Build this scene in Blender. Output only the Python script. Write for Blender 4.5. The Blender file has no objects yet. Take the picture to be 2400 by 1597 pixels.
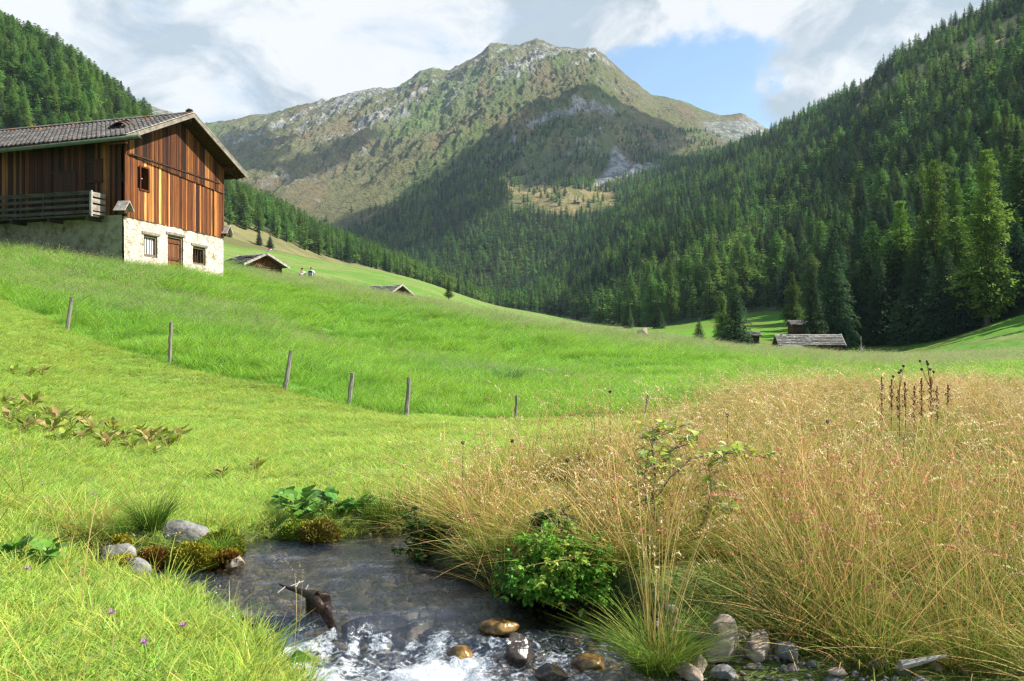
import bpy, bmesh, math, random
import numpy as np
from mathutils import Vector, Matrix

# ------------------------------------------------------------------ camera, sky, sun, exposure
scn = bpy.context.scene
F, CX, CY = 2100.0, 1200.0, 798.5            # focal length in pixels of the 2400 px wide photograph
cam = bpy.data.cameras.new("camera")
cam.sensor_width = 36.0
cam.lens = 36.0 * F / 2400.0
cam.clip_start, cam.clip_end = 0.05, 20000.0
cam.dof.use_dof = True
cam.dof.focus_distance = 13.0
cam.dof.aperture_fstop = 7.0
camo = bpy.data.objects.new("camera", cam)
camo.rotation_euler = (math.radians(90), 0, 0)
scn.collection.objects.link(camo)
scn.camera = camo

SUN_EL = math.radians(43.0)
SUN_H = Vector((0.998, 0.06)).normalized()    # horizontal direction towards the sun (right, slightly ahead)
SUN = Vector((SUN_H.x * math.cos(SUN_EL), SUN_H.y * math.cos(SUN_EL), math.sin(SUN_EL)))
sl = bpy.data.lights.new("sun", 'SUN')
sl.energy = 5.0
sl.angle = math.radians(0.53)
sl.color = (1.0, 0.95, 0.86)
so = bpy.data.objects.new("sun", sl)
so.rotation_euler = SUN.to_track_quat('Z', 'Y').to_euler()
so.location = SUN * 100
scn.collection.objects.link(so)

scn.view_settings.view_transform = 'Standard'
scn.view_settings.look = 'None'
scn.view_settings.gamma = 1.0
scn.view_settings.use_curve_mapping = False
scn.view_settings.exposure = 1.1
scn.cycles.use_denoising = True
scn.cycles.denoiser = 'OPENIMAGEDENOISE'
scn.cycles.denoising_input_passes = 'RGB_ALBEDO_NORMAL'
scn.cycles.denoising_prefilter = 'NONE'
scn.cycles.filter_width = 1.3
scn.cycles.max_bounces = 7
scn.cycles.transparent_max_bounces = 10
scn.cycles.volume_bounces = 0
scn.cycles.diffuse_bounces = 3
scn.cycles.caustics_reflective = False
scn.cycles.caustics_refractive = False
scn.cycles.sample_clamp_indirect = 4.0


def nodes(nt):
    def N(t, loc=None, **kw):
        n = nt.nodes.new(t)
        for k, v in kw.items():
            if hasattr(n, k) and k not in ('Scale',):
                setattr(n, k, v)
        return n
    return N


def pdir(x, y):
    return Vector(((x - CX) / F, 1.0, (CY - y) / F)).normalized()


def make_world():
    w = bpy.data.worlds.new("World")
    scn.world = w
    w.use_nodes = True
    nt = w.node_tree
    nt.nodes.clear()
    N = nodes(nt)
    L = nt.links.new
    out = N('ShaderNodeOutputWorld')
    bg = N('ShaderNodeBackground')
    bg.inputs['Strength'].default_value = 0.10
    L(bg.outputs[0], out.inputs[0])
    sky = N('ShaderNodeTexSky')
    sky.sky_type = 'NISHITA'
    sky.sun_disc = False
    sky.sun_elevation = SUN_EL
    sky.sun_rotation = math.atan2(SUN_H.x, SUN_H.y)
    sky.altitude = 1500
    sky.air_density = 1.0
    sky.dust_density = 0.6
    tint = N('ShaderNodeMix', data_type='RGBA', blend_type='MULTIPLY')
    tint.inputs[0].default_value = 1.0
    L(sky.outputs[0], tint.inputs[6])
    tint.inputs[7].default_value = (1.1, 1.12, 1.05, 1)
    tc = N('ShaderNodeTexCoord')
    vm = N('ShaderNodeVectorMath', operation='NORMALIZE')
    L(tc.outputs['Generated'], vm.inputs[0])
    mp = N('ShaderNodeMapping')
    mp.inputs['Scale'].default_value = (1.0, 1.0, 1.7)
    mp.inputs['Location'].default_value = (0.37, 0.1, 0.22)
    L(vm.outputs[0], mp.inputs[0])

    def noise(scale, detail, rough, dist=0.0):
        n = N('ShaderNodeTexNoise')
        n.inputs['Scale'].default_value = scale
        n.inputs['Detail'].default_value = detail
        n.inputs['Roughness'].default_value = rough
        n.inputs['Distortion'].default_value = dist
        L(mp.outputs[0], n.inputs['Vector'])
        return n.outputs[0]

    def math_(op, a, b=None, c=None):
        m = N('ShaderNodeMath', operation=op)
        for i, v in enumerate((a, b, c)):
            if v is None:
                continue
            if isinstance(v, (int, float)):
                m.inputs[i].default_value = v
            else:
                L(v, m.inputs[i])
        return m.outputs[0]

    wn = N('ShaderNodeTexNoise')
    wn.inputs['Scale'].default_value = 9.0
    wn.inputs['Detail'].default_value = 6
    wn.inputs['Roughness'].default_value = 0.6
    L(vm.outputs[0], wn.inputs['Vector'])
    w1 = N('ShaderNodeVectorMath', operation='MULTIPLY_ADD')
    L(wn.outputs['Color'], w1.inputs[0])
    w1.inputs[1].default_value = (0.20, 0.20, 0.16)
    w1.inputs[2].default_value = (-0.10, -0.10, -0.08)
    w2 = N('ShaderNodeVectorMath', operation='ADD')
    L(vm.outputs[0], w2.inputs[0])
    L(w1.outputs[0], w2.inputs[1])
    w3 = N('ShaderNodeVectorMath', operation='NORMALIZE')
    L(w2.outputs[0], w3.inputs[0])

    def blob(x, y, r0, r1):
        """1 near the direction, 0 away (radii in degrees)"""
        d = pdir(x, y)
        dp = N('ShaderNodeVectorMath', operation='DOT_PRODUCT')
        L(w3.outputs[0], dp.inputs[0])
        dp.inputs[1].default_value = d
        mr = N('ShaderNodeMapRange')
        mr.interpolation_type = 'SMOOTHSTEP'
        L(dp.outputs['Value'], mr.inputs[0])
        mr.inputs[1].default_value = math.cos(math.radians(r1))
        mr.inputs[2].default_value = math.cos(math.radians(r0))
        return mr.outputs[0]

    cov = noise(7.5, 8, 0.62, 0.4)
    cov = math_('MULTIPLY_ADD', cov, 1.5, 0.16)
    for (x, y, a, b, k) in ((1640, 225, 0.0, 6.5, 0.62), (1490, 235, 0.0, 5.0, 0.30), (1770, 255, 0.0, 5.0, 0.25), (1600, 340, 0, 8, 0.45)):
        cov = math_('SUBTRACT', cov, math_('MULTIPLY', blob(x, y, a, b), k))
    for (x, y, a, b, k) in ((1560, 40, 1, 6, 0.35), (1900, 120, 1, 5.0, 0.2)):
        cov = math_('ADD', cov, math_('MULTIPLY', blob(x, y, a, b), k))
    # the cover breaks up overhead and behind, leaving open blue there
    sp = N('ShaderNodeSeparateXYZ')
    L(vm.outputs[0], sp.inputs[0])
    for sock, a, b, k in ((2, 0.40, 0.62, 0.55), (1, 0.25, -0.35, 0.40)):
        fr = N('ShaderNodeMapRange')
        fr.interpolation_type = 'SMOOTHSTEP'
        L(sp.outputs[sock], fr.inputs[0])
        fr.inputs[1].default_value, fr.inputs[2].default_value = (a, b) if a < b else (b, a)
        fr.inputs[3].default_value, fr.inputs[4].default_value = (0, k) if a < b else (k, 0)
        cov = math_('SUBTRACT', cov, fr.outputs[0])
    cm = N('ShaderNodeMapRange')
    cm.interpolation_type = 'SMOOTHSTEP'
    L(cov, cm.inputs[0])
    cm.inputs[1].default_value = 0.30
    cm.inputs[2].default_value = 0.90
    # cloud shade: bright billows against blue-grey undersides
    shade = math_('MULTIPLY_ADD', noise(7.0, 10, 0.58, 0.9), 2.1, -0.55)
    for (x, y, a, b, k) in ((620, 110, 2, 8, 0.22), (1000, 60, 2, 7, 0.16), (100, 60, 1, 6, 0.10), (1700, 60, 1, 5, 0.28), (900, 180, 1, 6, 0.15), (2000, 200, 1, 4, 0.12)):
        shade = math_('ADD', shade, math_('MULTIPLY', blob(x, y, a, b), k))
    for (x, y, a, b, k) in ((330, 120, 1, 5, 0.20), (420, 20, 1, 5, 0.18), (1330, 70, 1, 6, 0.26), (2010, 60, 1, 6, 0.12), (560, 230, 1, 4, 0.12), (1480, 110, 1, 3, 0.12)):
        shade = math_('SUBTRACT', shade, math_('MULTIPLY', blob(x, y, a, b), k))
    cr = N('ShaderNodeValToRGB')
    e = cr.color_ramp.elements
    e[0].position = 0.30
    e[0].color = (2.45, 2.85, 3.25, 1)
    e[1].position = 0.70
    e[1].color = (4.55, 4.62, 4.7, 1)
    m = e.new(0.50)
    m.color = (3.45, 3.72, 4.0, 1)
    L(shade, cr.inputs[0])
    mx = N('ShaderNodeMix', data_type='RGBA')
    L(cm.outputs[0], mx.inputs[0])
    L(tint.outputs[2], mx.inputs[6])
    L(cr.outputs[0], mx.inputs[7])
    L(mx.outputs[2], bg.inputs['Color'])


make_world()

# ------------------------------------------------------------------ helpers
rng = np.random.default_rng(7)
random.seed(7)
COL = scn.collection


def tag(o, label=None, cat=None, group=None, kind=None):
    if label:
        o['label'] = label
    if cat:
        o['category'] = cat
    if group:
        o['group'] = group
    if kind:
        o['kind'] = kind
    return o


def empty(name, loc, label=None, cat=None, group=None, rz=0.0):
    o = bpy.data.objects.new(name, None)
    o.empty_display_size = 0.2
    o.location = loc
    o.rotation_euler = (0, 0, rz)
    COL.objects.link(o)
    return tag(o, label, cat, group)


def link(name, me, parent=None, loc=None):
    o = bpy.data.objects.new(name, me)
    COL.objects.link(o)
    if parent is not None:
        o.parent = parent
    if loc is not None:
        o.location = loc
    return o


def mesh_np(name, V, Fa, mats=None, smooth=False, col=None, attrs=None):
    V = np.asarray(V, dtype=np.float32)
    Fa = np.asarray(Fa, dtype=np.int32)
    me = bpy.data.meshes.new(name)
    me.vertices.add(len(V))
    me.vertices.foreach_set('co', V.ravel())
    k = Fa.shape[1]
    me.loops.add(Fa.size)
    me.loops.foreach_set('vertex_index', Fa.ravel())
    me.polygons.add(len(Fa))
    me.polygons.foreach_set('loop_start', np.arange(len(Fa), dtype=np.int32) * k)
    if smooth:
        me.polygons.foreach_set('use_smooth', np.ones(len(Fa), dtype=bool))
    me.update(calc_edges=True)
    if col is not None:
        a = me.attributes.new('Col', 'FLOAT_COLOR', 'POINT')
        c = np.ones((len(V), 4), dtype=np.float32)
        c[:, :3] = col
        a.data.foreach_set('color', c.ravel())
    for nm, arr in (attrs or {}).items():
        a = me.attributes.new(nm, 'FLOAT', 'POINT')
        a.data.foreach_set('value', np.asarray(arr, dtype=np.float32))
    if mats is not None:
        for m in (mats if isinstance(mats, (list, tuple)) else [mats]):
            me.materials.append(m)
    return me


class MB:
    """collects shapes into one mesh"""
    def __init__(s):
        s.v, s.f, s.c = [], [], []

    def add(s, vs, fs, c=None):
        b = len(s.v)
        s.v += [tuple(p) for p in vs]
        s.f += [tuple(i + b for i in f) for f in fs]
        s.c += [c if c is not None else (1, 1, 1)] * len(vs)

    def box(s, o, u, v, w, c=None):
        o, u, v, w = Vector(o), Vector(u), Vector(v), Vector(w)
        vs = [o, o + u, o + u + v, o + v, o + w, o + u + w, o + u + v + w, o + v + w]
        fs = [(0, 3, 2, 1), (4, 5, 6, 7), (0, 1, 5, 4), (1, 2, 6, 5), (2, 3, 7, 6), (3, 0, 4, 7)]
        if u.cross(v).dot(w) < 0:
            fs = [f[::-1] for f in fs]
        s.add(vs, fs, c)

    def cbox(s, c0, size, c=None):
        x, y, z = size
        s.box((c0[0] - x / 2, c0[1] - y / 2, c0[2] - z / 2), (x, 0, 0), (0, y, 0), (0, 0, z), c)

    def tube(s, pts, rad, n=6, c=None, cap=True, jit=0.0, rg=None):
        pts = [Vector(p) for p in pts]
        if not isinstance(rad, (list, tuple)):
            rad = [rad] * len(pts)
        vs, fs = [], []
        up = Vector((0.13, 0.31, 0.94))
        for i, p in enumerate(pts):
            d = (pts[min(i + 1, len(pts) - 1)] - pts[max(i - 1, 0)]).normalized()
            a = d.cross(up)
            if a.length < 1e-3:
                a = d.cross(Vector((1, 0, 0)))
            a.normalize()
            b = d.cross(a)
            for k in range(n):
                t = 2 * math.pi * k / n
                r = rad[i] * (1 + (rg.uniform(-jit, jit) if rg else 0))
                vs.append(p + a * (math.cos(t) * r) + b * (math.sin(t) * r))
        for i in range(len(pts) - 1):
            for k in range(n):
                k2 = (k + 1) % n
                fs.append((i * n + k, i * n + k2, (i + 1) * n + k2, (i + 1) * n + k))
        if cap:
            fs.append(tuple(range(n - 1, -1, -1)))
            fs.append(tuple((len(pts) - 1) * n + k for k in range(n)))
        s.add(vs, fs, c)

    def build(s, name, mat, parent=None, smooth=False, origin=None, label=None):
        org = Vector(origin) if origin is not None else (parent_world(parent) if parent else Vector((0, 0, 0)))
        me = bpy.data.meshes.new(name)
        me.from_pydata([tuple(Vector(p) - org) for p in s.v], [], s.f)
        a = me.attributes.new('Col', 'FLOAT_COLOR', 'POINT')
        a.data.foreach_set('color', np.array([(*c, 1.0) for c in s.c], dtype=np.float32).ravel())
        if smooth:
            for p in me.polygons:
                p.use_smooth = True
        me.materials.append(mat)
        o = link(name, me, parent)
        if parent is None and origin is not None:
            o.location = org
        if label:
            o['label'] = label
        return o


def parent_world(p):
    v = Vector((0, 0, 0))
    while p is not None:
        v += p.location
        p = p.parent
    return v


# ---- value noise
_perm = np.random.default_rng(3).random((256, 256)).astype(np.float64)


def vnoise(x, y, seed=0):
    x = np.asarray(x, float) + seed * 17.31
    y = np.asarray(y, float) + seed * 9.77
    xi, yi = np.floor(x).astype(int), np.floor(y).astype(int)
    fx, fy = x - xi, y - yi
    fx = fx * fx * (3 - 2 * fx)
    fy = fy * fy * (3 - 2 * fy)
    a = _perm[xi & 255, yi & 255]
    b = _perm[(xi + 1) & 255, yi & 255]
    c = _perm[xi & 255, (yi + 1) & 255]
    d = _perm[(xi + 1) & 255, (yi + 1) & 255]
    return (a * (1 - fx) + b * fx) * (1 - fy) + (c * (1 - fx) + d * fx) * fy


def fbm(x, y, oct=4, gain=0.5, seed=0):
    s, a, t = 0, 1.0, 0
    for i in range(oct):
        s = s + a * vnoise(x * 2 ** i, y * 2 ** i, seed + i)
        t += a
        a *= gain
    return s / t


def ridged(x, y, oct=4, gain=0.55, seed=0):
    s, a, t = 0, 1.0, 0
    for i in range(oct):
        s = s + a * (1 - np.abs(2 * vnoise(x * 2 ** i, y * 2 ** i, seed + i) - 1))
        t += a
        a *= gain
    return s / t


def sstep(a, b, x):
    t = np.clip((np.asarray(x, float) - a) / (b - a), 0, 1)
    return t * t * (3 - 2 * t)


def pchip(xk, yk, x):
    xk, yk = np.asarray(xk, float), np.asarray(yk, float)
    h = np.diff(xk)
    d = np.diff(yk) / h
    m = np.zeros(len(xk))
    m[0], m[-1] = d[0], d[-1]
    for i in range(1, len(xk) - 1):
        if d[i - 1] * d[i] > 0:
            w1, w2 = 2 * h[i] + h[i - 1], h[i] + 2 * h[i - 1]
            m[i] = (w1 + w2) / (w1 / d[i - 1] + w2 / d[i])
    x = np.clip(x, xk[0], xk[-1])
    i = np.clip(np.searchsorted(xk, x) - 1, 0, len(h) - 1)
    t = (x - xk[i]) / h[i]
    return ((2 * t ** 3 - 3 * t ** 2 + 1) * yk[i] + (t ** 3 - 2 * t ** 2 + t) * h[i] * m[i]
            + (-2 * t ** 3 + 3 * t ** 2) * yk[i + 1] + (t ** 3 - t ** 2) * h[i] * m[i + 1])


class Table:
    """height over (image column, depth) from knots per column"""
    def __init__(s, cols, y0, y1, n=400, nx=300):
        s.l0, s.l1, s.n, s.nx = math.log(y0), math.log(y1), n, nx
        xs = sorted(cols)
        lg = np.linspace(s.l0, s.l1, n)
        arr = np.array([pchip(np.log([k[0] for k in cols[x]]), [k[1] for k in cols[x]], lg) for x in xs])
        s.x0, s.x1 = xs[0], xs[-1]
        gx = np.linspace(s.x0, s.x1, nx)
        s.g = np.array([pchip(xs, arr[:, j], gx) for j in range(n)]).T

    def __call__(s, x, Y):
        a = np.clip((np.asarray(x, float) - s.x0) / (s.x1 - s.x0), 0, 1) * (s.nx - 1)
        b = np.clip((np.log(np.maximum(Y, 1e-3)) - s.l0) / (s.l1 - s.l0), 0, 1) * (s.n - 1)
        i = np.minimum(a.astype(int), s.nx - 2)
        j = np.minimum(b.astype(int), s.n - 2)
        fa, fb = a - i, b - j
        g = s.g
        return (g[i, j] * (1 - fa) + g[i + 1, j] * fa) * (1 - fb) + (g[i, j + 1] * (1 - fa) + g[i + 1, j + 1] * fa) * fb


def px(X, Y):
    return CX + F * np.asarray(X, float) / np.asarray(Y, float)


def Zp(y, Y):
    return (CY - y) / F * Y


def Xp(x, Y):
    return (x - CX) / F * Y


def inpoly(poly, x, y):
    x, y = np.asarray(x, float), np.asarray(y, float)
    ins = np.zeros(x.shape, bool)
    n = len(poly)
    for i in range(n):
        (x1, y1), (x2, y2) = poly[i], poly[(i + 1) % n]
        c = ((y1 > y) != (y2 > y)) & (x < (x2 - x1) * (y - y1) / (y2 - y1 + 1e-12) + x1)
        ins ^= c
    return ins


def polydist(poly, x, y):
    """signed distance, negative inside"""
    x, y = np.asarray(x, float), np.asarray(y, float)
    d = np.full(x.shape, 1e9)
    n = len(poly)
    for i in range(n):
        ax, ay = poly[i]
        bx, by = poly[(i + 1) % n]
        ex, ey = bx - ax, by - ay
        t = np.clip(((x - ax) * ex + (y - ay) * ey) / (ex * ex + ey * ey), 0, 1)
        d = np.minimum(d, np.hypot(x - ax - t * ex, y - ay - t * ey))
    return np.where(inpoly(poly, x, y), -d, d)


# ------------------------------------------------------------------ materials
def new_mat(name):
    m = bpy.data.materials.new(name)
    m.use_nodes = True
    nt = m.node_tree
    nt.nodes.clear()
    out = nt.nodes.new('ShaderNodeOutputMaterial')
    return m, nt, nodes(nt), nt.links.new, out


def foliage_mat(name, trans=0.35, rnd=0.25, hue=0.03, patch=None, patch_scale=0.3, rough=0.6, spec=0.15):
    """colour from the mesh's Col attribute, varied per instance and by patches in the world"""
    m, nt, N, L, out = new_mat(name)
    at = N('ShaderNodeAttribute')
    at.attribute_name = 'Col'
    oi = N('ShaderNodeObjectInfo')
    mr = N('ShaderNodeMapRange')
    L(oi.outputs['Random'], mr.inputs[0])
    mr.inputs[3].default_value = 1 - rnd
    mr.inputs[4].default_value = 1 + rnd
    hs = N('ShaderNodeHueSaturation')
    mh = N('ShaderNodeMath', operation='MULTIPLY')
    L(oi.outputs['Random'], mh.inputs[0])
    mh.inputs[1].default_value = 37.7
    mf = N('ShaderNodeMath', operation='FRACT')
    L(mh.outputs[0], mf.inputs[0])
    mr2 = N('ShaderNodeMapRange')
    L(mf.outputs[0], mr2.inputs[0])
    mr2.inputs[3].default_value = 0.5 - hue
    mr2.inputs[4].default_value = 0.5 + hue
    L(mr2.outputs[0], hs.inputs['Hue'])
    L(mr.outputs[0], hs.inputs['Value'])
    L(at.outputs['Color'], hs.inputs['Color'])
    colr = hs.outputs[0]
    if patch:
        g = N('ShaderNodeNewGeometry')
        nz = N('ShaderNodeTexNoise')
        nz.inputs['Scale'].default_value = patch_scale
        nz.inputs['Detail'].default_value = 4
        L(g.outputs['Position'], nz.inputs['Vector'])
        r = N('ShaderNodeMapRange')
        L(nz.outputs[0], r.inputs[0])
        r.inputs[1].default_value = 0.42
        r.inputs[2].default_value = 0.66
        mm = N('ShaderNodeMix', data_type='RGBA', blend_type='MULTIPLY')
        L(r.outputs[0], mm.inputs[0])
        L(colr, mm.inputs[6])
        mm.inputs[7].default_value = (*patch, 1)
        colr = mm.outputs[2]
    p = N('ShaderNodeBsdfPrincipled')
    p.inputs['Roughness'].default_value = rough
    p.inputs['Specular IOR Level'].default_value = spec
    L(colr, p.inputs['Base Color'])
    t = N('ShaderNodeBsdfTranslucent')
    L(colr, t.inputs['Color'])
    mx = N('ShaderNodeMixShader')
    mx.inputs[0].default_value = trans
    L(p.outputs[0], mx.inputs[1])
    L(t.outputs[0], mx.inputs[2])
    L(mx.outputs[0], out.inputs[0])
    return m


def surf_mat(name, stops, scale=2.0, detail=6, rough=0.85, bump=0.3, bump_scale=12.0, stretch=(1, 1, 1), use_col=False, spec=0.2, dist=0.02, coord='Object', second=None):
    """noise-coloured solid surface; stops = [(pos, (r,g,b)), ...]"""
    m, nt, N, L, out = new_mat(name)
    tc = N('ShaderNodeTexCoord')
    mp = N('ShaderNodeMapping')
    mp.inputs['Scale'].default_value = stretch
    L(tc.outputs[coord], mp.inputs[0])
    nz = N('ShaderNodeTexNoise')
    nz.inputs['Scale'].default_value = scale
    nz.inputs['Detail'].default_value = detail
    nz.inputs['Roughness'].default_value = 0.62
    L(mp.outputs[0], nz.inputs['Vector'])
    cr = N('ShaderNodeValToRGB')
    e = cr.color_ramp.elements
    e[0].position, e[0].color = stops[0][0], (*stops[0][1], 1)
    e[1].position, e[1].color = stops[-1][0], (*stops[-1][1], 1)
    for pos, c in stops[1:-1]:
        q = e.new(pos)
        q.color = (*c, 1)
    L(nz.outputs[0], cr.inputs[0])
    colr = cr.outputs[0]
    if second:
        sc, lo, hi, c2 = second
        n2 = N('ShaderNodeTexNoise')
        n2.inputs['Scale'].default_value = sc
        n2.inputs['Detail'].default_value = 5
        L(tc.outputs[coord], n2.inputs['Vector'])
        r2 = N('ShaderNodeMapRange')
        L(n2.outputs[0], r2.inputs[0])
        r2.inputs[1].default_value, r2.inputs[2].default_value = lo, hi
        m2 = N('ShaderNodeMix', data_type='RGBA')
        L(r2.outputs[0], m2.inputs[0])
        L(colr, m2.inputs[6])
        m2.inputs[7].default_value = (*c2, 1)
        colr = m2.outputs[2]
    if use_col:
        at = N('ShaderNodeAttribute')
        at.attribute_name = 'Col'
        mm = N('ShaderNodeMix', data_type='RGBA', blend_type='MULTIPLY')
        mm.inputs[0].default_value = 1
        L(colr, mm.inputs[6])
        L(at.outputs['Color'], mm.inputs[7])
        colr = mm.outputs[2]
    p = N('ShaderNodeBsdfPrincipled')
    p.inputs['Roughness'].default_value = rough
    p.inputs['Specular IOR Level'].default_value = spec
    L(colr, p.inputs['Base Color'])
    if bump:
        nb = N('ShaderNodeTexNoise')
        nb.inputs['Scale'].default_value = bump_scale
        nb.inputs['Detail'].default_value = 6
        L(mp.outputs[0], nb.inputs['Vector'])
        bp = N('ShaderNodeBump')
        bp.inputs['Strength'].default_value = bump
        bp.inputs['Distance'].default_value = dist
        L(nb.outputs[0], bp.inputs['Height'])
        L(bp.outputs[0], p.inputs['Normal'])
    L(p.outputs[0], out.inputs[0])
    return m


M = {}
M['needles'] = foliage_mat('needles', trans=0.42, rnd=0.38, hue=0.022, patch=(0.75, 0.9, 0.85), patch_scale=0.015)
M['leaf'] = foliage_mat('leaf', trans=0.35, rnd=0.1, hue=0.01, rough=0.45, spec=0.3)
M['grass'] = foliage_mat('mown_grass', trans=0.42, rnd=0.22, hue=0.025, patch=(1.06, 0.96, 0.95), patch_scale=0.9)
M['meadow'] = foliage_mat('meadow_grass', trans=0.42, rnd=0.20, hue=0.012, patch=(0.86, 0.95, 1.0), patch_scale=0.25)
M['straw'] = foliage_mat('straw', trans=0.30, rnd=0.2, hue=0.012, patch=(0.82, 0.86, 0.8), patch_scale=0.8)
M['moss'] = foliage_mat('moss', trans=0.15, rnd=0.1, hue=0.01)
M['bark'] = surf_mat('bark', [(0.3, (0.05, 0.035, 0.025)), (0.7, (0.16, 0.12, 0.09))], scale=6, stretch=(1, 1, 0.15))
M['rock'] = surf_mat('rock', [(0.30, (0.06, 0.057, 0.053)), (0.48, (0.19, 0.183, 0.175)), (0.72, (0.36, 0.345, 0.33))], scale=9, bump=0.9, bump_scale=28, dist=0.012, second=(4, 0.55, 0.75, (0.2, 0.17, 0.13)))
M['tan_rock'] = surf_mat('tan_rock', [(0.32, (0.12, 0.085, 0.06)), (0.5, (0.32, 0.25, 0.19)), (0.7, (0.48, 0.41, 0.34))], scale=7, bump=0.8, bump_scale=25, dist=0.012)
M['wet_rock'] = surf_mat('wet_rock', [(0.3, (0.015, 0.012, 0.01)), (0.6, (0.06, 0.045, 0.03)), (0.8, (0.12, 0.08, 0.04))], scale=9, rough=0.12, bump=0.8, bump_scale=30, dist=0.01, spec=0.6)
M['ochre_rock'] = surf_mat('ochre_rock', [(0.36, (0.05, 0.03, 0.015)), (0.5, (0.20, 0.105, 0.025)), (0.68, (0.42, 0.27, 0.08))], scale=9, rough=0.15, bump=0.8, bump_scale=30, dist=0.01, spec=0.6)
M['bed_pale'] = surf_mat('pale_pebble', [(0.3, (0.36, 0.27, 0.16)), (0.7, (0.62, 0.50, 0.33))], scale=12, bump=0.2)
M['post_wood'] = surf_mat('post_wood', [(0.3, (0.10, 0.08, 0.065)), (0.7, (0.34, 0.30, 0.26))], scale=9, stretch=(1, 1, 0.1), bump=0.6, bump_scale=20)
M['grey_wood'] = surf_mat('grey_wood', [(0.3, (0.16, 0.145, 0.125)), (0.5, (0.30, 0.28, 0.25)), (0.72, (0.46, 0.43, 0.39))], scale=5, stretch=(1, 1, 1), bump=0.5, bump_scale=20, use_col=True)
M['dark_wood'] = surf_mat('dark_wood', [(0.3, (0.03, 0.018, 0.012)), (0.7, (0.12, 0.065, 0.035))], scale=4, stretch=(2, 2, 0.2), bump=0.5, bump_scale=15, use_col=True)
M['plank'] = surf_mat('plank', [(0.27, (0.22, 0.18, 0.16)), (0.5, (0.9, 0.88, 0.86)), (0.73, (1.6, 1.7, 1.7))], scale=5, stretch=(6, 6, 0.16), bump=0.6, bump_scale=18, use_col=True, rough=0.7)
M['plaster'] = surf_mat('plaster', [(0.27, (0.15, 0.115, 0.08)), (0.40, (0.38, 0.31, 0.23)), (0.52, (0.54, 0.475, 0.385)), (0.72, (0.62, 0.59, 0.53))], scale=2.6, detail=10, bump=1.0, bump_scale=6, dist=0.12, use_col=True)
M['tile'] = surf_mat('tile', [(0.25, (0.055, 0.047, 0.04)), (0.5, (0.125, 0.11, 0.096)), (0.75, (0.24, 0.22, 0.195))], scale=7, bump=0.5, bump_scale=30, use_col=True)
M['shingle'] = surf_mat('shingle', [(0.25, (0.10, 0.09, 0.08)), (0.5, (0.22, 0.205, 0.185)), (0.75, (0.38, 0.36, 0.335))], scale=3, bump=0.4, bump_scale=15, use_col=True)
M['black'] = surf_mat('dark_opening', [(0.3, (0.006, 0.005, 0.005)), (0.7, (0.012, 0.011, 0.01))], bump=0)
M['white_paint'] = surf_mat('white_paint', [(0.3, (0.62, 0.62, 0.6)), (0.7, (0.8, 0.8, 0.78))], scale=6, bump=0.1)
M['gutter'] = surf_mat('gutter', [(0.3, (0.05, 0.075, 0.045)), (0.7, (0.11, 0.14, 0.09))], scale=3, bump=0.2)
M['mossy_rail'] = surf_mat('mossy_rail', [(0.3, (0.026, 0.026, 0.019)), (0.7, (0.085, 0.08, 0.06))], scale=5, stretch=(0.3, 1, 1), bump=0.3, use_col=True)

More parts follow.
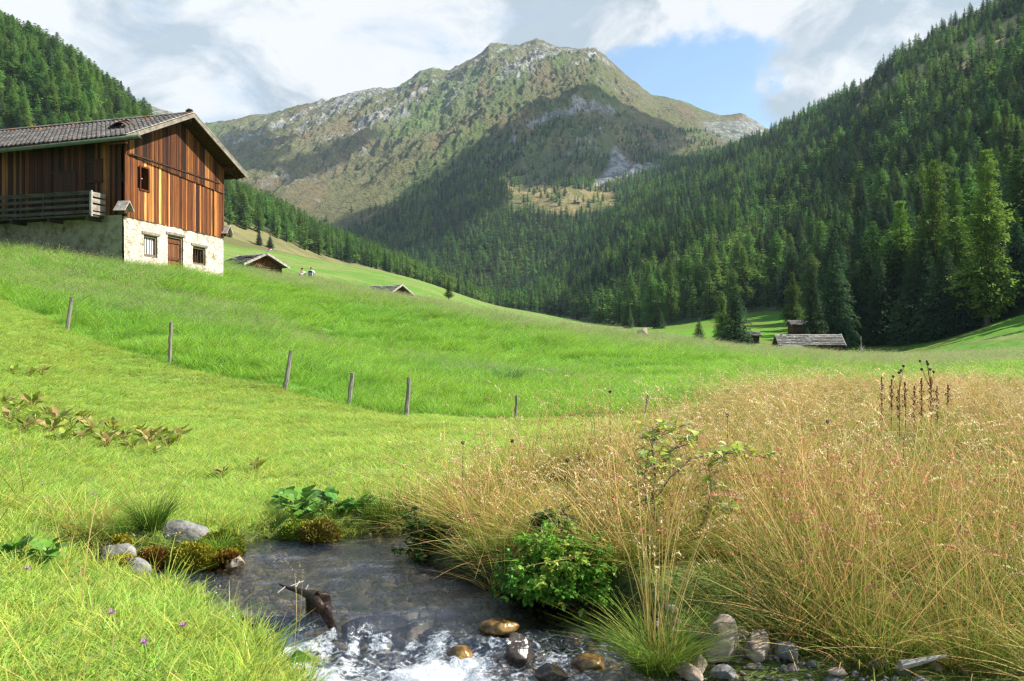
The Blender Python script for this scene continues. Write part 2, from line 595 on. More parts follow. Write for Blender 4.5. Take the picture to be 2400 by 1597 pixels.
# ------------------------------------------------------------------ the terrain
POOL = -1.60
MEADOW_COLS = {
    -1000: [(1, -1.1), (3, -1.0), (7, -0.6), (12, 0.3), (18, 2.0), (24, 3.6), (30, 5.2), (40, 8.0), (60, 13), (120, 27), (250, 60), (400, 110), (700, 200)],
    -400: [(1, -1.2), (3, -1.15), (7, -0.95), (12, -0.3), (18, 1.0), (24, 2.2), (30, 3.6), (40, 5.8), (60, 9.0), (120, 21), (250, 48), (400, 92), (700, 180)],
    0: [(1, -1.25), (3, -1.22), (7, -1.20), (12, -0.85), (18, 0.0), (24, 1.06), (30, 2.3), (38, 3.9), (46, 4.9), (75, 10), (120, 17), (250, 40), (400, 80), (700, 150)],
    286: [(1, -1.28), (3, -1.25), (7, -1.37), (12, -1.28), (18, -0.78), (21.5, -0.15), (30, 1.45), (38, 3.22), (50, 5.0), (75, 9), (120, 16), (250, 38), (400, 72), (700, 120)],
    518: [(1, -1.30), (3, -1.30), (7, -1.45), (12, -1.42), (18, -1.08), (20, -0.72), (30, 0.8), (46, 3.22), (52, 3.8), (64, 5.25), (75, 5.15), (90, 6.0), (120, 9.9), (250, 24.8), (400, 47.5), (700, 70)],
    700: [(1, -1.4), (3, -1.38), (7, -1.48), (12, -1.5), (18, -1.20), (18.8, -1.07), (30, 0.05), (52, 3.3), (60, 3.85), (66, 4.05), (75, 3.9), (90, 4.6), (120, 8.2), (250, 21), (400, 38), (700, 58)],
    960: [(1, -1.5), (3, -1.5), (7, -1.50), (12, -1.52), (18, -1.47), (30, -0.6), (52, 2.2), (75, 2.5), (105, 3.0), (250, 15.3), (400, 28), (700, 46)],
    1200: [(1, -1.5), (3, -1.5), (7, -1.48), (12, -1.52), (18, -1.55), (30, -1.05), (52, 1.0), (75, 0.9), (120, 2.2), (250, 6), (400, 12.5), (700, 25)],
    1500: [(1, -1.5), (3, -1.5), (7, -1.45), (12, -1.5), (18, -1.52), (30, -1.3), (52, 0.08), (75, -0.3), (120, -0.6), (250, 3.2), (400, 6.4), (700, 14)],
    1800: [(1, -1.5), (3, -1.5), (7, -1.42), (12, -1.48), (18, -1.5), (30, -1.4), (52, -0.75), (75, -1.3), (120, -2.1), (180, -0.1), (260, 6.6), (320, 14.5), (400, 26), (700, 60)],
    2080: [(1, -1.5), (3, -1.5), (7, -1.42), (12, -1.48), (18, -1.5), (30, -1.5), (52, -1.2), (75, -1.7), (120, -1.7), (180, 2.0), (260, 14), (400, 45), (700, 100)],
    2400: [(1, -1.5), (3, -1.5), (7, -1.42), (12, -1.45), (18, -1.45), (30, -1.42), (52, -1.05), (75, -0.6), (120, 3.2), (150, 6), (260, 27), (400, 62), (700, 130)],
    3400: [(1, -1.5), (3, -1.4), (7, -1.3), (12, -1.2), (18, -1.1), (30, -0.6), (52, 1.2), (75, 5), (120, 18), (150, 28), (260, 75), (400, 130), (700, 240)],
}
MT = Table(MEADOW_COLS, 1.0, 700.0)

# outline of the stream seen from above (X to the right, Y ahead)
STREAM = [(-3.0, 5.95), (-2.45, 5.60), (-1.95, 5.35), (-1.65, 5.15), (-1.45, 4.85), (-1.12, 4.45), (-0.75, 4.0), (-0.3, 3.2), (0.3, 2.2), (1.6, 2.2),
          (1.5, 3.4), (1.15, 4.1), (0.80, 4.6), (0.62, 5.05), (0.35, 5.4), (-0.02, 5.58), (-0.55, 5.95), (-0.72, 6.5), (-0.80, 7.0), (-0.4, 7.35),
          (1.0, 7.75), (3.5, 8.3), (7.0, 8.2), (7.0, 9.0), (3.5, 9.0), (0.6, 8.35), (-0.9, 7.5), (-1.4, 7.28), (-1.95, 7.1), (-2.2, 6.75), (-2.6, 6.45), (-3.0, 6.3)]


def waterz(X, Y):
    w = np.clip((np.asarray(X) + 0.55) / 0.5, 0, 1)          # abrupt step on the left, drawn out on the right
    lip = 5.34 + 0.10 * (vnoise(np.asarray(X) * 3.1, np.asarray(X) * 0 + 4.2) - 0.5) + 0.06 * np.asarray(X)
    a = lip + 0.03 + 0.45 * w
    b = lip - 0.22 - 0.55 * w
    t = np.clip((a - Y) / (a - b), 0, 1)
    t = t * t * (3 - 2 * t)
    return POOL - 0.17 * t - 0.05 * np.clip((5.0 - Y) / 1.0, 0, 3)


def near_noise(X, Y):
    return (0.05 * (fbm(X * 0.9, Y * 0.9, 3, seed=5) - 0.5) + 0.02 * (fbm(X * 4, Y * 4, 3, seed=8) - 0.5)) * np.clip(Y / 6, 0.5, 6) * np.clip(1.3 - Y / 600, 0.2, 1)


def ground(X, Y):
    X, Y = np.asarray(X, float), np.asarray(Y, float)
    z = MT(px(X, Y), Y) + near_noise(X, Y)
    nearm = Y < 14
    if np.any(nearm):
        d = polydist(STREAM, X[nearm], Y[nearm]) + 0.10 * (fbm(X[nearm] * 3, Y[nearm] * 3, 3, seed=2) - 0.5)
        wz = waterz(X[nearm], Y[nearm])
        zz = z[nearm]
        bed = wz - 0.06 - 0.16 * sstep(0, 0.6, -d) + 0.05 * (fbm(X[nearm] * 6, Y[nearm] * 6, 4, seed=31) - 0.5)
        tb = sstep(0.0, 0.30, d)
        bank = np.maximum(zz, wz + 0.06)
        # the cut bank under the tall grass on the right is a little higher than the plain behind it
        bank = bank + 0.10 * sstep(-0.9, -0.4, X[nearm]) * sstep(1.2, 0.25, d) * sstep(5.0, 5.6, Y[nearm])
        # gravel bar low on the right
        gr = sstep(0.7, 1.0, X[nearm]) * sstep(5.35, 4.9, Y[nearm])
        bank = bank * (1 - gr) + (wz + 0.07 + 0.10 * sstep(0.1, 1.2, d)) * gr
        z[nearm] = np.where(d < 0, bed, (wz - 0.06) * (1 - tb) + bank * tb)
    return z


def gpt(x, Y):
    """ground point under image column x at depth Y"""
    X = Xp(x, Y)
    return Vector((X, Y, float(ground(np.array([X]), np.array([float(Y)]))[0])))


FENCE = ([-1000, -400, 0, 157, 398, 668, 818, 955, 1208, 1513, 1700, 1900, 3400], [42, 31, 24.2, 22, 20.5, 18.8, 18.0, 17.5, 17.5, 18.5, 24, 28, 30])
GOLD = ([0, 4.2, 5.2, 6.0, 6.6, 7.4, 8.4, 9.4, 10.5, 13, 17, 22, 27, 30], [1.3, 0.9, 0.55, -0.5, -0.75, -0.80, -0.75, -0.1, 0.9, 2.0, 3.2, 5.2, 8.5, 40])


def zone(X, Y):
    """0 mown, 1 tall meadow, 2 golden grass"""
    x = px(X, Y)
    yf = np.interp(x, *FENCE) + 0.5 * (vnoise(X * 0.7, Y * 0.7, 3) - 0.5)
    gx = np.interp(Y, *GOLD) + 0.35 * (vnoise(X * 1.3, Y * 1.3, 9) - 0.5) * np.clip(Y / 6, 1, 4)
    return np.where(X > gx, 2, np.where(Y > yf, 1, 0))


def grid_mesh(name, xs, Ys, zf, mat, colf=None, smooth=True):
    xx, YY = np.meshgrid(xs, Ys)
    XX = (xx - CX) / F * YY
    ZZ = zf(xx, YY, XX)
    V = np.stack([XX, YY, ZZ], -1).reshape(-1, 3)
    n, m = len(Ys), len(xs)
    i = np.arange((n - 1) * m).reshape(n - 1, m)[:, :-1].ravel()
    Fa = np.stack([i, i + 1, i + m + 1, i + m], 1)
    col = colf(xx.ravel(), YY.ravel(), XX.ravel(), ZZ.ravel()) if colf else None
    me = mesh_np(name, V, Fa, mat, smooth, col)
    return me


def soil_mat():
    m, nt, N, L, out = new_mat('meadow_ground')
    at = N('ShaderNodeAttribute')
    at.attribute_name = 'Col'
    g = N('ShaderNodeNewGeometry')
    mix = at.outputs['Color']
    for sc, lo, hi, c in ((0.35, 0.35, 0.7, (0.72, 0.82, 0.7)), (5.0, 0.4, 0.65, (0.6, 0.6, 0.6)), (40.0, 0.4, 0.6, (0.6, 0.65, 0.6))):
        n = N('ShaderNodeTexNoise')
        n.inputs['Scale'].default_value = sc
        n.inputs['Detail'].default_value = 5
        L(g.outputs['Position'], n.inputs['Vector'])
        r = N('ShaderNodeMapRange')
        L(n.outputs[0], r.inputs[0])
        r.inputs[1].default_value, r.inputs[2].default_value = lo, hi
        mm = N('ShaderNodeMix', data_type='RGBA', blend_type='MULTIPLY')
        L(r.outputs[0], mm.inputs[0])
        L(mix, mm.inputs[6])
        mm.inputs[7].default_value = (*c, 1)
        mix = mm.outputs[2]
    p = N('ShaderNodeBsdfPrincipled')
    p.inputs['Roughness'].default_value = 0.9
    p.inputs['Specular IOR Level'].default_value = 0.1
    L(mix, p.inputs['Base Color'])
    nb = N('ShaderNodeTexNoise')
    nb.inputs['Scale'].default_value = 9
    nb.inputs['Detail'].default_value = 8
    L(g.outputs['Position'], nb.inputs['Vector'])
    bp = N('ShaderNodeBump')
    bp.inputs['Strength'].default_value = 0.7
    bp.inputs['Distance'].default_value = 0.05
    L(nb.outputs[0], bp.inputs['Height'])
    L(bp.outputs[0], p.inputs['Normal'])
    L(p.outputs[0], out.inputs[0])
    return m


M['soil'] = soil_mat()


def mixc(a, b, t):
    t = np.asarray(t)[..., None]
    return a * (1 - t) + np.asarray(b) * t


def meadow_col(x, Y, X, Z):
    zn = zone(X, Y)
    col = np.empty((len(x), 3))
    col[:] = (0.26, 0.38, 0.07)
    col[zn == 1] = (0.13, 0.30, 0.035)
    col[zn == 2] = (0.15, 0.19, 0.05)
    n = fbm(X * 0.15, Y * 0.15, 4, seed=40)
    n2 = fbm(X * 0.8, Y * 0.8, 4, seed=41)
    mown = zn == 0
    col[mown] = mixc(col[mown], (0.30, 0.30, 0.10), 0.40 * sstep(0.42, 0.68, n2[mown]))
    far = Y > 56
    yp = CY - Z / Y * F
    base = np.array((0.17, 0.33, 0.045))
    c2 = mixc(np.broadcast_to(base, (far.sum(), 3)), (0.33, 0.34, 0.12), 0.75 * sstep(0.38, 0.62, fbm(X[far] * 0.10, Y[far] * 0.05, 5, gain=0.65, seed=44)))
    col[far] = c2
    # unmown dry bank below the larches on the left
    lb = np.interp(x, [-1000, 300, 518, 700, 960, 1080, 1200, 1300], [200, 300, 300, 355, 440, 520, 600, 700])
    dry = sstep(-18, 14, Y - lb + 50 * (fbm(X * 0.05, Y * 0.03, 3, seed=47) - 0.5)) * (x < 1250)
    col = mixc(col, (0.21, 0.19, 0.075), dry)
    rd = (x > 1500) & (Y > 100)
    col[rd] = mixc(np.broadcast_to(np.array((0.17, 0.36, 0.03)), (rd.sum(), 3)), (0.22, 0.28, 0.05), sstep(0.4, 0.65, fbm(X[rd] * 0.08, Y[rd] * 0.05, 4, seed=52)))
    # mud, roots and pebbles at the water's edge
    nm = (Y < 12)
    d = polydist(STREAM, X[nm], Y[nm])
    bedc = mixc(np.broadcast_to(np.array((0.30, 0.22, 0.13)), (nm.sum(), 3)), (0.62, 0.49, 0.30), sstep(0.42, 0.68, fbm(X[nm] * 11, Y[nm] * 11, 4, seed=60)))
    bedc = mixc(bedc, (0.42, 0.26, 0.09), 0.6 * sstep(0.6, 0.75, fbm(X[nm] * 7, Y[nm] * 7, 3, seed=61)))
    t = sstep(0.30, 0.10, d + 0.12 * (n2[nm] - 0.5))
    edge = mixc(col[nm], (0.07, 0.05, 0.03), t)
    col[nm] = np.where((d < 0.05)[:, None], bedc, edge)
    return col


xs = np.linspace(-1000, 3400, 440)
Ys = np.exp(np.linspace(math.log(1.2), math.log(700), 760))
Ys = np.unique(np.concatenate([Ys, np.linspace(3.6, 8.2, 170)]))
o = link('meadow', grid_mesh('meadow', xs, Ys, lambda x, Y, X: ground(X.ravel(), Y.ravel()).reshape(X.shape), M['soil'], meadow_col))
tag(o, 'green valley meadow with a mown slope, tall grass and a stream bed', 'meadow', kind='structure')


# ---- hills
def hill_fn(cols, behind=0.35, rough=1.0, seed=0, bulge=0.10):
    xk = sorted(cols)
    yb = [cols[k][0] for k in xk]
    yr = [cols[k][1] for k in xk]
    zr = [Zp(cols[k][2], cols[k][1]) for k in xk]

    def f(x, Y):
        x, Y = np.asarray(x, float), np.asarray(Y, float)
        b, r, z1 = pchip(xk, yb, x), pchip(xk, yr, x), pchip(xk, zr, x)
        z0 = MT(x, np.minimum(b, 700))
        t = (Y - b) / (r - b)
        X = Xp(x, Y)
        tt = np.clip(t, 0, 1)
        z = z0 + (z1 - z0) * (tt + bulge * np.sin(math.pi * tt))
        z = np.where(t > 1, z1 - (Y - r) * behind, z)
        z = np.where(t < 0, z0 - (b - Y) * 0.4 - 0.3, z)
        amp = (z1 - z0) * 0.16 * rough * sstep(0.0, 0.25, t)
        z = z + amp * (fbm(X / 90, Y / 140, 4, seed=seed) - 0.5) * (1 - 0.75 * sstep(0.75, 1.0, t))
        return z
    return f


LEFT = {-1000: (230, 560, -420), -400: (260, 580, -170), 0: (300, 600, 92), 155: (310, 610, 168), 340: (330, 630, 312), 520: (380, 690, 452), 640: (400, 720, 500),
        760: (440, 760, 566), 900: (480, 790, 626), 1000: (520, 810, 672), 1080: (560, 830, 706), 1160: (610, 850, 738), 1300: (690, 880, 770)}
RIGHT = {1080: (660, 1050, 740), 1200: (610, 1040, 690), 1300: (560, 1040, 605), 1430: (400, 1060, 498), 1520: (330, 1085, 436), 1640: (300, 1100, 388), 1780: (285, 1100, 322), 1850: (268, 1050, 287),
         1985: (205, 950, 212), 2130: (160, 850, 112), 2260: (140, 780, 42), 2400: (126, 720, -35), 2700: (105, 640, -210), 3400: (70, 520, -600)}
STRIPS = ([(1285, 722), (1440, 662), (1560, 612), (1625, 585), (1640, 596), (1560, 640), (1440, 690), (1310, 735)],
          [(1985, 260), (2080, 190), (2210, 120), (2330, 62), (2420, 20), (2420, 85), (2330, 122), (2250, 165), (2160, 195), (2010, 285)],
          [(2085, 110), (2200, 55), (2300, 5), (2360, -40), (2420, -30), (2330, 22), (2220, 80), (2120, 128)],
          [(1850, 355), (1905, 335), (1915, 350), (1870, 372)], [(2000, 205), (2040, 170), (2060, 180), (2020, 225)])


def hill_col(x, Y, X, Z):
    yp = CY - Z / Y * F
    col = np.empty((len(x), 3))
    col[:] = (0.06, 0.085, 0.028)
    lf = np.interp(x, [-1000, 300, 518, 640, 700, 960, 1080, 1200, 1300], [300, 335, 412, 440, 452, 512, 566, 618, 696])
    lf = sstep(10, -6, Y - lf + 20 * (fbm(X / 20, Y / 30, 3, seed=57) - 0.5)) * (X < -20) * (x < 1120)
    col = mixc(col, (0.16, 0.15, 0.058), lf)
    for poly in STRIPS:
        s_ = sstep(10, -4, polydist(poly, x, yp) + 14 * (fbm(X / 14, Y / 14, 3, seed=55) - 0.5))
        col = mixc(col, (0.30, 0.26, 0.11), s_)
    return col


left_z = hill_fn(LEFT, seed=70)
right_z = hill_fn(RIGHT, seed=75, rough=1.0, bulge=-0.05)

M['hill'] = surf_mat('hill_ground', [(0.3, (0.55, 0.6, 0.5)), (0.5, (1.0, 1.0, 1.0)), (0.7, (1.4, 1.3, 1.3))], scale=0.06, use_col=True, detail=8, bump=0.6, bump_scale=1.0, dist=0.5)
lx = np.linspace(-1000, 1300, 150)
o = link('forest_hill', grid_mesh('forest_hill', lx, np.linspace(190, 1000, 150), lambda x, Y, X: left_z(x, Y), M['hill'], hill_col))
tag(o, 'steep grassy hillside under the sunlit larch wood on the left', 'hill', kind='structure')
rx = np.unique(np.concatenate([np.linspace(1080, 2450, 260), np.linspace(2450, 3400, 40)]))
o = link('forest_hill', grid_mesh('forest_hill', rx, np.concatenate([np.linspace(60, 320, 90), np.linspace(323, 1300, 300)]), lambda x, Y, X: right_z(x, Y), M['hill'], hill_col))
tag(o, 'steep dry hillside under the dark conifer wood on the right', 'hill', kind='structure')

RIDGE = ([-1000, -300, 0, 300, 350, 400, 470, 560, 640, 760, 850, 930, 985, 1012, 1045, 1110, 1150, 1185, 1220, 1255, 1300, 1340, 1395, 1430, 1480, 1530, 1600, 1650, 1690, 1740, 1770, 1800, 1900, 2300, 3400],
         [260, 260, 255, 247, 250, 264, 292, 280, 263, 236, 216, 206, 170, 158, 170, 136, 104, 110, 109, 97, 114, 119, 117, 146, 188, 224, 237, 261, 273, 266, 285, 305, 330, 300, 250])
MTN = {
    -1000: [(700, 650), (850, 600), (1100, 520), (1400, 450), (1800, 380), (2300, 310), (2800, 0)],
    300: [(700, 690), (850, 640), (1100, 575), (1400, 505), (1800, 425), (2300, 335), (2800, 0)],
    470: [(700, 700), (850, 650), (1100, 590), (1400, 520), (1800, 440), (2300, 360), (2800, 0)],
    640: [(700, 715), (850, 670), (1100, 600), (1400, 525), (1800, 430), (2300, 338), (2800, 0)],
    850: [(700, 725), (850, 690), (1100, 605), (1400, 510), (1800, 405), (2300, 304), (2800, 0)],
    1000: [(700, 735), (850, 705), (1100, 590), (1400, 485), (1800, 368), (2300, 262), (2800, 0)],
    1110: [(700, 745), (850, 715), (1100, 560), (1400, 440), (1800, 325), (2300, 225), (2800, 0)],
    1200: [(700, 752), (850, 720), (1100, 545), (1250, 482), (1400, 442), (1800, 290), (2300, 200), (2800, 0)],
    1290: [(700, 760), (850, 722), (1100, 540), (1200, 492), (1400, 455), (1800, 285), (2300, 185), (2800, 0)],
    1385: [(700, 765), (850, 722), (1100, 535), (1200, 490), (1400, 455), (1800, 285), (2300, 178), (2800, 0)],
    1460: [(700, 765), (850, 720), (1100, 560), (1250, 480), (1400, 440), (1800, 330), (2300, 235), (2800, 0)],
    1560: [(700, 765), (850, 715), (1100, 570), (1400, 420), (1800, 350), (2300, 290), (2800, 0)],
    1680: [(700, 760), (850, 700), (1100, 560), (1400, 410), (1800, 365), (2300, 320), (2800, 0)],
    1800: [(700, 750), (850, 690), (1100, 560), (1400, 430), (1800, 390), (2300, 345), (2800, 0)],
    3400: [(700, 700), (850, 650), (1100, 560), (1400, 460), (1800, 400), (2300, 330), (2800, 0)],
}
_cols = {}
for k, kn in MTN.items():
    yr_ = float(np.interp(k, *RIDGE))
    _cols[k] = [(Y, Zp(y if y else yr_, Y)) for (Y, y) in kn]
MTT = Table(_cols, 700, 2800, n=300)


def mtn_z(x, Y):
    x, Y = np.asarray(x, float), np.asarray(Y, float)
    t = np.clip((Y - 1900) / 900, 0, 1)
    zr = Zp(np.interp(x, *RIDGE), 2800)
    zk = MTT(x, np.clip(Y, 700, 2800))
    ridge_fix = zr - MTT(x, np.full(x.shape, 2800.0))
    z = zk + ridge_fix * t ** 2.5
    X = Xp(x, Y)
    # ribs and gullies run diagonally down the face
    u = (X * 0.80 - Y * 0.34) / 150
    v = (X * 0.50 + Y * 0.8) / 620
    rib = ridged(u, v, 5, seed=81) - 0.55
    crag = ridged(X / 52, Y / 80, 4, seed=87) - 0.5 + 0.45 * (ridged(X / 17, Y / 30, 3, seed=89) - 0.5)
    up = sstep(950, 1500, Y)
    edge = 1 - 0.85 * sstep(2450, 2800, Y)
    z = z + up * (92 * rib * edge + 34 * crag * sstep(1300, 1900, Y) * (0.35 + 0.65 * edge)) * (0.35 + 0.65 * sstep(1650, 1350, x))
    z = np.where(Y > 2800, zr - (Y - 2800) * 0.7, z)
    return z


SCREE = [(1440, 345), (1480, 385), (1570, 385), (1540, 400), (1440, 418), (1400, 445), (1385, 440), (1420, 400)]
SCREE2 = [(1340, 225), (1390, 235), (1440, 255), (1435, 270), (1380, 262), (1290, 275), (1250, 300), (1235, 290), (1290, 262), (1345, 250)]
SCREE3 = [(1640, 285), (1720, 285), (1790, 290), (1770, 320), (1700, 330), (1650, 305)]
LAWN = [(1015, 235), (1045, 225), (1040, 250), (980, 300), (930, 322), (915, 315), (960, 285)]
BENCH = [(1185, 440), (1300, 432), (1450, 455), (1440, 492), (1330, 510), (1200, 495)]


def mtn_col(x, Y, X, Z):
    yp = CY - Z / Y * F
    n = fbm(X / 120, Y / 200, 5, seed=91)
    u = (X * 0.80 - Y * 0.34) / 46
    v = (X * 0.50 + Y * 0.8) / 330
    st = fbm(u, v, 5, gain=0.6, seed=95)
    fine = fbm(X / 12, Y / 20, 4, gain=0.65, seed=99)
    col = np.empty((len(x), 3))
    col[:] = (0.155, 0.152, 0.068)
    col = mixc(col, (0.13, 0.165, 0.06), sstep(0.45, 0.62, n))
    col = mixc(col, (0.20, 0.155, 0.085), 0.7 * sstep(0.52, 0.7, fbm(X / 70, Y / 160, 4, seed=103)))
    rock = sstep(0.55, 0.74, 0.62 * st + 0.42 * fine + 0.10 * sstep(1700, 2600, Y) - 0.05) * sstep(1150, 1700, Y)
    rock = rock * (1 - 0.75 * sstep(1395, 1460, x) * sstep(1800, 1700, x))
    rockc = mixc(np.broadcast_to(np.array((0.22, 0.22, 0.205)), (len(x), 3)), (0.44, 0.43, 0.40), sstep(0.4, 0.65, fbm(X / 8, Y / 14, 3, seed=107)))
    col = col * (1 - rock[:, None]) + rockc * rock[:, None]
    for poly, k in ((SCREE, 1.0), (SCREE2, 0.8), (SCREE3, 0.55)):
        d = polydist(poly, x, yp) + 26 * (fine - 0.5)
        s = sstep(6, -4, d) * k
        col = col * (1 - s[:, None]) + (rockc * np.array((0.92, 0.95, 1.0))) * s[:, None]
    s = sstep(12, -8, polydist(LAWN, x, yp) + 20 * (fine - 0.5))
    col = mixc(col, (0.15, 0.23, 0.05), 0.6 * s)
    s = sstep(12, -10, polydist(BENCH, x, yp) + 40 * (fine - 0.5) + 30 * (n - 0.5))
    col = mixc(col, mixc(np.broadcast_to(np.array((0.33, 0.27, 0.12)), (len(x), 3)), (0.19, 0.19, 0.075), sstep(0.4, 0.6, fbm(X / 25, Y / 50, 3, seed=111))), s)
    low = sstep(1350, 1150, Y) * (1 - s)
    col = mixc(col, (0.07, 0.095, 0.035), low * 0.95)
    return col * 0.95


def mtn_mat():
    m, nt, N, L, out = new_mat('mountain_ground')
    at = N('ShaderNodeAttribute')
    at.attribute_name = 'Col'
    g = N('ShaderNodeNewGeometry')
    nz = N('ShaderNodeTexNoise')
    nz.inputs['Scale'].default_value = 0.12
    nz.inputs['Detail'].default_value = 8
    nz.inputs['Roughness'].default_value = 0.7
    L(g.outputs['Position'], nz.inputs['Vector'])
    r = N('ShaderNodeMapRange')
    L(nz.outputs[0], r.inputs[0])
    r.inputs[1].default_value, r.inputs[2].default_value = 0.3, 0.7
    r.inputs[3].default_value, r.inputs[4].default_value = 0.55, 1.4
    mm = N('ShaderNodeVectorMath', operation='SCALE')
    L(at.outputs['Color'], mm.inputs[0])
    L(r.outputs[0], mm.inputs['Scale'])
    p = N('ShaderNodeBsdfPrincipled')
    p.inputs['Roughness'].default_value = 0.95
    p.inputs['Specular IOR Level'].default_value = 0.05
    L(mm.outputs[0], p.inputs['Base Color'])
    bp = N('ShaderNodeBump')
    bp.inputs['Strength'].default_value = 1.0
    bp.inputs['Distance'].default_value = 12.0
    L(nz.outputs[0], bp.inputs['Height'])
    L(bp.outputs[0], p.inputs['Normal'])
    L(p.outputs[0], out.inputs[0])
    return m


M['mountain'] = mtn_mat()
mx_ = np.unique(np.concatenate([np.linspace(-1000, 250, 40), np.linspace(250, 1850, 800), np.linspace(1860, 3400, 40)]))
mY_ = np.concatenate([np.linspace(700, 1300, 90), np.linspace(1305, 2800, 420), np.linspace(2815, 3300, 12)])
o = link('mountain', grid_mesh('mountain', mx_, mY_, lambda x, Y, X: mtn_z(x, Y), M['mountain'], mtn_col))
tag(o, 'broad rocky mountain with brown-green slopes closing the valley', 'mountain', kind='structure')


def land(x, Y):
    """top of whatever terrain lies at column x, depth Y"""
    x, Y = np.asarray(x, float), np.asarray(Y, float)
    z = np.where(Y <= 700, ground(Xp(x, Y), np.minimum(Y, 700)), -1e3)
    inl = (x <= 1300) & (Y > 190) & (Y < 1000)
    z = np.where(inl, np.maximum(z, left_z(x, Y)), z)
    inr = (x >= 1080) & (Y > 60) & (Y < 1300)
    z = np.where(inr, np.maximum(z, right_z(x, Y)), z)
    z = np.where(Y >= 700, np.maximum(z, mtn_z(x, np.maximum(Y, 700))), z)
    return z


def hit(x, y, y0=60.0, y1=2800.0, n=1500):
    """first terrain point seen at pixel (x, y) beyond y0"""
    Y = np.linspace(y0, y1, n)
    z = land(np.full(n, float(x)), Y)
    s = Zp(y, Y)
    k = np.argmax(z >= s)
    return Vector((Xp(x, Y[k]), Y[k], z[k]))

# ------------------------------------------------------------------ water
def water_mat():
    m, nt, N, L, out = new_mat('stream_water')
    g = N('ShaderNodeNewGeometry')
    mp = N('ShaderNodeMapping')
    mp.inputs['Scale'].default_value = (1, 1.6, 1)
    L(g.outputs['Position'], mp.inputs[0])

    def nz(sc, det, ro=0.6):
        n = N('ShaderNodeTexNoise')
        n.inputs['Scale'].default_value = sc
        n.inputs['Detail'].default_value = det
        n.inputs['Roughness'].default_value = ro
        n.inputs['Distortion'].default_value = 0.6
        L(mp.outputs[0], n.inputs['Vector'])
        return n.outputs[0]
    ad = N('ShaderNodeMath', operation='ADD')
    L(nz(9, 5), ad.inputs[0])
    L(nz(42, 4), ad.inputs[1])
    bp = N('ShaderNodeBump')
    bp.inputs['Strength'].default_value = 0.8
    bp.inputs['Distance'].default_value = 0.014
    L(ad.outputs[0], bp.inputs['Height'])
    gl = N('ShaderNodeBsdfGlossy')
    gl.inputs['Roughness'].default_value = 0.06
    L(bp.outputs[0], gl.inputs['Normal'])
    tr = N('ShaderNodeBsdfTransparent')
    tr.inputs['Color'].default_value = (0.96, 0.93, 0.84, 1)
    fr = N('ShaderNodeFresnel')
    fr.inputs['IOR'].default_value = 1.5
    L(bp.outputs[0], fr.inputs['Normal'])
    fb = N('ShaderNodeMath', operation='MULTIPLY_ADD', use_clamp=True)
    L(fr.outputs[0], fb.inputs[0])
    fb.inputs[1].default_value = 1.3
    fb.inputs[2].default_value = 0.11
    mx = N('ShaderNodeMixShader')
    L(fb.outputs[0], mx.inputs[0])
    L(tr.outputs[0], mx.inputs[1])
    L(gl.outputs[0], mx.inputs[2])
    # foam
    at = N('ShaderNodeAttribute')
    at.attribute_name = 'foam'
    fs = N('ShaderNodeMath', operation='MULTIPLY_ADD')
    L(nz(26, 6, 0.7), fs.inputs[0])
    fs.inputs[1].default_value = 2.6
    fs.inputs[2].default_value = -1.65
    fa = N('ShaderNodeMath', operation='ADD')
    L(fs.outputs[0], fa.inputs[0])
    L(at.outputs['Fac'], fa.inputs[1])
    fr2 = N('ShaderNodeMapRange')
    L(fa.outputs[0], fr2.inputs[0])
    fr2.inputs[1].default_value, fr2.inputs[2].default_value = 0.02, 0.5
    fp = N('ShaderNodeBsdfPrincipled')
    fp.inputs['Base Color'].default_value = (0.50, 0.53, 0.56, 1)
    fp.inputs['Roughness'].default_value = 0.25
    L(bp.outputs[0], fp.inputs['Normal'])
    m2 = N('ShaderNodeMixShader')
    L(fr2.outputs[0], m2.inputs[0])
    L(mx.outputs[0], m2.inputs[1])
    L(fp.outputs[0], m2.inputs[2])
    L(m2.outputs[0], out.inputs[0])
    return m


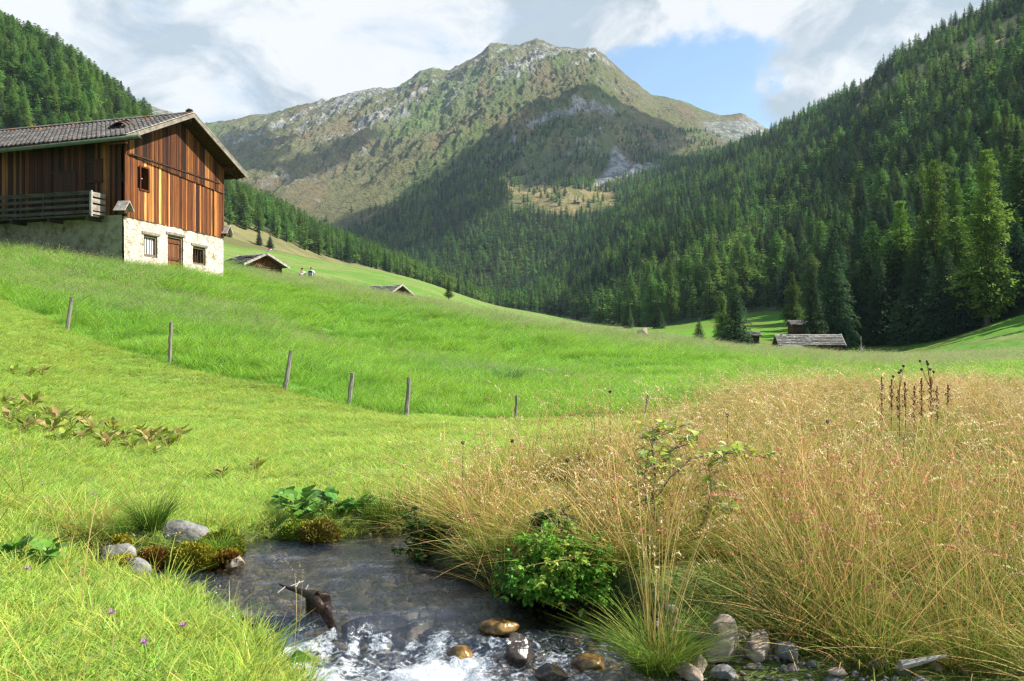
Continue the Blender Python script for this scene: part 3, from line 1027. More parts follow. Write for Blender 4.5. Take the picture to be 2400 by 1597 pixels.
def make_water():
    sx = np.concatenate([np.arange(-3.1, 1.7, 0.02), np.arange(1.7, 7.0, 0.12)])
    sy = np.concatenate([np.arange(2.3, 3.8, 0.06), np.arange(3.8, 7.5, 0.02), np.arange(7.5, 9.1, 0.06)])
    X, Y = np.meshgrid(sx, sy)
    d = polydist(STREAM, X, Y)
    z = waterz(X, Y)
    slope = np.clip((waterz(X, Y + 0.05) - waterz(X, Y - 0.05)) / 0.1, 0, 2)
    low = sstep(5.26, 5.10, Y - 0.05 * X + 0.12 * (fbm(X * 2, Y * 2, 3, seed=201) - 0.5))
    turb = low * sstep(1.25, 0.75, X)
    z = z + 0.046 * (fbm(X * 2.4 + 0.5 * Y, Y * 6.5, 2, seed=202) - 0.5) + 0.016 * (ridged(X * 3.5 - Y, Y * 7, 2, seed=209) - 0.6) + 0.003 * (fbm(X * 16, Y * 24, 3, seed=203) - 0.5)
    z = z + turb * (0.085 * (ridged(X * 5, Y * 6, 4, seed=204) - 0.55) + 0.035 * (fbm(X * 24, Y * 24, 3, seed=205) - 0.5))
    # streaks where it slides over the lip
    z = z + 0.02 * np.clip(slope, 0, 1) * (vnoise(X * 22, Y * 3, 206) - 0.5)
    foam = turb * (0.34 + 1.1 * sstep(0.34, 0.66, fbm(X * 3.2, Y * 4.5, 4, seed=207)) * (0.45 + 0.55 * sstep(0.55, -0.2, X)))
    foam = foam + 0.42 * np.clip(slope * 2.2, 0, 1) * sstep(0.45, 0.62, vnoise(X * 16, Y * 2.0, 208)) * sstep(5.26, 5.16, Y)
    foam = foam * sstep(-0.02, -0.15, d) * (1 - 0.5 * sstep(-0.5, 0.2, X))
    keep = d < 0.16
    n, mm = X.shape
    kk = keep[:-1, :-1] & keep[1:, :-1] & keep[:-1, 1:] & keep[1:, 1:]
    i = (np.arange(n * mm).reshape(n, mm))[:-1, :-1][kk]
    Fa = np.stack([i, i + 1, i + mm + 1, i + mm], 1)
    used, inv = np.unique(Fa, return_inverse=True)
    V = np.stack([X, Y, z], -1).reshape(-1, 3)[used]
    me = mesh_np('stream', V, inv.reshape(-1, 4), water_mat(), True, attrs={'foam': foam.ravel()[used]})
    o = link('stream', me)
    tag(o, 'clear shallow stream spilling over a small step into white water', 'stream', kind='structure')


make_water()

# ------------------------------------------------------------------ conifers
def conifer(seed, H, R, kind, whorls, per, sprays, bare=0.06, fine=1.0, tint=(1, 1, 1), blunt=0.72):
    """numpy arrays of a crown made of many small needle sprays on whorled branches"""
    r = np.random.default_rng(seed)
    V, C = [], []
    larch = kind == 'larch'
    lo = np.array((0.095, 0.175, 0.042)) if larch else np.array((0.032, 0.072, 0.034))
    hi = np.array((0.21, 0.34, 0.070)) if larch else np.array((0.088, 0.152, 0.054))
    lo, hi = lo * np.array(tint), hi * np.array(tint)
    for w in range(whorls):
        t = bare + (1 - bare) * ((w + r.uniform(-0.3, 0.3)) / whorls)
        t = min(max(t, bare), 0.985)
        prof = (1 - t) ** (blunt if larch else 0.85) * min(1, 0.55 + (t - bare) * 3.5)
        if larch:
            prof *= 0.85 + 0.32 * math.sin(t * 17 + seed) * r.uniform(0.4, 1.2)
        n = max(3, int(round(per * (0.55 + 0.45 * (1 - t)))))
        a0 = r.uniform(0, 6.28)
        for k in range(n):
            az = a0 + 2 * math.pi * k / n + r.uniform(-0.35, 0.35)
            Lb = R * prof * r.uniform(0.62, 1.16) + 0.012 * H
            rise = (0.22 if larch else -0.02) + 0.55 * t * (0.5 if larch else 1.0)
            droop = (0.42 if larch else 0.55) * (1 - 0.6 * t)
            ca, sa = math.cos(az), math.sin(az)
            shade = r.uniform(0, 1)
            for q in range(sprays):
                s = (0.18 + 0.82 * (q + r.uniform(0.1, 0.9)) / sprays)
                rad = Lb * s
                zz = t * H + Lb * (rise * s - droop * s * s) + r.normal(0, 0.012 * H * (1 - t * 0.6))
                side = r.normal(0, 0.16 * Lb * (1.1 - 0.5 * s))
                c = np.array((ca * rad - sa * side, sa * rad + ca * side, zz))
                sz = (0.26 * Lb * (1.25 - 0.65 * s) + 0.010 * H) * r.uniform(0.7, 1.25) * fine
                out = np.array((ca, sa, (rise - 2 * droop * s))) + r.normal(0, 0.35, 3)
                out /= np.linalg.norm(out)
                lat = np.cross(out, (0, 0, 1)) + r.normal(0, 0.45, 3)
                lat /= np.linalg.norm(lat) + 1e-6
                wd = 0.42 if larch else 0.38
                V += [c - out * sz * 0.5, c + lat * sz * wd, c + out * sz * 0.75 + np.array((0, 0, -0.25 * sz if not larch else -0.08 * sz)), c - lat * sz * wd]
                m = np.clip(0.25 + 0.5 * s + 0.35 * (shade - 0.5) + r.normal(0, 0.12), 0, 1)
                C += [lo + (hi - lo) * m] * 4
    # leader at the tip
    for k in range(5):
        a = k * 1.257
        b = np.array((math.cos(a), math.sin(a), 0)) * 0.012 * H
        V += [np.array((0, 0, 0.95 * H)) - b, np.array((0, 0, 0.955 * H)) + b, np.array((0, 0, 1.0 * H)), np.array((0, 0, 0.96 * H)) + np.cross(b, (0, 0, 1))]
        C += [hi] * 4
    V = np.array(V)
    Fa = np.arange(len(V)).reshape(-1, 4)
    return V, Fa, np.array(C)


def trunk_mb(H, r0, seed, limbs=0, R=3.0):
    b = MB()
    rg = random.Random(seed)
    pts = [(rg.uniform(-0.01, 0.01) * H * (i > 0), rg.uniform(-0.01, 0.01) * H * (i > 0), H * f) for i, f in enumerate((-0.03, 0.0, 0.12, 0.35, 0.6, 0.8, 0.97))]
    b.tube(pts, [r0 * 1.5, r0 * 1.25, r0, r0 * 0.8, r0 * 0.55, r0 * 0.3, r0 * 0.06], n=7, c=(1, 1, 1), jit=0.08, rg=rg)
    for i in range(limbs):
        t = rg.uniform(0.1, 0.85)
        a = rg.uniform(0, 6.28)
        Lb = R * (1 - t) ** 0.7 * 0.75
        p0 = Vector((0, 0, t * H))
        p1 = p0 + Vector((math.cos(a) * Lb * 0.5, math.sin(a) * Lb * 0.5, Lb * 0.02))
        p2 = p0 + Vector((math.cos(a) * Lb, math.sin(a) * Lb, -Lb * 0.15))
        rr = r0 * (1 - t) * 0.28 + 0.01
        b.tube([p0, p1, p2], [rr, rr * 0.7, rr * 0.2], n=4, cap=False)
    return b


class Proto:
    """a conifer 10 m high: crown and trunk meshes, and both joined in one mesh for far trees"""
    def __init__(s, name, seed, R, kind, whorls, per, sprays, bare=0.06, limbs=30, tint=(1, 1, 1), blunt=0.66, fine=0.46):
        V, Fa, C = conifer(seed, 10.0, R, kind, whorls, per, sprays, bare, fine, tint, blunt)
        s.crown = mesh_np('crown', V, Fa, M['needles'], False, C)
        tb = trunk_mb(10.0, 0.17, seed, limbs, R)
        s.trunk = bpy.data.meshes.new('trunk')
        s.trunk.from_pydata(tb.v, [], tb.f)
        s.trunk.materials.append(M['bark'])
        for p in s.trunk.polygons:
            p.use_smooth = True


def joined(seed, R, kind, whorls, per, sprays, bare=0.05):
    V, Fa, C = conifer(seed, 10.0, R, kind, whorls, per, sprays, bare)
    n = len(V)
    tv, tf = [], []
    for i, (z, rr) in enumerate(((-0.4, 0.22), (3.0, 0.15), (9.0, 0.03))):
        for k in range(4):
            tv.append((rr * math.cos(k * 1.571), rr * math.sin(k * 1.571), z))
    for i in range(2):
        for k in range(4):
            tf.append((i * 4 + k, i * 4 + (k + 1) % 4, (i + 1) * 4 + (k + 1) % 4, (i + 1) * 4 + k))
    V = np.vstack([V, np.array(tv)])
    Fa = np.vstack([Fa, np.array(tf) + n])
    C = np.vstack([C, np.tile((0.07, 0.05, 0.04), (12, 1))])
    return mesh_np('conifer', V, Fa, M['needles'], False, C)


LARCH = [Proto('larch', 11 + i, R, 'larch', 42, 9, 34, bare) for i, (R, bare) in enumerate(((2.3, 0.09), (1.9, 0.10), (2.7, 0.08)))]
SPRUCE = [Proto('spruce', 31 + i, R, 'spruce', 48, 10, 26, 0.02) for i, R in enumerate((2.1, 1.7, 2.5))]
GOLDL = [Proto('larch', 91 + i, R, 'larch', 46, 10, 52, bare, 50, (1.0, 0.86, 0.62), 0.6, 0.36) for i, (R, bare) in enumerate(((2.3, 0.10), (2.1, 0.06), (2.6, 0.05)))]
J_LARCH = [joined(51 + i, R, 'larch', 20, 7, 8, 0.06) for i, R in enumerate((2.1, 1.8, 2.5))]
J_SPRUCE = [joined(61 + i, R, 'spruce', 22, 7, 8, 0.03) for i, R in enumerate((1.9, 1.5, 2.2))]

_tree_n = 0


def tree(kind, loc, H, label, group=None, proto=None, wide=1.0, rz=None, gold=False):
    """a conifer as a thing: trunk and crown"""
    global _tree_n
    _tree_n += 1
    P = (GOLDL if gold else LARCH if kind == 'larch' else SPRUCE)[(proto if proto is not None else _tree_n) % 3]
    root = empty('larch_tree' if kind == 'larch' else 'spruce_tree', loc, label, 'tree', group, rz if rz is not None else random.uniform(0, 6.28))
    s = H / 10.0
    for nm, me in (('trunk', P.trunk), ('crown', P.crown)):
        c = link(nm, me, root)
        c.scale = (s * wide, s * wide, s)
    return root


def tree_px(kind, x, ytop, Y, label, group=None, proto=None, wide=1.0, rz=None, ybase=None, gold=False):
    if ybase is not None:
        loc = Vector((Xp(x, Y), Y, Zp(ybase, Y)))
    else:
        X = Xp(x, Y)
        loc = Vector((X, Y, float(land(np.array([float(x)]), np.array([float(Y)]))[0]) - 0.05))
    H = Zp(ytop, Y) - loc.z
    return tree(kind, loc, H, label, group, proto, wide, rz, gold)


# trees one can point at
HERO = [
    ('spruce', 536, 517, 372, 'small dark spruce just right of the barn corner on the dry bank', 1.35),
    ('spruce', 607, 535, 395, 'low dark spruce at the edge of the left larch wood above the dry bank', 1.5),
    ('spruce', 633, 552, 400, 'tiny dark spruce on the dry bank, lowest of the three small spruces there', 1.7),
    ('larch', 1052, 649, 240, 'small lone green larch on the meadow crest right of the second hut', 1.25),
    ('spruce', 1472, 704, 262, 'small dark spruce behind the white boulder on the meadow crest', 1.55),
    ('spruce', 1543, 718, 250, 'round dark spruce at the wood edge just right of the white boulder', 1.7),
    ('spruce', 1638, 746, 152, 'small bushy spruce left of the tall pair beside the little hut', 1.6),
    ('larch', 1692, 684, 160, 'lighter green tree, left one of the tall pair beside the little hut', 1.45),
    ('spruce', 1724, 672, 148, 'dark broad spruce, right one of the tall pair beside the little hut', 1.5),
    ('larch', 1857, 638, 212, 'lone slender larch with a bare lower trunk on the bright slope', 1.05),
    ('spruce', 1906, 640, 138, 'dark spruce with sweeping low branches left of the tallest dark spruce', 1.35),
    ('spruce', 1956, 585, 142, 'tallest dark spruce standing behind the long shingled hut', 1.25),
    ('spruce', 1893, 768, 128, 'tiny green spruce in front of the dark spruces behind the long hut', 1.3),
    ('larch', 2312, 352, 128, 'tallest yellow-green larch at the right wood edge with a bare trunk', 1.0),
    ('larch', 2190, 372, 150, 'thin-crowned olive larch left of the tallest yellow-green larch', 0.8),
    ('larch', 2110, 470, 158, 'bushy yellow-green larch at the front of the right wood, left of the thin-crowned one', 1.0),
    ('larch', 2240, 420, 140, 'larch between the thin-crowned larch and the tallest yellow-green one', 0.85),
]
for k_, (x_, yt_, Y_) in enumerate([(1998, 610, 150), (2030, 575, 156), (2062, 600, 146), (2086, 560, 152), (2140, 590, 140), (2165, 555, 146), (2215, 575, 134), (2262, 600, 130), (2350, 560, 132), (2385, 520, 136), (2415, 545, 130)]):
    HERO.append(('spruce', x_, yt_, Y_, 'dark spruce in the shaded row along the foot of the right wood', 1.5))
HERO_XY = []
for i, (k, x, yt, Y, lab, wd) in enumerate(HERO):
    t = tree_px(k, x, yt, Y, lab, 'dark spruces along the foot of the right wood' if 'shaded row' in lab else None, i, wd, rz=i * 1.3, gold=(k == 'larch' and x > 1800))
    HERO_XY.append((t.location.x, t.location.y))


# ---- the woods: candidates over every hill, the ones that show largest become trees of their own
def sample(xr, Yr, n, fn):
    r = np.random.default_rng(int(xr[0] * 7 + Yr[0]) & 0xffff)
    x = r.uniform(*xr, n)
    # even density over the ground: depth drawn with weight Y
    Y = np.sqrt(r.uniform(Yr[0] ** 2, Yr[1] ** 2, n))
    z = fn(x, Y)
    return x, Y, z


def thin(X, Y, spacing):
    """drop candidates closer than spacing (scalar or per point)"""
    keep = np.zeros(len(X), bool)
    cell = {}
    sp = np.broadcast_to(spacing, X.shape)
    mx = float(sp.max())
    for i in range(len(X)):
        cx, cy = int(X[i] // mx), int(Y[i] // mx)
        ok = True
        for a in (-1, 0, 1):
            for b in (-1, 0, 1):
                for j in cell.get((cx + a, cy + b), ()):
                    if (X[i] - X[j]) ** 2 + (Y[i] - Y[j]) ** 2 < sp[i] ** 2:
                        ok = False
                        break
                if not ok:
                    break
            if not ok:
                break
        if ok:
            keep[i] = True
            cell.setdefault((cx, cy), []).append(i)
    return keep


def scatter(name, pts, rot, scl, pid, protos, label, cat):
    """one 'stuff' object: a point cloud instancing small meshes"""
    n = len(pts)
    me = bpy.data.meshes.new(name)
    me.vertices.add(n)
    me.vertices.foreach_set('co', np.asarray(pts, np.float32).ravel())
    a = me.attributes.new('rot', 'FLOAT_VECTOR', 'POINT')
    a.data.foreach_set('vector', np.asarray(rot, np.float32).ravel())
    scl = np.asarray(scl, np.float32)
    if scl.ndim == 1:
        scl = np.repeat(scl[:, None], 3, 1)
    a = me.attributes.new('scl', 'FLOAT_VECTOR', 'POINT')
    a.data.foreach_set('vector', scl.ravel())
    a = me.attributes.new('pid', 'INT', 'POINT')
    a.data.foreach_set('value', np.asarray(pid, np.int32))
    o = link(name, me)
    ng = bpy.data.node_groups.new(name, 'GeometryNodeTree')
    ng.interface.new_socket('Geometry', in_out='INPUT', socket_type='NodeSocketGeometry')
    ng.interface.new_socket('Geometry', in_out='OUTPUT', socket_type='NodeSocketGeometry')
    N, L = ng.nodes.new, ng.links.new
    gi, go = N('NodeGroupInput'), N('NodeGroupOutput')
    jn = N('GeometryNodeJoinGeometry')
    for p in protos:
        po = bpy.data.objects.new(name + '_source', p)
        oi = N('GeometryNodeObjectInfo')
        oi.inputs['Object'].default_value = po
        ti = N('GeometryNodeGeometryToInstance')
        L(oi.outputs['Geometry'], ti.inputs[0])
        L(ti.outputs[0], jn.inputs[0])
    ip = N('GeometryNodeInstanceOnPoints')
    L(gi.outputs[0], ip.inputs['Points'])
    L(jn.outputs[0], ip.inputs['Instance'])
    ip.inputs['Pick Instance'].default_value = True

    def att(nm, dt):
        q = N('GeometryNodeInputNamedAttribute')
        q.data_type = dt
        q.inputs['Name'].default_value = nm
        return q.outputs[0]
    L(att('pid', 'INT'), ip.inputs['Instance Index'])
    er = N('FunctionNodeEulerToRotation')
    L(att('rot', 'FLOAT_VECTOR'), er.inputs[0])
    L(er.outputs[0], ip.inputs['Rotation'])
    L(att('scl', 'FLOAT_VECTOR'), ip.inputs['Scale'])
    L(ip.outputs[0], go.inputs[0])
    md = o.modifiers.new('scatter', 'NODES')
    md.node_group = ng
    return tag(o, label, cat, kind='stuff')


def make_woods():
    rr = np.random.default_rng(5)
    groups = {}
    # left wood
    x, Y, z = sample((-700, 1240), (255, 900), 52000, left_z)
    X = Xp(x, Y)
    lb = np.interp(x, [-1000, 300, 518, 640, 700, 960, 1080, 1200, 1300], [300, 330, 405, 432, 445, 505, 560, 612, 690])
    ok = (Y > lb + 10 * rr.random(len(x)))
    yr = np.interp(x, sorted(LEFT), [LEFT[k][1] for k in sorted(LEFT)])
    ok &= Y < yr + 25
    H = (rr.uniform(8.5, 15.0, len(x)) * np.where(rr.random(len(x)) < 0.12, 0.65, 1.0)) * np.interp(x, [300, 600, 1100], [1.35, 1.1, 0.9])
    k = thin(X[ok], Y[ok], np.interp(x[ok], [300, 600], [5.4, 4.6]))
    groups['left'] = (x[ok][k], Y[ok][k], z[ok][k], H[ok][k])
    # right wood
    x, Y, z = sample((1090, 3000), (75, 1150), 120000, right_z)
    X = Xp(x, Y)
    base = pchip(sorted(RIGHT), [RIGHT[q][0] for q in sorted(RIGHT)], x)
    rdg = pchip(sorted(RIGHT), [RIGHT[q][1] for q in sorted(RIGHT)], x)
    t = (Y - base) / (rdg - base)
    yp = CY - z / Y * F
    ok = (Y - base > 0.5 + 5 * rr.random(len(x))) & (t < 1.03)
    # bare strips: a path-like dry band and the grassy top on the far right
    for poly in STRIPS:
        ins = inpoly(poly, x, yp - 4)
        ok &= ~(ins & (rr.random(len(x)) > 0.06))
    H = (rr.uniform(11, 23, len(x)) * np.where(rr.random(len(x)) < 0.18, 0.6, 1.0)) * np.interp(t, [0, 0.12, 0.5, 1], [1.0, 0.86, 0.76, 0.62]) * np.interp(x, [1100, 1500, 1900], [0.72, 0.85, 1.0])
    ok &= rr.random(len(x)) < 0.25 + 0.75 * sstep(0.26, 0.40, fbm(X / 45, Y / 45, 3, seed=126))
    k = thin(X[ok], Y[ok], np.interp(t[ok], [0, 0.2, 0.6, 1], [4.8, 4.6, 4.9, 5.3]))
    groups['right'] = (x[ok][k], Y[ok][k], z[ok][k], H[ok][k])
    # valley end and the lower mountain
    x, Y, z = sample((760, 1800), (640, 2250), 90000, land)
    yp = CY - z / Y * F
    X = Xp(x, Y)
    dense = [(770, 560), (860, 520), (950, 470), (1060, 415), (1160, 372), (1200, 385), (1215, 440), (1190, 470), (1196, 490), (1300, 500), (1432, 486), (1452, 462), (1300, 436), (1240, 420), (1300, 405), (1390, 425),
             (1440, 440), (1500, 405), (1600, 370), (1720, 340), (1720, 560), (1300, 790), (1000, 780)]
    sparse = [(820, 520), (1000, 425), (1120, 350), (1240, 285), (1330, 255), (1450, 300), (1700, 310), (1640, 390), (1440, 440), (1200, 480), (900, 560)]
    den = np.where(inpoly(dense, x, yp), 1.0, np.where(inpoly(sparse, x, yp), 0.035 + 0.16 * sstep(0.52, 0.66, fbm(X / 90, Y / 120, 3, seed=121)), 0.004 * (Y < 2000)))
    for s in (SCREE, SCREE2):
        den = np.where(inpoly(s, x, yp), 0.004, den)
    den = np.where(inpoly(BENCH, x, yp) & ~inpoly([(1215, 420), (1460, 430), (1460, 452), (1300, 445)], x, yp), 0.022, den)
    den = den * (0.35 + 0.65 * sstep(0.30, 0.42, fbm(X / 60, Y / 60, 3, seed=124)))
    ok = rr.random(len(x)) < den
    # not inside the hills in front
    ok &= ~((x > 1080) & (Y < 1120) & (right_z(x, np.clip(Y, 60, 1300)) > z - 2))
    H = rr.uniform(10, 16, len(x)) * np.interp(Y, [800, 1800], [1.05, 0.8])
    k = thin(X[ok], Y[ok], 5.6)
    groups['valley'] = (x[ok][k], Y[ok][k], z[ok][k], H[ok][k])

    info = {
        'left': ('left', 0.86, 'green larch in the sunlit wood on the left hillside', 'larches in the sunlit left wood', 'dark spruce among the larches on the left hillside', 'spruces in the left wood',
                 'sunlit larch wood covering the steep left hillside', 110),
        'right': ('right', 0.62, 'larch in the shaded wood on the right hillside', 'larches in the right wood', 'dark spruce in the shaded wood on the right hillside', 'spruces in the right wood',
                  'dark mixed conifer wood covering the steep right hillside', 210),
        'valley': ('valley', 0.5, None, None, None, None, 'bluish far conifer wood filling the valley end below the mountain', 0),
    }
    for key, (x, Y, z, H) in groups.items():
        _, pl, ll, lg, sl_, sg, stuff, nind = info[key]
        X = Xp(x, Y)
        if HERO_XY and key == 'right':
            far = np.ones(len(x), bool)
            for (hx, hy) in HERO_XY:
                far &= np.hypot(X - hx, Y - hy) > 4.5
            x, Y, z, H, X = x[far], Y[far], z[far], H[far], X[far]
        yt = CY - (z + H) / Y * F
        vis = (x > -15) & (x < 2415) & (yt > -20) & (yt < 800)
        if key == 'left':
            # hidden by the barn: not first choice
            vis &= ~((x > 0) & (x < 470) & (yt > 300)) & ~((x > 470) & (x < 520) & (yt > 400))
            vis &= (x > -15)
        pn_ = sstep(0.36, 0.62, fbm(X / 60, Y / 60, 3, seed=128))
        lam = rr.random(len(x)) < np.where(key == 'right', 0.22 + 0.62 * pn_, np.clip(pl + 0.35 * (pn_ - 0.5), 0.1, 0.95))
        score = np.where(vis, H / Y, 0)
        order = np.argsort(-score)
        ind = np.zeros(len(x), bool)
        ind[order[:nind]] = True
        ind &= vis
        for i in np.where(ind)[0]:
            kind = 'larch' if lam[i] else 'spruce'
            tree(kind, (X[i], Y[i], z[i] - 0.1), H[i], ll if lam[i] else sl_, lg if lam[i] else sg, wide=float(rr.uniform(1.1, 1.5)))
        rest = ~ind
        n = rest.sum()
        rot = np.stack([rr.normal(0, 0.03, n), rr.normal(0, 0.03, n), rr.uniform(0, 6.28, n)], 1)
        s = (H[rest] / 10)
        w = rr.uniform(1.15, 1.75, n)
        pid = np.where(lam[rest], rr.integers(0, 3, n), 3 + rr.integers(0, 3, n))
        # joins list sources in reverse order of linking, which only swaps which variant is picked
        scatter('conifer_wood', np.stack([X[rest], Y[rest], z[rest] - 0.2], 1), rot, np.stack([s * w, s * w, s], 1), 5 - pid, J_LARCH + J_SPRUCE, stuff, 'wood')
        print('wood', key, len(x), 'individual', ind.sum())


make_woods()

# ------------------------------------------------------------------ the barn
C0 = Vector((-16.54, 38.0, 0))
T = Vector((0.196, 0.981, 0)).normalized()            # along the gable wall, away from the camera
Ld = Vector((-0.951, 0.309, 0)).normalized()          # along the long wall, to the left
NG = Vector((0.981, -0.196, 0)).normalized()          # out of the gable wall
NL = Vector((-0.309, -0.951, 0)).normalized()         # out of the long wall
UP = Vector((0, 0, 1))
GW, BL = 8.16, 14.0
ZS, ZE, ZA = 5.30, 8.40, 10.55                        # stone top, eave edge, ridge
OV, OG = 1.0, 0.95                                    # eave and gable overhang


def gp(a, z, off=0.0):
    return C0 + T * a + NG * off + UP * z


def lp(s, z, off=0.0):
    return C0 + Ld * s + NL * off + UP * z


def roof_z(a):
    h = GW / 2
    if a <= h:
        return ZE + (a + OV) * (ZA - ZE) / (h + OV)
    return ZE + 0.22 + (GW + OV - a) * (ZA - ZE - 0.22) / (h + OV)


rb = random.Random(21)
PLANKC = [(0.028, 0.012, 0.008), (0.062, 0.021, 0.011), (0.115, 0.038, 0.014), (0.20, 0.070, 0.019), (0.33, 0.130, 0.034), (0.46, 0.20, 0.055), (0.58, 0.31, 0.10)]
PW = [0.05, 0.15, 0.32, 0.29, 0.12, 0.05, 0.02]


def planks(b, pt, u0, u1, zlo, zhi, off, th, holes=(), wmin=0.09, wmax=0.20, bright=1.0, pw=PW):
    """vertical boards on a wall plane; zlo/zhi are functions of the position along it"""
    u = u0
    while u < u1 - 0.02:
        w = min(rb.uniform(wmin, wmax), u1 - u)
        c = rb.choices(PLANKC, pw)[0]
        k = rb.uniform(0.82, 1.18) * bright
        c = tuple(v * k for v in c)
        o = off + rb.uniform(-0.012, 0.012)
        um = u + w / 2
        segs = [(zlo(um) + rb.uniform(-0.03, 0.01), None)]
        z0, z1 = zlo(um), zhi(um)
        cuts = [(hz0, hz1) for (h0, h1, hz0, hz1) in holes if u + w > h0 + 0.01 and u < h1 - 0.01]
        spans, cur = [], z0 + rb.uniform(-0.03, 0.0)
        for hz0, hz1 in sorted(cuts):
            spans.append((cur, hz0))
            cur = hz1
        spans.append((cur, z1))
        g = 0.006
        for (a, bb) in spans:
            if bb - a < 0.03:
                continue
            # a weathered lower end on a darker or paler board
            p = [pt(u + g, a, o), pt(u + w - g, a, o), pt(u + w - g, a, o + th), pt(u + g, a, o + th),
                 pt(u + g, min(bb, zhi(u + g)) if bb == z1 else bb, o), pt(u + w - g, min(bb, zhi(u + w - g)) if bb == z1 else bb, o),
                 pt(u + w - g, min(bb, zhi(u + w - g)) if bb == z1 else bb, o + th), pt(u + g, min(bb, zhi(u + g)) if bb == z1 else bb, o + th)]
            b.add(p, [(0, 1, 2, 3), (7, 6, 5, 4), (0, 4, 5, 1), (1, 5, 6, 2), (2, 6, 7, 3), (3, 7, 4, 0)], c)
        u += w


def rough_wall(b, pt, u0, u1, z0f, z1, holes, off, step=0.09, amp=0.05, seed=0, tint=(1, 1, 1)):
    """a lumpy plastered stone face with rectangular openings"""
    us = list(np.arange(u0, u1, step)) + [u1]
    zs = list(np.arange(z0f, z1, step)) + [z1]
    for (a, b_, c, d) in holes:
        for v in (a, b_):
            i = min(range(len(us)), key=lambda k: abs(us[k] - v))
            us[i] = v
        for v in (c, d):
            i = min(range(len(zs)), key=lambda k: abs(zs[k] - v))
            zs[i] = v
    U, Z = np.meshgrid(us, zs)
    dsp = amp * (fbm(U * 1.6 + seed, Z * 1.6, 5, gain=0.6, seed=seed + 130) - 0.5) * 2
    for (a, b_, c, d) in holes:
        near = np.maximum(np.maximum(a - U, U - b_), np.maximum(c - Z, Z - d))
        dsp = dsp * np.clip(near / 0.15, 0.15, 1)
    patch = fbm(U * 1.1, Z * 1.3, 4, seed=seed + 140)
    vs = [pt(float(U[i, j]), float(Z[i, j]), off + float(dsp[i, j])) for i in range(len(zs)) for j in range(len(us))]
    fs = []
    m = len(us)
    for i in range(len(zs) - 1):
        for j in range(m - 1):
            uc, zc = (us[j] + us[j + 1]) / 2, (zs[i] + zs[i + 1]) / 2
            if any(a < uc < b_ and c < zc < d for (a, b_, c, d) in holes):
                continue
            fs.append((i * m + j, i * m + j + 1, (i + 1) * m + j + 1, (i + 1) * m + j))
    base = len(b.v)
    b.add(vs, fs)
    for i in range(len(zs)):
        for j in range(m):
            k = 0.82 + 0.4 * float(patch[i, j])
            b.c[base + i * m + j] = (k * tint[0], k * tint[1], k * tint[2])


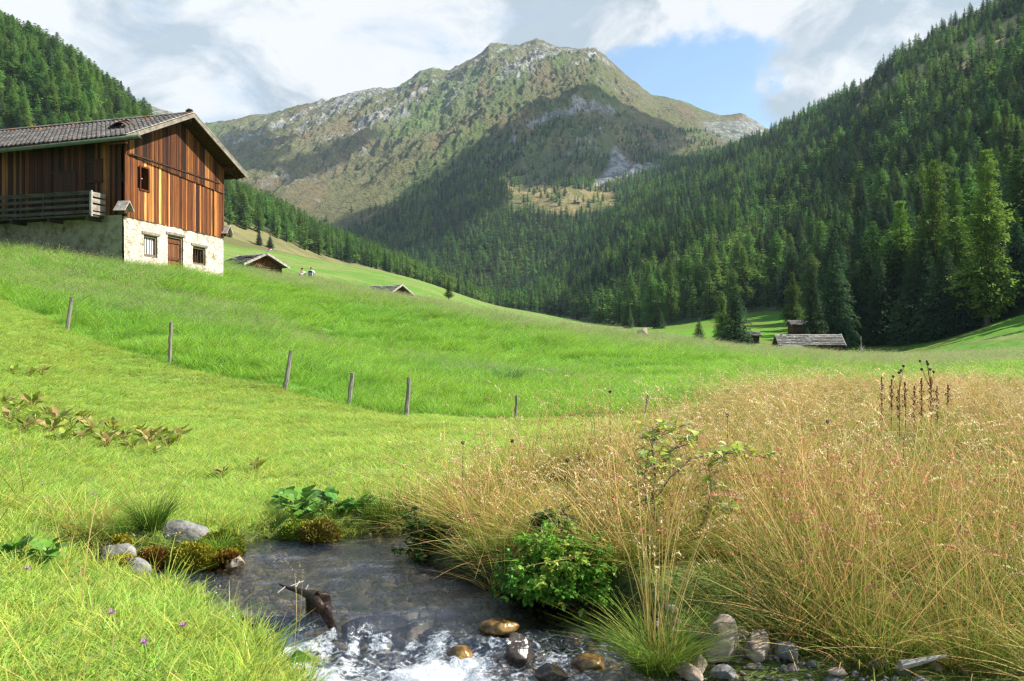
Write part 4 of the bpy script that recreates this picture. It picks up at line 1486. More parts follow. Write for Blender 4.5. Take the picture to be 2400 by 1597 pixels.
def make_barn():
    root = empty('barn', C0 + UP * 3.2, 'big weathered brown plank barn on a pale stone base with a tiled gable roof', 'barn')
    # --- stone base
    W1, DR, W2 = (1.40, 2.42, 3.74, 4.66), (3.24, 4.50, 2.6, 4.86), (5.34, 6.50, 3.70, 4.56)
    b = MB()
    rough_wall(b, gp, 0.0, GW, 2.4, ZS + 0.02, [W1, DR, W2], 0.10, seed=1)
    wall = b.build('stone_base', M['plaster'], root, smooth=True)
    b = MB()
    rough_wall(b, lp, -0.10, BL, 2.4, ZS + 0.02, [], 0.10, step=0.16, amp=0.05, seed=2, tint=(0.42, 0.47, 0.37))  # dark tint puts the wall's shade into the stone colour, besides its green
    # top ledge and the sides out of sight
    b.box(gp(0, ZS - 0.03, -0.1), Ld * BL, T * GW, UP * 0.04, (0.8, 0.8, 0.8))
    b.box(gp(GW, 2.4, 0), Ld * BL, T * 0.25, UP * (ZS - 2.4), (0.8, 0.8, 0.8))
    b.box(lp(BL, 2.4, 0), T * GW, Ld * 0.25, UP * (ZS - 2.4), (0.8, 0.8, 0.8))
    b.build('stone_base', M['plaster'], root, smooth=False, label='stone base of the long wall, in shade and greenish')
    # --- stable windows, door with reveals
    def opening(nm, rect, depth=0.30, lintel=True, lab=None):
        a0, a1, z0, z1 = rect
        f = MB()
        fw, c = 0.09, (0.55, 0.42, 0.30)
        o0 = -0.12
        for (ua, ub, za, zb) in ((a0, a0 + fw, z0, z1), (a1 - fw, a1, z0, z1), (a0 + fw, a1 - fw, z1 - fw, z1), (a0 + fw, a1 - fw, z0, z0 + fw)):
            f.box(gp(ua, za, o0), T * (ub - ua), NG * 0.16, UP * (zb - za), c)
        # sides of the recess
        f.box(gp(a0 - 0.03, z0, -0.2), T * 0.035, NG * 0.28, UP * (z1 - z0), (0.8, 0.7, 0.55))
        f.box(gp(a1 - 0.005, z0, -0.2), T * 0.035, NG * 0.28, UP * (z1 - z0), (0.8, 0.7, 0.55))
        f.box(gp(a0, z1, -0.2), T * (a1 - a0), NG * 0.28, UP * 0.03, (0.6, 0.5, 0.4))
        f.box(gp(a0, z0 - 0.03, -0.2), T * (a1 - a0), NG * 0.28, UP * 0.032, (0.6, 0.5, 0.4))
        if lintel:
            f.box(gp(a0 - 0.16, z1 + 0.03, 0.02), T * (a1 - a0 + 0.32), NG * 0.12, UP * 0.11, (0.75, 0.68, 0.58))
        fr = f.build(nm, M['grey_wood'], root, label=lab)
        bk = MB()
        bk.box(gp(a0, z0, -0.32), T * (a1 - a0), NG * 0.05, UP * (z1 - z0))
        bk.build('dark_interior', M['black'], fr)
        return fr
    w1 = opening('stable_window', W1, lab='white-shuttered stable window left of the door')
    sh = MB()
    a0, a1, z0, z1 = W1
    for i in range(5):
        u = a0 + 0.10 + i * (a1 - a0 - 0.2) / 5
        sh.box(gp(u + 0.006, z0 + 0.1, -0.08), T * ((a1 - a0 - 0.2) / 5 - 0.02), NG * 0.03, UP * (z1 - z0 - 0.2))
    sh.build('shutter', M['white_paint'], w1)
    br = MB()
    for i in range(4):
        u = a0 + 0.22 + i * 0.19
        br.tube([gp(u, z0 + 0.05, -0.02), gp(u, z1 - 0.05, -0.02)], 0.014, 6, (0.2, 0.15, 0.12))
    br.build('window_bars', M['dark_wood'], w1)
    w2 = opening('stable_window', W2, lab='dark barred stable window right of the door')
    br = MB()
    a0, a1, z0, z1 = W2
    for i in range(4):
        u = a0 + 0.20 + i * 0.23
        br.tube([gp(u, z0 + 0.05, -0.04), gp(u, z1 - 0.05, -0.04)], 0.022, 6, (1.6, 1.3, 1.1))
    br.build('window_bars', M['dark_wood'], w2)
    dr = opening('door_frame', DR, lab='low plank stable door')
    d = MB()
    a0, a1, z0, z1 = DR
    for i in range(7):
        w = (a1 - a0 - 0.18) / 7
        k = rb.uniform(0.7, 1.3)
        d.box(gp(a0 + 0.09 + i * w + 0.004, z0, -0.07 + rb.uniform(-0.006, 0.006)), T * (w - 0.008), NG * 0.04, UP * (z1 - z0 - 0.1), (0.19 * k, 0.075 * k, 0.032 * k))
    for zz in (z0 + 1.15, z1 - 0.34):
        d.box(gp(a0 + 0.1, zz, -0.028), T * (a1 - a0 - 0.2), NG * 0.035, UP * 0.13, (0.13, 0.05, 0.022))
    d.build('door', M['plank'], dr)
    hd = MB()
    hd.tube([gp(a1 - 0.22, z0 + 1.22, 0.0), gp(a1 - 0.22, z0 + 1.22, 0.07), gp(a1 - 0.32, z0 + 1.2, 0.08)], 0.014, 6, (0.5, 0.4, 0.35))
    hd.build('door_latch', M['dark_wood'], dr)
    # --- plank walls
    lz = lambda a: 7.98 + (-0.05 if a > 1.2 else 0) - 0.045 * a
    WW = (1.02, 1.70, 6.62, 7.56)
    b = MB()
    planks(b, gp, 0.0, GW, lambda a: ZS - 0.02, lambda a: min(lz(a) + 0.1, roof_z(a) - 0.25), 0.10, 0.035, [WW], bright=1.25)
    b.build('plank_wall', M['plank'], root)
    b = MB()
    planks(b, gp, 0.0, GW, lambda a: lz(a) - 0.03, lambda a: max(roof_z(a) - 0.24, lz(a)), 0.165, 0.03, bright=0.9, pw=[0.15, 0.25, 0.27, 0.2, 0.1, 0.02, 0.01])
    b.box(gp(0.3, lz(0.3) - 0.02, 0.205), T * 7.4, NG * 0.03, UP * 0.06 + T * 0, (0.06, 0.03, 0.02))
    b.build('gable_boards', M['plank'], root)
    b = MB()
    planks(b, lp, 0.0, BL, lambda a: ZS - 0.02, lambda a: ZE + 0.25, 0.02, 0.035, bright=0.42, pw=[0.2, 0.26, 0.26, 0.16, 0.08, 0.03, 0.01])  # low brightness puts the shade of this side into the board colours
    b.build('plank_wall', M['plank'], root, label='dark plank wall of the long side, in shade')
    b = MB()
    b.box(gp(0.02, ZS, 0.09), Ld * 0.03, T * (WW[0] - 0.02), UP * 2.9, (0.05, 0.03, 0.02))
    b.box(gp(WW[1], ZS, 0.09), Ld * 0.03, T * (GW - WW[1]), UP * 2.9, (0.05, 0.03, 0.02))
    b.box(gp(GW, ZS, 0.05), Ld * BL, T * 0.05, UP * 3.2, (0.3, 0.15, 0.1))
    b.box(lp(BL - 0.05, ZS, 0), T * GW, Ld * 0.05, UP * 3.2, (0.3, 0.15, 0.1))
    for cor in ((-0.02, 0.02), (GW - 0.14, 0.02)):
        b.box(gp(cor[0], ZS - 0.02, 0.105), T * 0.16, NG * 0.06, UP * 3.0, (1.6, 0.9, 0.55))
    b.build('timber_frame', M['dark_wood'], root)
    # hay loft window
    a0, a1, z0, z1 = WW
    f = MB()
    fw, c = 0.07, (1.3, 0.7, 0.45)
    for (ua, ub, za, zb) in ((a0, a0 + fw, z0, z1), (a1 - fw, a1, z0, z1), (a0, a1, z1, z1 + fw), (a0 - 0.05, a1 + 0.05, z0 - fw, z0)):
        f.box(gp(ua, za, 0.09), T * (ub - ua), NG * 0.09, UP * (zb - za), c)
    f.box(gp(a0, z0, -0.22), T * 0.03, NG * 0.3, UP * (z1 - z0), (1.6, 0.9, 0.5))
    f.box(gp(a1 - 0.03, z0, -0.22), T * 0.03, NG * 0.3, UP * (z1 - z0), (1.6, 0.9, 0.5))
    lw = f.build('loft_window', M['dark_wood'], root)
    bk = MB()
    bk.box(gp(a0, z0, -0.27), T * (a1 - a0), NG * 0.05, UP * (z1 - z0))
    bk.build('dark_interior', M['black'], lw)
    cb = MB()
    cb.tube([gp(a0 + 0.02, z0 + 0.5, 0.02), gp(a1 - 0.3, z0 + 0.48, 0.02)], 0.022, 6, (1.6, 1.6, 1.6))
    cb.tube([gp(a0 + 0.1, z0 + 0.08, 0.02), gp(a0 + 0.1, z1 - 0.1, 0.02)], 0.015, 6, (1.6, 1.6, 1.6))
    cb.build('window_cross', M['grey_wood'], lw)
    # hatches on the long wall
    for (s0, s1, z0, z1, nm) in ((2.35, 3.55, 5.55, 7.35, 'barn_door'), (0.95, 1.7, 6.75, 7.75, 'hatch')):
        h = MB()
        n = 5
        for i in range(n):
            w = (s1 - s0) / n
            k = rb.uniform(0.6, 1.1)
            h.box(lp(s0 + i * w + 0.005, z0, 0.07), Ld * (w - 0.01), NL * 0.03, UP * (z1 - z0), (0.05 * k, 0.02 * k, 0.01 * k))
        for zz in (z0, z1 - 0.1):
            h.box(lp(s0 - 0.06, zz, 0.102), Ld * (s1 - s0 + 0.12), NL * 0.03, UP * 0.1, (0.03, 0.014, 0.009))
        h.build(nm, M['plank'], root)
    # --- balcony
    s0, s1, pr = 0.83, BL - 0.5, 0.82
    b = MB()
    b.box(lp(s0, 5.20, 0.06), Ld * (s1 - s0), NL * pr, UP * 0.07, (0.8, 0.8, 0.8))
    for i in range(7):
        s = s0 + 0.15 + i * (s1 - s0 - 0.4) / 6
        b.box(lp(s, 5.05, 0.06), Ld * 0.12, NL * (pr - 0.02), UP * 0.15, (0.7, 0.7, 0.7))
    bal = b.build('balcony', M['mossy_rail'], root)
    b = MB()
    for z, hgt in ((5.33, 0.14), (5.60, 0.12), (5.86, 0.12), (6.12, 0.11)):
        b.box(lp(s0 + 0.02, z, pr + 0.02), Ld * (s1 - s0), NL * 0.035, UP * hgt, (0.9, 0.95, 0.9))
    b.box(lp(s0 - 0.03, 6.23, pr - 0.03), Ld * (s1 - s0), NL * 0.12, UP * 0.04, (1.1, 1.15, 1.1))
    for i in range(6):
        s = s0 + 0.02 + i * (s1 - s0 - 0.1) / 5
        b.box(lp(s, 5.2, pr - 0.07), Ld * 0.09, NL * 0.085, UP * 1.05, (0.8, 0.85, 0.8))
    b.build('railing', M['mossy_rail'], bal)
    b = MB()
    for z, hgt in ((5.30, 0.10), (5.46, 0.24), (5.78, 0.18), (6.04, 0.19)):
        b.box(lp(s0 - 0.035, z, 0.05), NL * (pr + 0.01), Ld * 0.03, UP * hgt, (0.95, 0.86, 0.8))
    b.box(lp(s0 - 0.04, 5.2, pr - 0.02), NL * 0.075, Ld * 0.1, UP * 1.08, (1.1, 1.05, 1.0))
    b.build('railing_end', M['grey_wood'], bal, label='sunlit grey end boards of the balcony')
    # little gabled caps over the sill beam ends at both corners
    for (base, wdir, odir) in ((gp(-0.16, 5.40, 0.16), T, NG), (gp(GW + 0.12, 5.42, 0.14), T, NG)):
        b = MB()
        ap = base + UP * 0.48
        for sgn in (-1, 1):
            e = base + wdir * (0.33 * sgn) + UP * 0.06
            dv = (e - ap)
            nrm = odir.cross(dv).normalized() * 0.04
            b.box(ap - odir * 0.25, dv, odir * 0.55, nrm, (1.15, 1.1, 1.05))
        cap = b.build('beam_cap', M['grey_wood'], root)
        q = MB()
        q.box(base + wdir * -0.13 - odir * 0.2 - UP * 0.05, wdir * 0.26, odir * 0.36, UP * 0.24, (0.9, 0.8, 0.7))
        q.build('beam_end', M['dark_wood'], cap)
    # --- roof
    h = GW / 2

    def rp(a, s, up=0.0):
        return C0 + T * a + Ld * s + UP * (roof_z(a) + up)
    b = MB()
    for (a0, a1) in ((-OV, h), (h, GW + OV)):
        p = [rp(a0, -OG, -0.02), rp(a1, -OG, -0.02), rp(a1, BL + 0.6, -0.02), rp(a0, BL + 0.6, -0.02)]
        q = [v - UP * 0.10 for v in p]
        b.add(p + q, [(0, 1, 2, 3), (7, 6, 5, 4), (0, 4, 5, 1), (1, 5, 6, 2), (2, 6, 7, 3), (3, 7, 4, 0)], (0.75, 0.6, 0.45))
    # rafters and purlins under the overhang
    for a in (-OV + 0.12, 0.1, h - 0.1, GW - 0.1, GW + OV - 0.3):
        z = roof_z(a) - 0.13 - 0.18
        b.box(C0 + T * a - Ld * (OG - 0.12) + UP * z, T * 0.17, Ld * (OG + 0.3), UP * 0.17, (0.9, 0.7, 0.5))
    for i in range(14):
        s = -OG + 0.5 + i * 1.05
        for (a0, a1) in ((-OV + 0.05, 0.2), (GW - 0.2, GW + OV - 0.05)):
            p0, p1 = rp(a0, s, -0.24), rp(a1, s, -0.24)
            b.box(p0, p1 - p0, Ld * 0.12, UP * 0.115, (0.8, 0.62, 0.45))
    roof = b.build('roof', M['dark_wood'], root)
    # tiles: rolling courses
    nS, courses = 62 * 5, 16
    V, Cc = [], []
    rgt = np.random.default_rng(4)
    ss = np.linspace(-OG - 0.02, BL + 0.6, nS)
    rows = []
    for c in range(courses):
        rows += [(c / courses, 0.0), ((c + 0.95) / courses, 0.055), ((c + 0.999) / courses, 0.002)]
    Fs = []
    for side in (0, 1):
        off = len(V)
        for (f, lift) in rows:
            # courses step down towards the eave
            a = (h - f * (h + OV)) if side == 0 else (h + f * (h + OV))
            jr = rgt.uniform(-0.012, 0.012)
            k0 = int(f * courses * 7)
            for j, s in enumerate(ss):
                wave = 0.032 * math.cos(j / 5 * 2 * math.pi)
                sag = -0.05 * math.sin(math.pi * (s + 1) / 15.5) + 0.02 * float(vnoise(s * 0.8, f * 6, 4))
                V.append(C0 + T * a + Ld * (s + jr) + UP * (roof_z(a) + 0.03 + wave + lift + sag))
                tone = 0.62 + 0.75 * float(_perm[(j // 5 * 13 + 3) & 255, (int(f * courses) * 29 + side * 5) & 255])
                li = max(0.0, 1 - f * 6) * (1 if _perm[(j // 10 * 7) & 255, 77] > 0.62 else 0)
                Cc.append((tone * (1 + 1.6 * li), tone * (1 + 0.25 * li), tone * (1 - 0.5 * li)))
        m = nS
        for i in range(len(rows) - 1):
            for j in range(m - 1):
                q = (off + i * m + j, off + i * m + j + 1, off + (i + 1) * m + j + 1, off + (i + 1) * m + j)
                Fs.append(q if side else q[::-1])
    org = parent_world(root)
    me = mesh_np('roof_tiles', np.array([v - org for v in V]), np.array(Fs), M['tile'], True, np.array(Cc))
    link('roof_tiles', me, roof)
    b = MB()
    for i in range(34):
        s = -OG + i * 0.46
        ap = rp(h, s, 0.10)
        li = rb.random() > 0.72
        c = (1.7, 0.8, 0.35) if li else tuple([rb.uniform(0.8, 1.4)] * 3)
        for sg in (-1, 1):
            p0 = ap
            p1 = rp(h + sg * 0.20, s, 0.08)
            b.box(p0, p1 - p0, Ld * 0.47, UP * 0.03, c)
    b.build('ridge_tiles', M['tile'], roof, smooth=False)
    # verge boards on the gable
    b = MB()
    for (a0, a1) in ((-OV - 0.04, h), (GW + OV + 0.05, h)):
        p0, p1 = rp(a0, -OG - 0.05), rp(a1, -OG - 0.05)
        b.box(p0 - UP * 0.17, p1 - p0, Ld * 0.05, UP * 0.19, (0.72, 0.66, 0.60))
        b.box(p0 + UP * 0.055, p1 - p0, Ld * 0.17, UP * 0.035, (1.05, 1.02, 0.97))
    b.build('verge_board', M['grey_wood'], roof)
    # gutter along the near eave, running out past the gable
    b = MB()
    p0 = C0 - T * (OV + 0.10) - Ld * (OG + 0.75) + UP * (ZE - 0.10)
    p1 = C0 - T * (OV + 0.10) + Ld * (BL + 0.6) + UP * (ZE - 0.32)
    b.tube([p0, p0.lerp(p1, 0.35) - UP * 0.02, p1], [0.085, 0.085, 0.085], 10)
    b.build('gutter', M['gutter'], roof, smooth=True)
    # a lifted hatch of broken tiles
    b = MB()
    pts = []
    n = 9
    for i in range(n):
        f = i / (n - 1)
        s = 0.55 + f * 1.0
        hgt = 0.10 + 0.20 * math.sin(math.pi * f)
        pts.append(rp(1.0 + 0.12 * math.sin(f * 3), s, hgt))
    for i in range(n - 1):
        for k in range(3):
            p = pts[i] + T * (0.25 * k) + UP * (0.25 * k * 0.42)
            b.box(p, pts[i + 1] - pts[i], T * 0.27 + UP * (0.06 - 0.02 * k), UP * 0.035, (0.75, 0.6, 0.5))
    b.build('roof_hatch', M['tile'], roof)
    q = MB()
    q.box(rp(0.93, 0.6, 0.03), Ld * 0.85, T * 0.12 + UP * 0.05, UP * 0.10)
    q.build('dark_interior', M['black'], roof)
    q = MB()
    q.tube([rp(h, -OG + 0.05, 0.16), rp(h, -OG + 0.25, 0.2), rp(h, -OG + 0.4, 0.16)], [0.05, 0.08, 0.05], 6, (0.5, 0.45, 0.4))
    q.build('ridge_stone', M['tile'], roof)


make_barn()


# ------------------------------------------------------------------ small huts
def hut(x, Y, yridge, wid, length, ang, label, wall_h=1.9, pitch=0.42, ov=0.55, seed=0, name='log_hut', sides=True, zbase=None, stones=True):
    """log hut; the ridge runs along 'ang' (degrees from the image's left-right), the height comes from the ridge"""
    rg = random.Random(seed)
    X = Xp(x, Y)
    zr = Zp(yridge, Y)
    z0 = float(land(np.array([float(x)]), np.array([float(Y)]))[0]) if zbase is None else zbase
    root = empty(name, (X, Y, z0), label, 'hut')
    a = math.radians(ang)
    u = Vector((math.cos(a), math.sin(a), 0))       # along the ridge
    v = Vector((-math.sin(a), math.cos(a), 0))      # across
    O = Vector((X, Y, 0))
    rise = wid / 2 * pitch
    zw = zr - rise - 0.15
    b = MB()
    nlog = max(4, int((zw - z0 + 0.6) / 0.24))
    for i in range(nlog):
        zb = zw - (i + 1) * 0.24
        k = rg.uniform(0.6, 1.3)
        c = (1.1 * k, 0.95 * k, 0.9 * k)
        for sg in (-1, 1):
            b.tube([O + v * (sg * wid / 2) - u * (length / 2 + 0.15) + UP * (zb + 0.12), O + v * (sg * wid / 2) + u * (length / 2 + 0.15) + UP * (zb + 0.12)], 0.125, 7, c)
            b.tube([O + u * (sg * length / 2) - v * (wid / 2 + 0.15) + UP * (zb + 0.14), O + u * (sg * length / 2) + v * (wid / 2 + 0.15) + UP * (zb + 0.14)], 0.12, 7, c)
    # boarded gables
    for sg in (-1, 1):
        n = 12
        for i in range(n):
            f0, f1 = -1 + 2 * i / n, -1 + 2 * (i + 1) / n
            fm = (f0 + f1) / 2
            hh = (1 - abs(fm)) * rise
            if hh < 0.05:
                continue
            k = rg.uniform(0.6, 1.5)
            b.box(O + u * (sg * (length / 2 - 0.03)) + v * (f0 * wid / 2 + 0.008) + UP * zw, v * (wid / n - 0.016), u * 0.05, UP * hh, (1.9 * k, 1.2 * k, 0.75 * k))
    b.build('log_wall', M['dark_wood'], root)
    b = MB()
    ol = ov
    hw = wid / 2 + ov
    for sg in (-1, 1):
        rows = 7
        for r in range(rows):
            f0, f1 = r / rows, (r + 1.25) / rows
            f1 = min(f1, 1.03)
            s = -length / 2 - ol
            while s < length / 2 + ol:
                w = rg.uniform(0.35, 0.85)
                w = min(w, length / 2 + ol - s + 0.05)
                k = rg.uniform(0.55, 1.25)
                lift = (0.045 if r else 0.02) + rg.uniform(0, 0.05)
                # row r counts from the ridge down
                p0 = O + u * s + v * (sg * f0 * hw) + UP * (zr + 0.08 - f0 * hw * pitch + (0.0))
                p1 = O + u * s + v * (sg * f1 * hw) + UP * (zr + 0.08 - f1 * hw * pitch + lift + 0.03)
                b.box(p0, p1 - p0, u * (w - 0.03), UP * 0.035, (k, k * 0.98, k * 0.95))
                s += w
    roof = b.build('shingle_roof', M['shingle'], root)
    b = MB()
    for sg in (-1, 1):
        for e in (-1, 1):
            p0 = O + u * (e * (length / 2 + ol + 0.02)) + v * (sg * (hw + 0.05)) + UP * (zr - hw * pitch - 0.02)
            p1 = O + u * (e * (length / 2 + ol + 0.02)) + UP * (zr + 0.06)
            b.box(p0 - UP * 0.08, p1 - p0, u * 0.06, UP * 0.2, (1.2, 1.15, 1.1))
        p0 = O - u * (length / 2 + ol) + UP * (zr + 0.02)
        p1 = O - u * (length / 2 + ol) + v * (sg * hw) + UP * (zr + 0.02 - hw * pitch)
        b.box(p0, p1 - p0, u * (length + 2 * ol), UP * 0.04, (0.5, 0.4, 0.32))
    b.build('verge_board', M['grey_wood'], roof)
    if stones:
        b = MB()
        for i in range(int(length * 1.6)):
            s = rg.uniform(-length / 2, length / 2)
            f = rg.uniform(0.05, 0.95)
            sg = rg.choice((-1, 1))
            c = O + u * s + v * (sg * f * hw) + UP * (zr + 0.17 - f * hw * pitch)
            r = rg.uniform(0.07, 0.15)
            b.tube([c - u * r, c - u * r * 0.3, c + u * r * 0.4, c + u * r], [r * 0.4, r * 0.75, r * 0.7, r * 0.3], 6, (1, 1, 1), jit=0.2, rg=rg)
        b.build('roof_stones', M['rock'], roof)
    return root


hut(592, 78, 600, 3.7, 2.8, -36, 'low hut half sunk behind the crest nearest the barn, gable facing right', seed=1)
hut(908, 104, 671, 3.7, 3.2, -30, 'small shingled hut half hidden behind the crest left of the lone larch', seed=2, pitch=0.46)
hut(1893, 108, 786, 3.6, 6.6, -6, 'long low hut with a rough shingle roof below the dark spruces', seed=3, pitch=0.55)
hut(1752, 170, 778, 2.4, 3.4, 4, 'tiny dark hut with a pale roof beside the tall pair of trees', seed=4, pitch=0.5, ov=0.5)
hut(1872, 182, 752, 2.6, 3.2, 3, 'small hut mostly hidden behind the dark spruces on the bright slope', seed=5, pitch=0.5, ov=0.6)
_q = hit(1606, 672, 285)
hut(1606, _q.y, 657, 3.2, 4.0, 10, 'small grey-roofed hut between trees inside the right wood', seed=7, pitch=0.4, zbase=_q.z - 0.3)
_h = hit(1352, 479, 900)
M['red_wall'] = surf_mat('red_wall', [(0.3, (0.16, 0.035, 0.03)), (0.7, (0.26, 0.06, 0.05))], scale=1)


def far_cabin():
    root = empty('cabin', _h, 'tiny red cabin on the dry clearing far up the valley', 'hut')
    u, v = Vector((0.96, 0.28, 0)), Vector((-0.28, 0.96, 0))
    b = MB()
    b.box(_h - u * 3.4 - v * 2.2 - UP * 1, u * 6.8, v * 4.4, UP * 4.0)
    for sg in (-1, 1):
        p = _h + u * (sg * 3.4) + UP * 3.0
        b.add([p - v * 2.2, p + v * 2.2, p + UP * 1.5], [(0, 1, 2)])
    b.build('wall', M['red_wall'], root)
    b = MB()
    for sg in (-1, 1):
        p = _h - u * 4 + UP * 4.7
        b.box(p, v * (sg * 2.9) - UP * 1.95, u * 8, UP * 0.2, (0.7, 0.7, 0.75))
    b.build('roof', M['grey_wood'], root)
    b = MB()
    b.box(_h + u * 0.6 - v * 2.25 + UP * 1.0, u * 1.1, -v * 0.08, UP * 1.1)
    b.build('window', M['black'], root)


far_cabin()

# ------------------------------------------------------------------ fence posts
POSTS = [(157, 785, 168, 696, 22.0, 'weathered fence post farthest up the slope at left, leaning right'),
         (397, 840, 401, 756, 20.5, 'straight weathered fence post below the barn, second one down the slope'),
         (668, 906, 682, 822, 18.8, 'weathered fence post leaning strongly right, third one down the slope'),
         (818, 944, 826, 874, 18.0, 'short fence post leaning slightly right beside the upright one'),
         (953, 966, 959, 885, 17.5, 'upright darker fence post at the edge of the tall grass, left of the golden grass'),
         (1208, 985, 1211, 925, 17.5, 'short fence post standing alone behind the golden grass tips'),
         (1514, 992, 1519, 926, 18.5, 'thin fence post half hidden in the golden grass')]
for i, (bx, by, tx, ty, Y, lab) in enumerate(POSTS):
    g = gpt(bx, Y)
    top = Vector((Xp(tx, Y), Y, Zp(ty, Y)))
    b = MB()
    rg = random.Random(i)
    d = top - g
    n = 7
    pts = [g - UP * 0.25] + [g + d * (k / n) + Vector((rg.uniform(-.006, .006), rg.uniform(-.006, .006), 0)) for k in range(n + 1)]
    r0 = rg.uniform(0.040, 0.048) * (0.8 if i >= 5 else 1)
    b.tube(pts, [r0 * (1.1 - 0.03 * k) for k in range(len(pts))], 8, jit=0.12, rg=rg)
    o = b.build('fence_post', M['post_wood'], None, origin=g)
    tag(o, lab, 'post', 'old wooden fence posts along the mown slope')
g = gpt(2018, 95)
b = MB()
b.tube([g - UP * 0.3, g + UP * 0.6, Vector((g.x, g.y, Zp(788, 95)))], [0.06, 0.055, 0.05], 7)
tag(b.build('fence_post', M['post_wood'], None, origin=g), 'single dark post standing right of the long low hut', 'post')


# ------------------------------------------------------------------ hikers
M['skin'] = surf_mat('skin', [(0.3, (0.42, 0.22, 0.15)), (0.7, (0.55, 0.31, 0.22))], scale=8, bump=0, rough=0.6)
M['shirt'] = surf_mat('white_shirt', [(0.3, (0.62, 0.62, 0.66)), (0.7, (0.80, 0.79, 0.78))], scale=6, bump=0.2)
M['trousers'] = surf_mat('trousers', [(0.3, (0.10, 0.095, 0.08)), (0.7, (0.16, 0.15, 0.13))], scale=8, bump=0.2)
M['red_cap'] = surf_mat('red_cap', [(0.3, (0.32, 0.02, 0.05)), (0.7, (0.45, 0.04, 0.08))], scale=8, bump=0.1)
M['hair'] = surf_mat('hair', [(0.3, (0.03, 0.018, 0.01)), (0.7, (0.07, 0.04, 0.02))], scale=30, bump=0.3)
M['pack'] = surf_mat('backpack', [(0.3, (0.012, 0.014, 0.02)), (0.7, (0.03, 0.035, 0.045))], scale=12, bump=0.3)
M['pack_blue'] = surf_mat('backpack_pocket', [(0.3, (0.08, 0.35, 0.50)), (0.7, (0.15, 0.5, 0.65))], scale=12, bump=0.2)


def skin_mesh(name, joints, edges, mat, parent, sub=2):
    me = bpy.data.meshes.new(name)
    me.from_pydata([j[0] for j in joints], edges, [])
    o = link(name, me, parent)
    sk = o.modifiers.new('skin', 'SKIN')
    me.skin_vertices.new() if not me.skin_vertices else None
    for i, j in enumerate(joints):
        r = j[1]
        me.skin_vertices[0].data[i].radius = r if isinstance(r, tuple) else (r, r)
        me.skin_vertices[0].data[i].use_root = (i == 0)
    sk.use_smooth_shade = True
    sb = o.modifiers.new('sub', 'SUBSURF')
    sb.levels = sub
    sb.render_levels = sub
    me.materials.append(mat)
    return o


